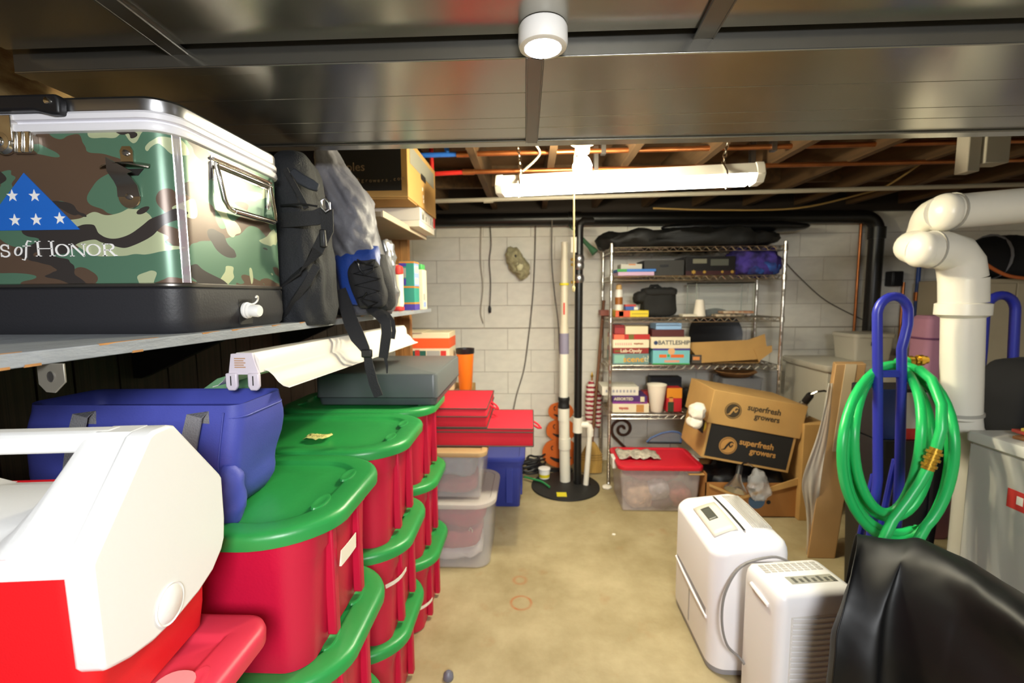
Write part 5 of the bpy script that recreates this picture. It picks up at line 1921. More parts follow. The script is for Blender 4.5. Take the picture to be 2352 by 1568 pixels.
for k in range(8):
    ob.box(-w_ * .44 + k * .016, -w_ * .44 + k * .016 + .010, -.0012, 0, h_ * .34, h_ * .62)
each('faded_print', ob, P('salmon', 'd9a694'), t, smooth=0)
scribble(t, w_ * .08, w_ * .34, h_ * .52, h_ * .3, P('rust', 'b0562c'))
z += h_ + .0006
t, w_, h_ = gbox('board_game', 'bright red flat box with an orange glow, fourth up in the left stack of games', 1409, 1493, 768, z, GY + .02, .24, P('brightred', 'b42a22'))
fpatch(t, -w_ * .48, -w_ * .2, 0, h_, P('glow', 'e86a4a'))
fpatch(t, -w_ * .08, w_ * .06, 0, h_, P('olive', '6a6224'))
z += h_ + .0006
t, w_, h_ = gbox('board_game', 'small blank cream box on top of the left stack of games', 1437, 1489, 749, z, GY + .03, .16, P('cream3', 'e2d4ae'))
t, w_, h_ = gbox('board_game', 'small red box leaning beside the blank cream box on the left stack', 1412, 1435, 747, z, GY + .05, .16, P('red5', '9c3030'))
z = LV[3]
t, w_, h_ = gbox('board_game', 'light blue box with orange lettering, bottom of the right stack of games', 1500, 1585, 800, z, GY, .26, P('aqua', '76bcc0'))
fpatch(t, -w_ / 2, w_ / 2, h_ * .88, h_, P('violet', '4a3a86'))
fpatch(t, -w_ / 2, w_ / 2, 0, h_ * .07, P('leaf', '3ca04c'))
fpatch(t, -w_ * .33, -w_ * .13, h_ * .42, h_ * .62, P('orange5', 'dc6a2a'))
fpatch(t, -w_ * .02, w_ * .34, h_ * .42, h_ * .62, P('orange5', 'dc6a2a'))
fpatch(t, -w_ * .11, -w_ * .05, h_ * .46, h_ * .62, P('leaf', '3ca04c'))
obj('sun_print', B().lathe([(0, 0), (.026, 0), (.026, .0012), (0, .0012)], (0, 0, h_ * .82), 20, (0, -1, 0)), P('peach', 'd8a878'), t)
fpatch(t, -.05, .06, h_ * .12, h_ * .26, P('salmon2', 'd99a80'))
z += h_ + .0006
t, w_, h_ = gbox('board_game', 'white box with outlined black lettering, second up in the right stack of games', 1496, 1586, 774, z, GY - .005, .28, P('creambox', 'e4d8b8'))
ftext(t, 'BATTLESHIP', w_ * .08, h_ * .5, h_ * .52, P('navygrey', '4a4c52'), sx=.98, bold=.0008)
obj('emblem', B().lathe([(0, 0), (.016, 0), (.016, .0012), (0, .0012)], (-w_ * .38, 0, h_ * .5), 8, (0, -1, 0)), P('navy', '2c3c60'), t)
z += h_ + .0006
t, w_, h_ = gbox('board_game', 'plain dark maroon box, third up in the right stack of games', 1498, 1572, 757, z, GY + .02, .24, P('maroon3', '542020'))
z += h_ + .0006
t, w_, h_ = gbox('board_game', 'pale blue box on top of the right stack of games', 1507, 1566, 742, z, GY + .03, .18, P('paleblue', '92b6dc'))
# open carton lying on its side
a, c = ony(1622, 838, SY0 + .03), ony(1765, 780, SY0 + .03)
t = thing('cardboard_box', 'open tan cardboard carton with spread flaps on the fourth wire level', 'box', ((a.x + c.x) / 2 - .03, SY0 + .18, LV[3]))
wd = (c.x - a.x) / 2
obj('carton', B().box(-wd, wd, -.10, .14, 0, .002).box(-wd, -wd + .004, -.1, .14, 0, .10).box(wd - .004, wd, -.1, .14, 0, .10).box(-wd, wd, .136, .14, 0, .11), M_card, t)
fp = B().prism([(-wd - .11, .155), (wd - .10, .175), (wd + .02, .22), (wd + .04, .115), (wd - .02, .03), (-wd + .01, .005), (-wd - .06, .09)], -.115, -.110, 'y')
obj('front_flap', fp, M_card, t)
obj('side_flap', B().prism([(wd - .06, .11), (wd + .07, .135), (wd + .075, .09), (wd - .02, .015)], -.125, -.12, 'y'), M_card, t)
a, c = ony(1575, 772, SY1 - .05), ony(1707, 768, SY1 - .05)
t = thing('black_tray', 'shallow black tray standing behind the open carton on the fourth wire level', 'tray', ((a.x + c.x) / 2, SY1 - .06, LV[3]))
obj('tray', B().lathe([(0, 0), (.15, .0), (.21, .03), (.212, .034), (.15, .006), (0, .006)], n=36), M_black, t)
for ch in t.children:
    ch.rotation_euler = (math.radians(82), 0, 0)
    ch.location = (0, .02, .19)
t, w_, h_ = gbox('small_box', 'tiny printed box between the games and the open carton', 1590, 1612, 815, LV[3], GY + .04, .06, P('greyprint', '4c463e'))
fpatch(t, -.03, .02, h_ * .4, h_ * .8, P('orange2', 'd98a4a'))

# fifth level
z = LV[4]
t, w_, h_ = gbox('board_game', 'white box with red script at the bottom of the lowest game stack', 1407, 1491, 927, z, SY0 + .04, .2, P('creambox', 'e4d8b8'))
scribble(t, -w_ * .32, -w_ * .06, h_ * .5, h_ * .5, M_red_ink)
fpatch(t, w_ * .15, w_ * .36, .004, h_ * .9, P('fruit', 'c08a4a'))
z += h_ + .0006
t, w_, h_ = gbox('board_game', 'purple box with cream lettering in the middle of the lowest game stack', 1407, 1487, 909, z, SY0 + .04, .2, P('purplebox', '4a2a66'))
fpatch(t, -w_ / 2, w_ / 2, 0, h_ * .25, P('magenta', '86348a'))
ftext(t, 'ASSORTED', -w_ * .18, h_ * .6, h_ * .5, P('cream', 'd9cfae'), bold=.0008)
fpatch(t, w_ * .30, w_ * .42, h_ * .15, h_ * .9, P('cream', 'd9cfae'))
z += h_ + .0006
t, w_, h_ = gbox('carton', 'white carton with faint grey print on the lowest game stack', 1383, 1467, 888, z, SY0 + .05, .2, P('white5', 'dcd6c6'))
ob = B()
for k in range(9):
    ob.box(-w_ * .4 + k * .026, -w_ * .4 + k * .026 + .014, -.0012, 0, h_ * .35, h_ * .65)
each('fine_print', ob, P('greyink', '9a98a0'), t, smooth=0)
q = ony(1512, 948, SY0 + .03)
t = thing('foam_cup', 'tall white foam cup standing upright on the lowest wire level', 'cup', (q.x, SY0 + .085, LV[4]))
ch_ = ony(1512, 884, SY0 + .05).z - LV[4]
obj('cup', B().lathe([(0, 0), (.042, 0), (.045, .004), (.070, ch_ - .012), (.073, ch_ - .010), (.073, ch_), (.068, ch_), (.043, .008), (0, .008)], n=32), mat('foam_white', 'ece2cf'), t)
t, w_, h_ = gbox('carton', 'orange-topped red carton beside the tall foam cup', 1532, 1567, 891, LV[4], SY0 + .07, .09, P('red7', 'c0202a'))
fpatch(t, -w_ / 2, w_ / 2, h_ * .58, h_, P('orange7', 'dc8a1e'))
fpatch(t, -w_ * .42, -w_ * .02, 0, h_ * .42, P('darkgreen', '2c3c22'))
fpatch(t, -w_ * .34, -w_ * .08, h_ * .42, h_ * .62, P('orange2', 'd98a4a'))
t, w_, h_ = gbox('small_box', 'red box hidden behind the tall foam cup on the lowest wire level', 1478, 1500, 900, LV[4], SY0 + .20, .1, P('red8', 'a02a30'))
t, w_, h_ = gbox('case', 'flat dark case behind the foam cup on the lowest wire level', 1495, 1566, 866, LV[4], SY0 + .26, .1, mat('dark_case2', '23242a', 0.5), 'case')
a, c = ony(1657, 935, SY0 + .1), ony(1750, 868, SY0 + .1)
t = thing('plastic_container', 'cloudy clear plastic box on the right of the lowest wire level', 'container', ((a.x + c.x) / 2, SY0 + .18, LV[4]))
wd, hh = (c.x - a.x) / 2, c.z - LV[4]
obj('box', B().loft(rings_rr([(.012, 0), (.0, hh - .01), (-.006, hh - .008), (-.006, hh), (.0, hh), (.014, .006)], -wd, wd, -.1, .12, .02, 4)), mat('cloudy_plastic', '8f8f92', .25, alpha=.5), t)
obj('contents', B().blob((0, 0, hh * .35), (wd * .8, .08, hh * .32), .6, .02, 12, 70), mat('brown_stuff', '5a4636', .8), t)
t = thing('wicker_basket', 'brown flat basket lying on the clear plastic box, lowest wire level', 'basket', ((a.x + c.x) / 2 - .02, SY0 + .18, LV[4] + hh + .003))
obj('basket', B().lathe([(0, 0), (.10, 0), (.15, .035), (.155, .04), (.15, .044), (.10, .008), (0, .008)], n=30), mat('wicker', '8a6236', .8, bump=.5, bscale=120), t)
for lab, px, py, r_, c_, sd in (('black crumpled bag right of the flat dark case on the lowest wire level', 1590, 880, (.10, .07, .07), '1d1c1c', 3), ('grey lumpy bag at the back of the lowest wire level', 1625, 905, (.09, .07, .09), '6a665e', 5)):
    q = ony(px, py, SY0 + .22)
    t = thing('plastic_bag', lab, 'bag', (q.x, SY0 + .24, LV[4]))
    obj('bag', B().blob((0, 0, r_[2]), r_, .7, .025, 10, sd, folds=(.8, 14, 14, 8)), mat('bag_' + c_, c_, .45, var=.3, vscale=14), t)

# ================================================================ bins and boxes in front of the wire shelf
FX0, FX1 = onz(1440, 1176, 0).x, onz(1600, 1180, 0).x
xm = (FX0 + FX1) / 2
M_cl2 = mat('clear_bin_plastic2', 'dccfcc', 0.25, alpha=0.26)
zl = ony(1515, 1080, 2.88).z
t = clear_bin('clear_bin', 'clear bin with a bright red lid and white latches in front of the wire shelf', (xm - .01, 3.08, 0), .56, .40, zl + .022, mat('red_bin_lid', 'c41a2c', 0.4), r=.05, mb=M_cl2)
for s in (-1, 1):
    obj('latch', B().box(s * .278 - .014, s * .278 + .014, -.05, .05, zl - .05, zl + .022), mat('latch_white', 'd8d6cc', .4), t, bevel=.005)
items = [('cream ornament bundle in the front left of the red-lidded bin', (-.12, -.07, .09), (.09, .09, .085), 'c8a88a'),
         ('grey-white round bundle in the middle of the red-lidded bin', (.0, -.09, .13), (.07, .07, .075), 'b9b4bc'),
         ('dark purple bundle at the bottom middle of the red-lidded bin', (.03, -.07, .045), (.08, .08, .04), '5c4250'),
         ('red and cream bundle in the right of the red-lidded bin', (.15, -.06, .08), (.075, .09, .07), 'b8605a'),
         ('rosy gift bundle at the top of the red-lidded bin', (-.02, .0, .22), (.19, .11, .04), 'a8485a')]
for lab, o_, r_, c in items:
    o = thing('ornament_bundle', lab, 'decoration', (xm - .01 + o_[0], 3.08 + o_[1], o_[2]))
    obj('bundle', B().blob((0, 0, 0), r_, .75, .012, 14, len(lab), folds=(.6, 14, 14, 14)), mat('orn_' + c, c, .8, var=.35, vscale=28), o)
q = (xm - .12, 3.10, zl + .024)
t = thing('newspaper', 'crumpled newspaper lying on the red bin lid', 'paper', q)
gr = []
for j in range(9):
    y = -.09 + .18 * j / 8
    gr.append([Vector((-.14 + .28 * k / 12, y, .002 + .05 * abs(noise.noise(Vector((k * .5, j * .6, 4))) + .25) * (1 - abs(k - 6) / 9))) for k in range(13)])
o = obj('sheet', B().loft(gr, False, False, closed=False), mat('newsprint', 'c9c0ae', .85, col2='8d867a', vscale=40), t)
md = o.modifiers.new('thickness', 'SOLIDIFY')
md.thickness = .003
a, c = ony(1488, 1020, 3.38), ony(1556, 986, 3.38)
t = thing('blue_tray', 'clear sheet with a curved blue rim standing behind the red-lidded bin', 'tray', ((a.x + c.x) / 2, 3.33, 0.34))
zt = c.z - .34
rp = [(-.13, 0, .0), (-.10, 0, zt * .4), (-.02, 0, zt * .85), (.05, 0, zt), (.10, 0, zt * .93), (.125, 0, zt * .7), (.12, 0, .0)]
obj('rim', B().tube(rp, .007, 8), mat('blue_rim', '46608f', .5), t)
obj('sheet', B().prism([(p[0], p[2]) for p in rp], -.001, .001, 'y'), mat('grey_film', '7f8894', .3, alpha=.4), t)
obj('foot', B().box(-.13, .12, -.02, .02, -.006, .0), M_black, t)
q = ony(1422, 985, 3.80)
t = thing('scroll_ornament', 'dark rusty scroll metal ornament leaning behind the left shelf post', 'decoration', (q.x + .03, 3.80, 0))
sp = [Vector(((.012 + .0085 * a_) * math.cos(a_), 0, q.z + (.012 + .0085 * a_) * math.sin(a_))) for a_ in [k * .35 for k in range(30)]]
obj('scroll', B().tube(sp, .012, 8), mat('rusty_iron', '5a3420', .7, var=.4, vscale=30), t)
obj('stake', B().tube([sp[-1], Vector((.06, 0, q.z - .2)), Vector((.03, 0, .005))], .012, 8), mat('rusty_iron', '5a3420'), t)

# lower open carton
LX0, LX1 = onz(1612, 1178, 0).x, onz(1812, 1172, 0).x
t = thing('cardboard_box', 'open brown carton on the floor with cut-out handles and a blue stamp, lamps sticking out', 'box', ((LX0 + LX1) / 2, 2.86, 0))
wd = (LX1 - LX0) / 2
zt = ony(1700, 1105, 2.86).z
th = .006
obj('carton', B().box(-wd, wd, 0, .42, 0, th).box(-wd, wd, 0, th, 0, zt - .01).box(-wd, wd, .414, .42, 0, zt).box(-wd, -wd + th, 0, .42, 0, zt + .05).box(wd - th, wd, 0, .42, 0, zt + .05), mat('cardboard_dark', 'a06c34', .85, bump=.06, bscale=120, var=.12), t)
obj('front_flap', B().prism([(-wd + .02, zt - .015), (-wd + .22, zt - .10), (wd, zt + .035), (wd, zt - .012), (-wd + .22, zt - .115), (-wd + .02, zt - .03)], -.012, -.003, 'y'), M_card, t)
obj('side_flap', B().box(-wd - .10, -wd, .02, .40, zt + .03, zt + .035), M_card, t)
q = loc_on(t, 1738, 1150, 1, 0)
obj('blue_stamp', B().lathe([(0, 0), (.052, 0), (.052, .001), (0, .001)], (q.x, 0, q.z), 30, (0, -1, 0)), mat('blue_stamp', '46617a', .8), t)
q = loc_on(t, 1765, 1153, 1, 0)
obj('hand_hole', B().lathe([(0, 0), (.014, 0), (.014, .0012), (0, .0012)], (q.x, 0, q.z), 16, (0, -1, 0)), M_ink, t)


def clamp_lamp(label, loc, rot, s=1.0):
    t = thing('clamp_lamp', label, 'lamp', loc, rot=rot)
    pr = [(.016 * s, .0), (.022 * s, .02 * s), (.03 * s, .05 * s), (.062 * s, .10 * s), (.075 * s, .12 * s), (.0755 * s, .122 * s), (.060 * s, .101 * s), (.028 * s, .052 * s), (.014 * s, .01 * s)]
    obj('reflector', B().lathe(pr, n=28, caps=False), mat('spun_aluminium', 'c9c9c8', .25, .95), t)
    obj('socket', B().lathe([(0, -.06 * s), (.016 * s, -.06 * s), (.02 * s, -.05 * s), (.02 * s, .004 * s), (0, .006 * s)], n=16), M_black, t)
    obj('clamp', B().tube([(0, 0, -.055 * s), (.02 * s, 0, -.085 * s), (.05 * s, 0, -.10 * s), (.09 * s, 0, -.095 * s)], .006 * s, 8), M_chrome, t)
    return t


bc = (LX0 + LX1) / 2
q = ony(1690, 1075, 2.83)
clamp_lamp('silver clamp lamp sticking out of the open carton on the floor', (q.x, 2.79, q.z - .02), (math.radians(150), math.radians(25), 0), .9)
q = ony(1745, 1100, 2.85)
t = thing('plastic_bag', 'clear crinkled plastic bag spilling over the front of the open floor carton', 'bag', (q.x - .02, 2.84, q.z))
obj('film', B().blob((0, -.02, -.03), (.06, .03, .085), .8, .022, 12, 77, folds=(.8, 16, 16, 8)), mat('clear_film', 'cfcfcf', .15, alpha=.4), t)
t = thing('black_bundle', 'black cords and gear filling the open floor carton', 'gear', (bc, 3.06, .01))
obj('bundle', B().blob((0, -.02, zt * .55), (wd * .9, .16, zt * .55), .6, .03, 9, 78, folds=(.6, 10, 10, 10)), mat('black_gear', '131314', .5, var=.4, vscale=20), t)

# tilted apple box
c0, c1_ = ony(1610, 1050, 2.84), ony(1812, 1087, 2.84)
tl_, tr_ = ony(1603, 893, 2.84), ony(1834, 927, 2.84)
ang = math.atan2(c0.z - c1_.z, c1_.x - c0.x)
tb = thing('cardboard_box', 'tilted two-part apple box with black lower half, above the open floor carton', 'box', (c0.x, 2.84, c0.z), rot=(0, ang, 0))
wd = (c1_ - c0).length
hh = (tl_ - c0).length
mid_z = hh * .52
obj('tray', B().box(.004, wd - .004, .004, .40, 0, hh * .7), M_card, tb, bevel=.003)
obj('lid', B().box(-.012, wd + .014, -.004, .41, mid_z, hh), M_card, tb, bevel=.003)
obj('black_print', B().box(.018, wd - .022, .0028, .004, .016, mid_z), M_ink, tb, smooth=0)
M_tanp = mat('tan_print', 'b98848', .85)
rv = Vector((1, 0, 0))


def tbt(s, px, py, size, m, y, sx=1.0):
    p = loc_on(tb, px, py, 1, y)
    return text('lettering', s, size, m, tb, face_mtx((p.x, y - .0008, p.z), *FRONT), bold=.0012, sx=sx)


M_ink2 = mat('olive_black_ink', '3d3220', .8)
tbt('superfresh', 1756, 942, .052, M_ink2, -.004, .94)
tbt('growers', 1762, 961, .050, M_ink2, -.004, .94)
tbt('superfresh', 1738, 1021, .054, M_tanp, .0028, .94)
tbt('growers', 1752, 1041, .052, M_tanp, .0028, .94)
for (px, py, r_, m1, m2, y) in ((1684, 943, .052, M_ink2, M_card, -.004), (1672, 1023, .056, M_tanp, M_ink, .0028)):
    p = loc_on(tb, px, py, 1, y)
    lg = obj('round_logo', B().lathe([(0, 0), (r_, 0), (r_, .0008), (0, .0008)], (p.x, y, p.z), 36, (0, -1, 0)), m1, tb)
    sw = B()
    sw.ribbon([(p.x - r_ * .62 + r_ * 1.2 * k / 12, y - .0012, p.z - r_ * .55 + r_ * (.35 * k / 12 + .75 * max(0, math.sin(PI * (k - 3) / 12)))) for k in range(13)], [.003 + .010 * math.sin(PI * k / 12) for k in range(13)], .0008, (0, 0, 1))
    sw.ribbon([(p.x + r_ * (.1 + .4 * k / 8), y - .0012, p.z + r_ * (.18 - .3 * math.sin(PI * k / 8))) for k in range(9)], .008, .0008, (0, 0, 1))
    sw.tube([(p.x + r_ * .88 * math.cos(2 * PI * k / 32), y - .001, p.z + r_ * .88 * math.sin(2 * PI * k / 32)) for k in range(32)], .0016, 5, closed=True)
    each('logo_swoosh', sw, m2, lg, smooth=0)
# left end of the tilted box: fibrous white packing, yellow sticker, print
obj('end_print', B().prism([(.06, .14), (.20, .14), (.26, .30), (.06, .30)], -.0012 + .004, .0042, 'x'), M_ink, tb, smooth=0)
obj('sticker', B().lathe([(0, 0), (.034, 0), (.034, .0012), (0, .0012)], (.004, .07, mid_z * .82), 24, (-1, 0, 0)), mat('yellow_sticker', 'e0cf22'), tb)
q = ony(1604, 955, 2.83)
t = thing('cloth_rag', 'white knitted cloth poking out of the left end of the tilted apple box', 'cloth', tuple(q))
each('cloth', B().blob((-.01, 0, .03), (.045, .05, .045), .75, .010, 16, 81, folds=(.6, 20, 20, 20)).blob((-.02, .0, -.035), (.04, .05, .035), .75, .010, 16, 82, folds=(.6, 20, 20, 20)), mat('white_knit', 'e2d8c8', .9, bump=.3, bscale=160), t)

# carton and lamp further right
a, c = ony(1843, 1045, 2.82), ony(1905, 985, 2.82)
t = thing('cardboard_box', 'small carton at the right of the apple boxes with a clamp lamp on top', 'box', ((a.x + c.x) / 2, 2.82, .0))
wd = (c.x - a.x) / 2
obj('carton', B().box(-wd, wd, 0, .26, 0, c.z + .03), M_card, t, bevel=.004)
obj('logo_print', B().lathe([(0, 0), (.03, 0), (.03, .001), (0, .001)], (.06, 0, (a.z + c.z) / 2 + .02), 20, (0, -1, 0)), M_inkb, t)
clamp_lamp('silver clamp lamp standing on the small carton right of the apple boxes', ((a.x + c.x) / 2 - .01, 2.93, c.z + .15), (math.radians(215), math.radians(8), 0), 1.1)

# ================================================================ dehumidifiers
M_dh = mat('dehumidifier_white', 'eceaee', .38)
M_dg = mat('dehumidifier_grey', '8e8d92', .45)
DX0, DX1, DY0, DY1, DH = .668, .955, 1.60, 2.06, .535
d1_ = thing('dehumidifier', 'larger white dehumidifier with a display on its slanted top', 'dehumidifier', ((DX0 + DX1) / 2, (DY0 + DY1) / 2, 0))
hx, hy = (DX1 - DX0) / 2, (DY1 - DY0) / 2
obj('base', B().loft(rings_rr([(.012, 0), (.004, .006), (.002, .028)], -hx, hx, -hy, hy, .06, 8)), M_dg, d1_)
rings = rings_rr([(.001, .028), (.0, .04), (.0, .20), (.0, .478), (.003, .50), (.010, .518), (.022, .529), (.05, .534), (.11, .535)], -hx, hx, -hy, hy, .06, 8)
for i, r_ in enumerate(rings):
    if i >= 3:
        f = (i - 3) / 5
        for p in r_:
            p.z -= (.055 * max(0, (-p.x / hx)) ** 1.5 + .012 * (p.y / hy) ** 2) * min(1, f + .3)
obj('housing', B().loft(rings), M_dh, d1_, smooth=50)


def topz(x, y):
    return .5352 - (.055 * max(0, -x / hx) ** 1.5 + .012 * (y / hy) ** 2)


def toppatch(x0, x1, y0, y1, h, nm, m, parent, n=6, off=0.0):
    g_ = []
    for j in range(n + 1):
        y = y0 + (y1 - y0) * j / n
        g_.append([Vector((x0 + (x1 - x0) * k / n, y, topz(x0 + (x1 - x0) * k / n, y) + off)) for k in range(n + 1)])
    b = B().loft(g_, False, False, closed=False)
    o = obj(nm, b, m, parent, smooth=60)
    md = o.modifiers.new('thickness', 'SOLIDIFY')
    md.thickness = h
    md.offset = 1
    return o


pn = toppatch(-.105, -.015, -.13, .10, .0012, 'control_panel', mat('panel_cream', 'd9d4c8', .4), d1_, off=.0003)
toppatch(-.085, -.05, -.03, .07, .0014, 'display', mat('lcd_dark', '4c4f48', .3), pn, off=.0016)
toppatch(.0, .008, -.14, .16, .0012, 'slot', M_ink, d1_, off=.0004)
for k in range(9):
    toppatch(.045 + k * .0085, .049 + k * .0085, -.12, .17, .0010, 'louver', mat('vent_grey', 'b9b5ae', .5), d1_, off=.0003)
obj('bucket_seam', B().prism([(y, z) for y, z in ((-.17, .205), (.17, .235), (.17, .252), (.10, .250), (-.17, .232))], -hx - .0008, -hx + .01, 'x'), M_dg, d1_, smooth=0)
obj('bucket_lip', B().tube([(-hx - .001, -.18, .202), (-hx - .004, -.05, .213), (-hx - .004, .08, .224), (-hx - .001, .18, .233)], .005, 8), M_dh, d1_)
obj('water_window', B().box(-hx - .001, -hx + .01, .0, .012, .05, .19), mat('grey_window', 'a9a8ae', .3), d1_, smooth=0)
obj('side_grip', B().box(-.02, .07, -hy - .001, -hy + .008, .415, .462), M_dh, d1_, bevel=.006)
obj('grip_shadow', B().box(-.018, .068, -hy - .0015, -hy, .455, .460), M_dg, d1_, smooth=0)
for s in (-1, 1):
    for s2 in (-1, 1):
        pass

M_dh2 = mat('dehumidifier_offwhite', 'e9e7e8', .4)
E_H = .50
d2_ = thing('dehumidifier', 'smaller white dehumidifier with rows of louvers on its front', 'dehumidifier', (.892, 1.462, 0), 8)
ex, ey = .138, .098
obj('base', B().loft(rings_rr([(.01, 0), (.004, .004), (.004, .022)], -ex, ex, -ey, ey, .03, 6)), M_dg, d2_)
obj('housing', B().loft(rings_rr([(.001, .022), (.0, .03), (.0, E_H - .05), (.004, E_H - .022), (.013, E_H - .006), (.03, E_H), (.06, E_H + .001)], -ex, ex, -ey, ey, .032, 7)), M_dh2, d2_, smooth=50)
lv = B()
for k in range(15):
    z = .155 + k * .0185
    pts = [(-.095 + .205 * j / 8, -ey - .0015, z + .006 * (1 - math.sin(PI * j / 8))) for j in range(9)]
    lsrc = obj('louver', B().ribbon(pts, .011, .003, (0, -.22, .97)), M_dh2, d2_)
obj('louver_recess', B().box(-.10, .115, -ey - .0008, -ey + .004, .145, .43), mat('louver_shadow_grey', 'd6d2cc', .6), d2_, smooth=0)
gp = B()
for j in range(9):
    for k in range(4):
        x0 = -.105 + j * .0235
        gp.box(x0, x0 + .018, .020 + k * .012, .028 + k * .012, E_H + .0006, E_H + .0022)
each('grille_bar', gp, mat('vent_grey', 'b9b5ae'), d2_, smooth=0)
obj('control_panel', B().box(-.06, .10, -.045, -.008, E_H + .0006, E_H + .002), mat('panel_grey', 'a3a196', .4), d2_, smooth=0)
cb_ = B()
for k in range(6):
    cb_.box(-.045 + k * .022, -.035 + k * .022, -.04, -.015 - .008 * (k % 2), E_H + .002, E_H + .003)
cb_.box(.085, .097, -.044, -.02, E_H + .002, E_H + .003)
each('control_button', cb_, mat('button_dark', '5b5a54', .5), d2_, smooth=0)
obj('side_grip', B().tube([(-ex - .001, -.045, E_H - .065), (-ex - .004, .0, E_H - .055), (-ex - .001, .045, E_H - .05)], .007, 8), M_dh2, d2_)
obj('lettering', B().box(.035, .075, -ey - .001, -ey, .108, .114), M_dg, d2_, smooth=0)
obj('front_badge', B().box(.03, .085, -ey - .0015, -ey, .065, .092), M_ink, d2_, bevel=.002)
obj('bucket_line', B().box(-ex - .001, -ex + .002, -.03, -.026, .03, .14), M_dg, d2_, smooth=0)
cable('power_cord', 'grey power cord curving between the two dehumidifiers', [Vector((.93, 1.585, .47)), Vector((.87, 1.59, .485)), Vector((.76, 1.585, .45)), Vector((.70, 1.57, .36)), Vector((.685, 1.555, .26)), Vector((.70, 1.54, .18)), Vector((.735, 1.52, .15)), Vector((.744, 1.50, .14))], .0045, mat('cord_grey', '7d7a78', .5))

# ================================================================ right side
# tall narrow carton leaning by the hand truck
lo, hi = onz(1895, 1290, 0), ony(1955, 836, 2.52)
w0 = onz(1925, 1290, 0).x - onz(1862, 1290, 0).x
t = thing('cardboard_box', 'tall narrow cardboard carton leaning behind the green hose', 'box', (lo.x, 2.40, 0))
dx, dy = hi.x - lo.x, .12
rg = []
for f in (0, 1):
    cx, cy, cz = dx * f, dy * f, hi.z * f
    a_ = w0 / 2 * (1 + .12 * f)
    rg.append([Vector((cx - a_, cy, cz)), Vector((cx + a_, cy, cz)), Vector((cx + a_ + .05, cy + .10, cz)), Vector((cx - a_ + .05, cy + .10, cz))])
obj('carton', B().loft(rg), mat('cardboard_pale', 'c49a66', .8, bump=.05, bscale=100, var=.08), t, bevel=.004)
obj('tape', B().loft([[Vector((dx * f - .03, dy * f - .002, hi.z * f)), Vector((dx * f + .03, dy * f - .002, hi.z * f)), Vector((dx * f + .03, dy * f + .002, hi.z * f)), Vector((dx * f - .03, dy * f + .002, hi.z * f))] for f in (.55, 1.0)]), mat('clear_tape', 'd9c4a0', .15), t, smooth=0)
q = ony(1868, 1270, 2.42)
t = thing('plastic_wrap', 'cloudy plastic wrap hanging off the left side of the tall carton', 'wrap', (q.x, 2.42, q.z))
gr = []
LB = [(1902, 880), (1893, 940), (1876, 1010), (1850, 1070), (1838, 1115), (1848, 1150), (1856, 1200), (1852, 1275)]
RB = [(1914, 880), (1908, 940), (1900, 1010), (1890, 1070), (1884, 1115), (1880, 1150), (1874, 1200), (1866, 1275)]
for (ax_, ay_), (bx_, by_) in zip(LB, RB):
    row = []
    for k in range(9):
        f = k / 8
        p = ony(ax_ + (bx_ - ax_) * f, ay_ + (by_ - ay_) * f, 2.44 + .03 * noise.noise(Vector((k * .8, ay_ * .013, 2))))
        row.append(p - Vector(t.location))
    gr.append(row)
o = obj('film', B().loft(gr, False, False, closed=False), mat('cloudy_film', 'cfc8bc', .18, alpha=.5), t, smooth=180)
md = o.modifiers.new('sub', 'SUBSURF')
md.levels = md.render_levels = 2
md = o.modifiers.new('thickness', 'SOLIDIFY')
md.thickness = .002

# blue hand truck
M_bt = mat('blue_enamel', '2a319a', .35)
YT = 1.80
t = thing('hand_truck', 'blue hand truck with a looped handle standing behind the green hose', 'hand truck', (ony(2045, 900, YT).x, YT, 0))
ox = t.location.x


def ht(px, py, dy=0):
    p = ony(px, py, YT)
    return Vector((p.x - ox, dy, p.z))


l_ = [Vector((ht(2016, 900).x, 0, .07)), ht(2016, 1100), ht(2016, 900), ht(2015, 770)]
topc = (ht(2015, 720) + ht(2086, 720)) / 2
rad_ = (ht(2086, 720).x - ht(2015, 720).x) / 2
ar = [Vector((topc.x - rad_ * math.cos(PI * k / 12), 0, topc.z + rad_ * 1.15 * math.sin(PI * k / 12))) for k in range(13)]
r_ = [ht(2085, 745), ht(2078, 775), ht(2071, 800), ht(2071, 860), ht(2068, 1000), ht(2066, 1100), Vector((ht(2066, 1100).x + .01, 0, .07))]
obj('loop_handle', B().tube(l_ + ar + r_, .0168, 14), M_bt, t)
each('cross_bar', B().box(ht(2016, 850).x, ht(2071, 850).x, -.008, .008, ht(2040, 866).z, ht(2040, 850).z).box(ht(2016, 850).x, ht(2068, 850).x, -.008, .008, .30, .34), M_bt, t, bevel=.003)
obj('toe_plate', B().box(-.20, .20, -.16, .02, .012, .018).box(-.20, .20, .0, .02, .018, .10), M_bt, t)
each('strut', B().tube([ht(2016, 1095, .02), Vector((ht(2016, 1095).x, .12, .12))], .012, 8).tube([ht(2066, 1060, .02), Vector((ht(2066, 1060).x, .12, .12))], .012, 8), M_bt, t)
obj('axle', B().tube([(-.17, .12, .105), (.17, .12, .105)], .009, 8), M_steel, t)
for s in (-1, 1):
    obj('wheel', B().lathe([(.0, -.022), (.05, -.022), (.075, -.024), (.10, -.016), (.103, 0), (.10, .016), (.075, .024), (.05, .022), (0, .022)], (s * .165, .12, .105), 26, (1, 0, 0)), mat('tyre_black', '151515', .8), t)

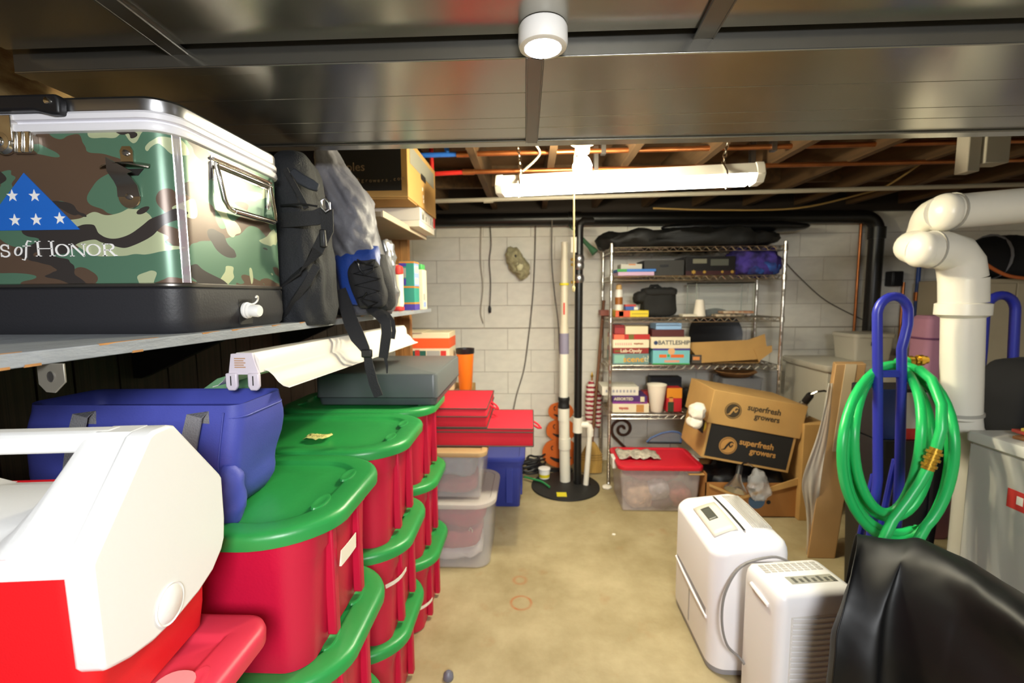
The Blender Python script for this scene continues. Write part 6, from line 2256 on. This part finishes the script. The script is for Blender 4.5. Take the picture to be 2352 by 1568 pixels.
# garden hose hung over the hand truck
pts = []
loops = [(2055, 1036, 138, 204, 1.60), (2062, 1042, 123, 198, 1.645), (2046, 1020, 96, 168, 1.69), (2038, 1005, 72, 172, 1.62), (2060, 1035, 128, 190, 1.66)]
NT_ = 44
for i in range(4):
    for k in range(NT_):
        f = k / NT_
        A0, A1 = loops[i], loops[i + 1]
        g_ = f * f * (3 - 2 * f)
        cx, cy, rx, ry, Y = [A0[j] + (A1[j] - A0[j]) * g_ for j in range(5)]
        a = -PI * .32 + 2 * PI * f
        Y += .24 * max(0, math.sin(a)) ** 2
        pts.append(ony(cx + rx * math.cos(a) * (1 + .03 * math.sin(2 * a)), cy - ry * math.sin(a), Y))
pts = [ony(2060, 1320, 1.56), ony(2100, 1256, 1.57)] + pts + [ony(2092, 1248, 1.64), ony(2045, 1310, 1.62)]
o0 = Vector((ony(2055, 1036, 1.64).x, 1.64, ony(2055, 1236, 1.64).z))
t = thing('garden_hose', 'coiled bright green garden hose hanging on the blue hand truck', 'hose', tuple(o0))
M_hose = mat('green_hose', '20b45c', .35)
obj('coil', B().tube([p - o0 for p in pts], .0160, 14), M_hose, t)
M_brass = mat('brass', 'c39a3a', .3, .9)
ca, cb__ = ony(2130, 1078, 1.575), ony(2150, 1030, 1.575)
dd = (cb__ - ca)
bb2 = B()
for f, r2 in ((0, .019), (.14, .023), (.3, .018), (.45, .024), (.6, .019), (.75, .024), (.9, .018)):
    bb2.cyl(ca + dd * f - o0, ca + dd * (f + .12) - o0, r2, 14)
bb2.cyl(ca - o0, cb__ - o0, .016, 12)
obj('brass_coupling', bb2, M_brass, t)
tail = [ony(2150, 1030, 1.575), ony(2163, 985, 1.575), ony(2163, 930, 1.60), ony(2140, 872, 1.68), ony(2112, 848, 1.76)]
each('free_end', B().tube([p - o0 for p in tail], .0165, 12).tube([p - o0 for p in (ony(2130, 1078, 1.575), ony(2112, 1110, 1.575), ony(2085, 1150, 1.575), ony(2050, 1195, 1.57), ony(2020, 1260, 1.56))], .0165, 12), M_hose, t)
ca, cb__ = ony(2085, 829, 1.88), ony(2128, 826, 1.88)
obj('hose_end', B().cyl(ony(2060, 832, 1.88) - o0, ca - o0, .0175, 12), M_hose, t)
bb2 = B()
dd = cb__ - ca
for f, r2 in ((0, .021), (.35, .017), (.55, .022), (.8, .016)):
    bb2.cyl(ca + dd * f - o0, ca + dd * min(1, f + .22) - o0, r2, 12)
obj('brass_fitting', bb2, M_brass, t)

# things behind the hose
x0, x1 = ony(2012, 1100, 1.97).x, ony(2172, 1100, 1.97).x
zt = ony(2080, 1012, 1.97).z
t = thing('black_crate', 'black storage crate on the floor behind the hand truck', 'crate', ((x0 + x1) / 2, 1.97, 0))
wd = (x1 - x0) / 2
obj('crate', B().loft(rings_rr([(.02, 0), (.0, zt * .6), (-.006, zt * .62), (-.006, zt), (.006, zt)], -wd, wd, 0, .20, .03, 4)), M_black, t)
each('rib', B().box(-wd * .6, -wd * .5, -.012, .0, .05, zt * .9).box(wd * .5, wd * .6, -.012, .0, .05, zt * .9), M_black, t)
a, c = ony(2012, 1010, 1.98), ony(2152, 895, 1.98)
t = thing('tool_case', 'box with a blue end, white panel and red bottom band behind the hose', 'case', ((a.x + c.x) / 2, 1.985, zt + .002))
wd, hh = (c.x - a.x) / 2, c.z - zt - .002
obj('case', B().box(-wd, wd, 0, .17, 0, hh), M_black, t, bevel=.006)
obj('blue_panel', B().box(-wd, -wd * .28, -.0014, 0, .0, hh), mat('cobalt_panel', '1c3f94', .4), t, smooth=0)
obj('white_panel', B().box(-wd * .28, wd, -.0014, 0, hh * .22, hh * .94), mat('offwhite_panel', 'cfccc4', .5), t, smooth=0)
obj('red_band', B().box(-wd * .05, wd, -.0020, 0, .0, hh * .22), M_red_ink, t, smooth=0)
obj('handle', B().tube([(wd * .45, -.006, hh * .9), (wd * .35, -.02, hh * .7), (wd * .38, -.02, hh * .45), (wd * .7, -.014, hh * .36)], .010, 10), M_black, t)

# white U-shaped trap and vent line
YPV = 1.82
e0 = ony(2168, 488, 1.82)
up = [ony(2600, 448, 1.78), ony(2352, 472, 1.80), e0]
up.insert(0, Vector((3.985, up[0].y - .12, up[0].z + .03)))
t = thing('vent_pipe', 'thick white pipe coming from the right and doubling back into a vertical drop', 'pipe', tuple(ony(2205, 960, YPV)))
o0 = t.location.copy()
r_p = .064
obj('supply_run', B().tube([p - o0 for p in up], r_p, 24), M_pvc, t)
obj('end_cap', B().blob(tuple(e0 - o0), (.048, .070, .070), .95), M_pvc, t)
obj('fitting_ring', B().cyl(ony(2183, 487, 1.82) - o0, ony(2187, 487, 1.82) - o0, .0715, 24), mat('seam_grey', 'a9a59a', .5), t)
l0 = ony(2125, 573, YPV - .01)
ctl = [e0, e0 + Vector((.02, .07, -.005)), e0 + Vector((.06, .14, -.05)), e0 + Vector((.05, .15, -.11)), l0 + Vector((.03, .09, .02)), l0]
sm = []
for i in range(len(ctl) - 1):
    p0, p1, p2, p3 = ctl[max(i - 1, 0)], ctl[i], ctl[i + 1], ctl[min(i + 2, len(ctl) - 1)]
    for k in range(5):
        f = k / 5
        sm.append(.5 * ((2 * p1) + (p2 - p0) * f + (2 * p0 - 5 * p1 + 4 * p2 - p3) * f * f + (3 * p1 - p0 - 3 * p2 + p3) * f ** 3))
sm.append(l0)
obj('return_bend', B().tube([p - o0 for p in sm], r_p, 22), M_pvc, t)
d_el = ony(2211, 640, YPV)
eb_ = [ony(2118, 573, YPV - .01), ony(2160, 574, YPV - .01), ony(2190, 583, YPV), ony(2206, 605, YPV), ony(2211, 640, YPV)]
obj('elbow', B().tube([p - o0 for p in eb_], [.066, .070, .072, .072, .072], 24), M_pvc, t)
obj('cleanout', B().blob(tuple(ony(2116, 573, YPV - .01) - o0), (.045, .066, .066), .95), M_pvc, t)
obj('fitting_ring', B().cyl(ony(2137, 573, YPV - .01) - o0, ony(2141, 573, YPV - .01) - o0, .0715, 24), mat('seam_grey', 'a9a59a', .5), t)
q0, q1 = ony(2212, 640, YPV), ony(2212, 695, YPV)
obj('drop_upper', B().cyl(q0 - o0, q1 - o0, .073, 24), M_pvc, t)
q2 = ony(2211, 726, YPV)
obj('collar', B().lathe([(.073, 0), (.083, -.004), (.083, q2.z - q1.z + .006), (.072, q2.z - q1.z), (.06, q2.z - q1.z - .008)], q1 - o0, 26), M_pvc, t)
q3 = ony(2206, 958, YPV)
obj('drop_lower', B().cyl(q2 - o0, q3 - o0, .064, 24), M_pvc, t)
obj('clamp_band', B().cyl(ony(2207, 945, YPV) - o0, ony(2207, 952, YPV) - o0, .068, 24), mat('seam_grey', 'a9a59a'), t)
obj('foot_bend', B().tube([q3 - o0, q3 - o0 + Vector((.01, 0, -.05)), q3 - o0 + Vector((.05, .01, -.11)), q3 - o0 + Vector((.10, .02, -.22)), Vector((q3.x - o0.x + .10, .02, .01 - o0.z))], .064, 20), M_pvc, t)
obj('strap_hanger', B().ribbon([up[1] - o0 + Vector((.02, 0, .066)), Vector((up[1].x - o0.x + .02, up[1].y - o0.y, 2.138 - o0.z))], .03, .003, (1, 0, 0)), M_steel, t)

# chest freezer at the right edge
FZ = .93
fa, fb_ = onz(2215, 985, FZ), onz(2352, 1040, FZ)
t = thing('chest_freezer', 'grey chest freezer at the right edge with a red label on its side', 'freezer', (fa.x + .36, 1.10, 0))
M_fz = mat('grey_enamel', 'b9b7ae', .4, var=.06, vscale=3)
lx = fa.x - (fa.x + .36)
obj('cabinet', B().loft(rings_rr([(.02, 0), (.012, .02), (.010, .03), (.010, FZ - .05)], lx, lx + .72, -.62, .60, .02, 4)), M_fz, t)
obj('gasket', B().box(lx + .016, lx + .70, -.60, .58, FZ - .051, FZ - .042), mat('gasket_pale', 'c8c4ba', .6), t)
obj('lid', B().loft(rings_rr([(.006, FZ - .042), (.0, FZ - .036), (.0, FZ - .012), (.006, FZ - .002), (.02, FZ)], lx, lx + .72, -.62, .60, .02, 4)), mat('grey_lid', 'c4c2ba', .4), t)
q = loc_on(t, 2336, 1148, 0, lx + .010)
o = obj('red_label', B().box(lx + .0086, lx + .0105, q.y - .09, q.y + .03, q.z - .034, q.z + .03), M_red_ink, t, smooth=0)
ob = B()
for k in range(3):
    ob.box(lx + .0078, lx + .0088, q.y - .02 - k * .028, q.y + .0 - k * .028, q.z - .014, q.z + .014)
each('label_print', ob, M_paper, o, smooth=0)
for k, (lab, c_, px, py, wd, dz, rz_) in enumerate((('brown magazine at the bottom of the small pile on the grey freezer', '8a5a30', 2300, 985, .10, 0, 12), ('red magazine in the small pile on the grey freezer', 'c0483a', 2310, 982, .095, .013, -6), ('yellow magazine on top of the small pile on the grey freezer', 'b99a3a', 2318, 975, .09, .026, 20))):
    t = thing('magazine', lab, 'magazine', (fa.x + .165 + .01 * k, 1.545 + .006 * k, FZ + .001 + dz), rz_, 'magazines on the freezer')
    obj('pages', B().box(-wd, wd, -.065, .065, 0, .011), mat('mag_' + c_, c_, .5, var=.3, vscale=24), t, bevel=.002)

# second blue hand truck and dark bags behind the freezer
YQ = 2.32
t = thing('hand_truck', 'second blue hand truck showing only its loop handle right of the white pipe', 'hand truck', (ony(2297, 800, YQ).x, YQ, 0))
ox = t.location.x
q0, q1 = ony(2262, 715, YQ), ony(2332, 715, YQ)
tc_, rd = (q0 + q1) / 2, (q1.x - q0.x) / 2
ar = [Vector((tc_.x - ox - rd * math.cos(PI * k / 12), 0, tc_.z + rd * 1.1 * math.sin(PI * k / 12))) for k in range(13)]
obj('loop_handle', B().tube([Vector((ony(2262, 800, YQ).x - ox - .01, 0, .07)), ony(2256, 800, YQ) - Vector((ox, YQ, 0))] + ar + [ony(2325, 860, YQ) - Vector((ox, YQ, 0)), Vector((ony(2322, 860, YQ).x - ox, 0, .07))], .021, 14), M_bt, t)
obj('toe_plate', B().box(-.2, .2, -.10, .02, .012, .018), M_bt, t)
obj('cross_bar', B().box(-rd, rd, -.008, .008, .60, .64), M_bt, t)
for s in (-1, 1):
    obj('wheel', B().lathe([(.0, -.022), (.05, -.022), (.10, -.016), (.103, 0), (.10, .016), (.05, .022), (0, .022)], (s * .215, .14, .105), 22, (1, 0, 0)), mat('tyre_black', '151515'), t)
a, c = ony(2236, 985, 2.0), ony(2350, 822, 2.0)
t = thing('duffel_bag', 'big black bag heaped up behind the grey freezer and the white pipe', 'bag', (a.x + .24, 1.95, .0))
obj('bag_body', B().blob((0, 0, c.z / 2 - .005), (.21, .12, c.z / 2), .35, .02, 5, 95, folds=(.5, 6, 6, 6)), mat('matte_black_cloth', '0e0e10', .9), t)
x0, x1 = ony(2235, 700, 3.2).x, ony(2420, 700, 3.2).x
t = thing('metal_cabinet', 'tall beige cabinet standing far back at the right behind the second hand truck', 'cabinet', ((x0 + x1) / 2, 3.2, 0))
wd = (x1 - x0) / 2
zt = ony(2300, 640, 3.2).z
obj('cabinet_body', B().box(-wd, wd, 0, .45, 0, zt), mat('beige_metal', 'b5a88c', .5, var=.06), t, bevel=.006)
obj('door', B().box(-wd + .01, -.004, -.014, -.001, .05, zt - .03), mat('beige_metal', 'b5a88c'), t, bevel=.004)
obj('door', B().box(.004, wd - .01, -.014, -.001, .05, zt - .03), mat('beige_metal', 'b5a88c'), t, bevel=.004)
obj('door_handle', B().box(-.03, -.02, -.03, -.014, zt * .55, zt * .65), M_steel, t)
t = thing('sleeping_bag', 'dark rolled bedding on top of the tall beige cabinet', 'bedding', ((x0 + x1) / 2 + .06, 3.36, zt + .002))
obj('roll', B().blob((0, 0, .15), (.26, .16, .15), .75, .014, 7, 96), mat('matte_black_cloth', '0e0e10'), t)
obj('strap', B().tube([(-.1, -.165 * math.cos(a_), .15 + .155 * math.sin(a_)) for a_ in [2 * PI * k / 20 for k in range(20)]], .008, 6, closed=True), M_gw, t)
cable('orange_cord', 'orange extension cord draped in front of the dark bedding on the cabinet', [ony(2262, 605, 3.1), ony(2290, 622, 3.1), ony(2320, 634, 3.1), ony(2365, 640, 3.12)], .011, mat('orange_cord', 'c8672c', .5))
# pale chest in the back corner
t0_ = onz(1888, 835, .95)
x0 = ony(1888, 835, 3.15).x
t = thing('chest_freezer', 'off-white chest freezer in the far right corner behind the tall carton', 'freezer', (x0 + .42, 3.40, 0))
zt = ony(1960, 838, 3.12).z
M_ow = mat('offwhite_enamel', 'c9c3b2', .45)
obj('cabinet', B().loft(rings_rr([(.03, 0), (.02, .02), (.02, zt - .05)], -.42, .42, -.30, .25, .03, 4)), M_ow, t)
obj('lid', B().loft(rings_rr([(.0, zt - .046), (-.004, zt - .04), (-.004, zt - .006), (.01, zt)], -.42, .42, -.30, .25, .03, 4)), M_ow, t)
a, c = ony(1945, 808, 3.35), ony(2040, 765, 3.35)
t = thing('white_carton', 'pale lidded tub standing on the off-white corner freezer', 'container', ((a.x + c.x) / 2 + .02, 3.42, zt + .001))
wd = (c.x - a.x) / 2
obj('tub', B().loft(rings_rr([(.02, 0), (.0, c.z - zt - .03), (-.008, c.z - zt - .028), (-.008, c.z - zt - .004), (.01, c.z - zt)], -wd, wd, -.12, .14, .03, 4)), M_ow, t)
obj('latch', B().box(-.03, .02, -.135, -.12, (c.z - zt) * .55, (c.z - zt) * .7), M_black, t)
a, c = ony(2142, 830, 2.62), ony(2200, 725, 2.62)
t = thing('pink_bag', 'dusty pink soft bag standing behind the white vertical pipe', 'bag', ((a.x + c.x) / 2, 2.68, 0))
obj('bag_body', B().loft(rings_rr([(.01, 0), (.0, .02), (.0, a.z - .02), (.0, c.z - .02), (.02, c.z)], -.10, .12, -.07, .07, .03, 5)), mat('dusty_pink', 'a8768a', .8, var=.1), t)
obj('seam', B().tube([(p.x, p.y, (a.z + c.z) / 2) for p in rr(-.101, .121, -.071, .071, .03, 0)], .006, 6, closed=True), mat('plum', '6a3a5c', .8), t)
# white vent box near the ceiling at the right
a, c = ony(2234, 392, 2.0), ony(2290, 312, 2.0)
t = thing('vent_box', 'white vent boxing hanging under the joists at the top right', 'vent', ((a.x + c.x) / 2, 2.04, a.z))
each('box', B().box(-.055, -.004, -.03, .03, 0, 2.124 - a.z).box(.004, .10, -.04, .03, .03, 2.124 - a.z), mat('vent_white', 'b7b2a6', .6), t, bevel=.004)
obj('flange', B().box(-.06, .105, -.045, .035, 2.125 - a.z, 2.137 - a.z), mat('vent_white', 'b7b2a6'), t)

# ---------------------------------------------------------------- black cover in the near right corner
t = thing('covered_grill', 'bulky object under a black vinyl cover in the near right corner', 'cover', (1.30, 1.0, 0))
O = t.location.copy()
rows_px = [
    ([(1975, 1208), (2040, 1213), (2112, 1224), (2235, 1255), (2352, 1312), (2480, 1375)], 'z', [.45, .45, .45, .45, .45, .45], .05),
    ([(1966, 1202), (2035, 1210), (2110, 1221), (2235, 1250), (2352, 1305), (2490, 1372)], 'z', [.70, .715, .73, .73, .73, .73], 0),
    ([(1962, 1232), (2020, 1262), (2116, 1238), (2235, 1330), (2352, 1436), (2520, 1560)], 'z', [.70, .70, .74, .745, .745, .745], 0),
    ([(1935, 1340), (2000, 1380), (2090, 1300), (2215, 1400), (2352, 1520), (2560, 1700)], 'y', [1.21, 1.19, 1.20, 1.09, .97, .86], 0),
    ([(1894, 1482), (1965, 1470), (2060, 1440), (2190, 1500), (2352, 1640), (2600, 1820)], 'y', [1.16, 1.17, 1.16, 1.06, .93, .82], 0),
    ([(1915, 1560), (1985, 1640), (2080, 1660), (2200, 1680), (2370, 1800), (2640, 1990)], 'y', [1.14, 1.12, 1.13, 1.02, .90, .79], 0),
]
rows = []
for pts_, kind, vals, off in rows_px:
    r_ = []
    for (px, py), v in zip(pts_, vals):
        p = onz(px, py, .70) if kind == 'z' and v == .45 else (onz(px, py, v) if kind == 'z' else ony(px, py, v))
        if v == .45:
            p.z = .40
            p.y += .06
        r_.append(p - O)
    rows.append(r_)
last = [Vector((p.x, p.y + .01, .02)) for p in rows[-1]]
rows.append([(a_ + b_) / 2 for a_, b_ in zip(rows[-1], last)])
rows.append(last)
rows.insert(0, [Vector((p.x, p.y + .01, .02)) for p in rows[0]])
fine = []
for ri, r_ in enumerate(rows):
    out = []
    for k in range((len(r_) - 1) * 4 + 1):
        f = k / 4
        i_ = min(int(f), len(r_) - 2)
        p = r_[i_].lerp(r_[i_ + 1], f - i_)
        if ri >= 3:
            w_ = (ri - 2) / 5
            p = p + Vector((.35, -1, 0)) * .048 * w_ * math.sin(k * 1.15 + ri * .5) * (1.2 - k / 24)
        out.append(p)
    fine.append(out)
tb_ = B().loft(fine, False, False, closed=False)
o = obj('vinyl_cover', tb_, mat('black_vinyl_cover', '0b0b0c', .48, bump=.06, bscale=14, spec=.35), t, smooth=180)
md = o.modifiers.new('sub', 'SUBSURF')
md.levels = md.render_levels = 3
tex = bpy.data.textures.new('folds', 'CLOUDS')
tex.noise_scale = .16
md = o.modifiers.new('folds', 'DISPLACE')
md.texture = tex
md.strength = .014
md.mid_level = .5
md = o.modifiers.new('thickness', 'SOLIDIFY')
md.thickness = .003
obj('grill_frame', B().box(-.26, -.10, .06, .16, .0, .56), mat('rusty_wood', '7a3f22', .8), t, bevel=.01)
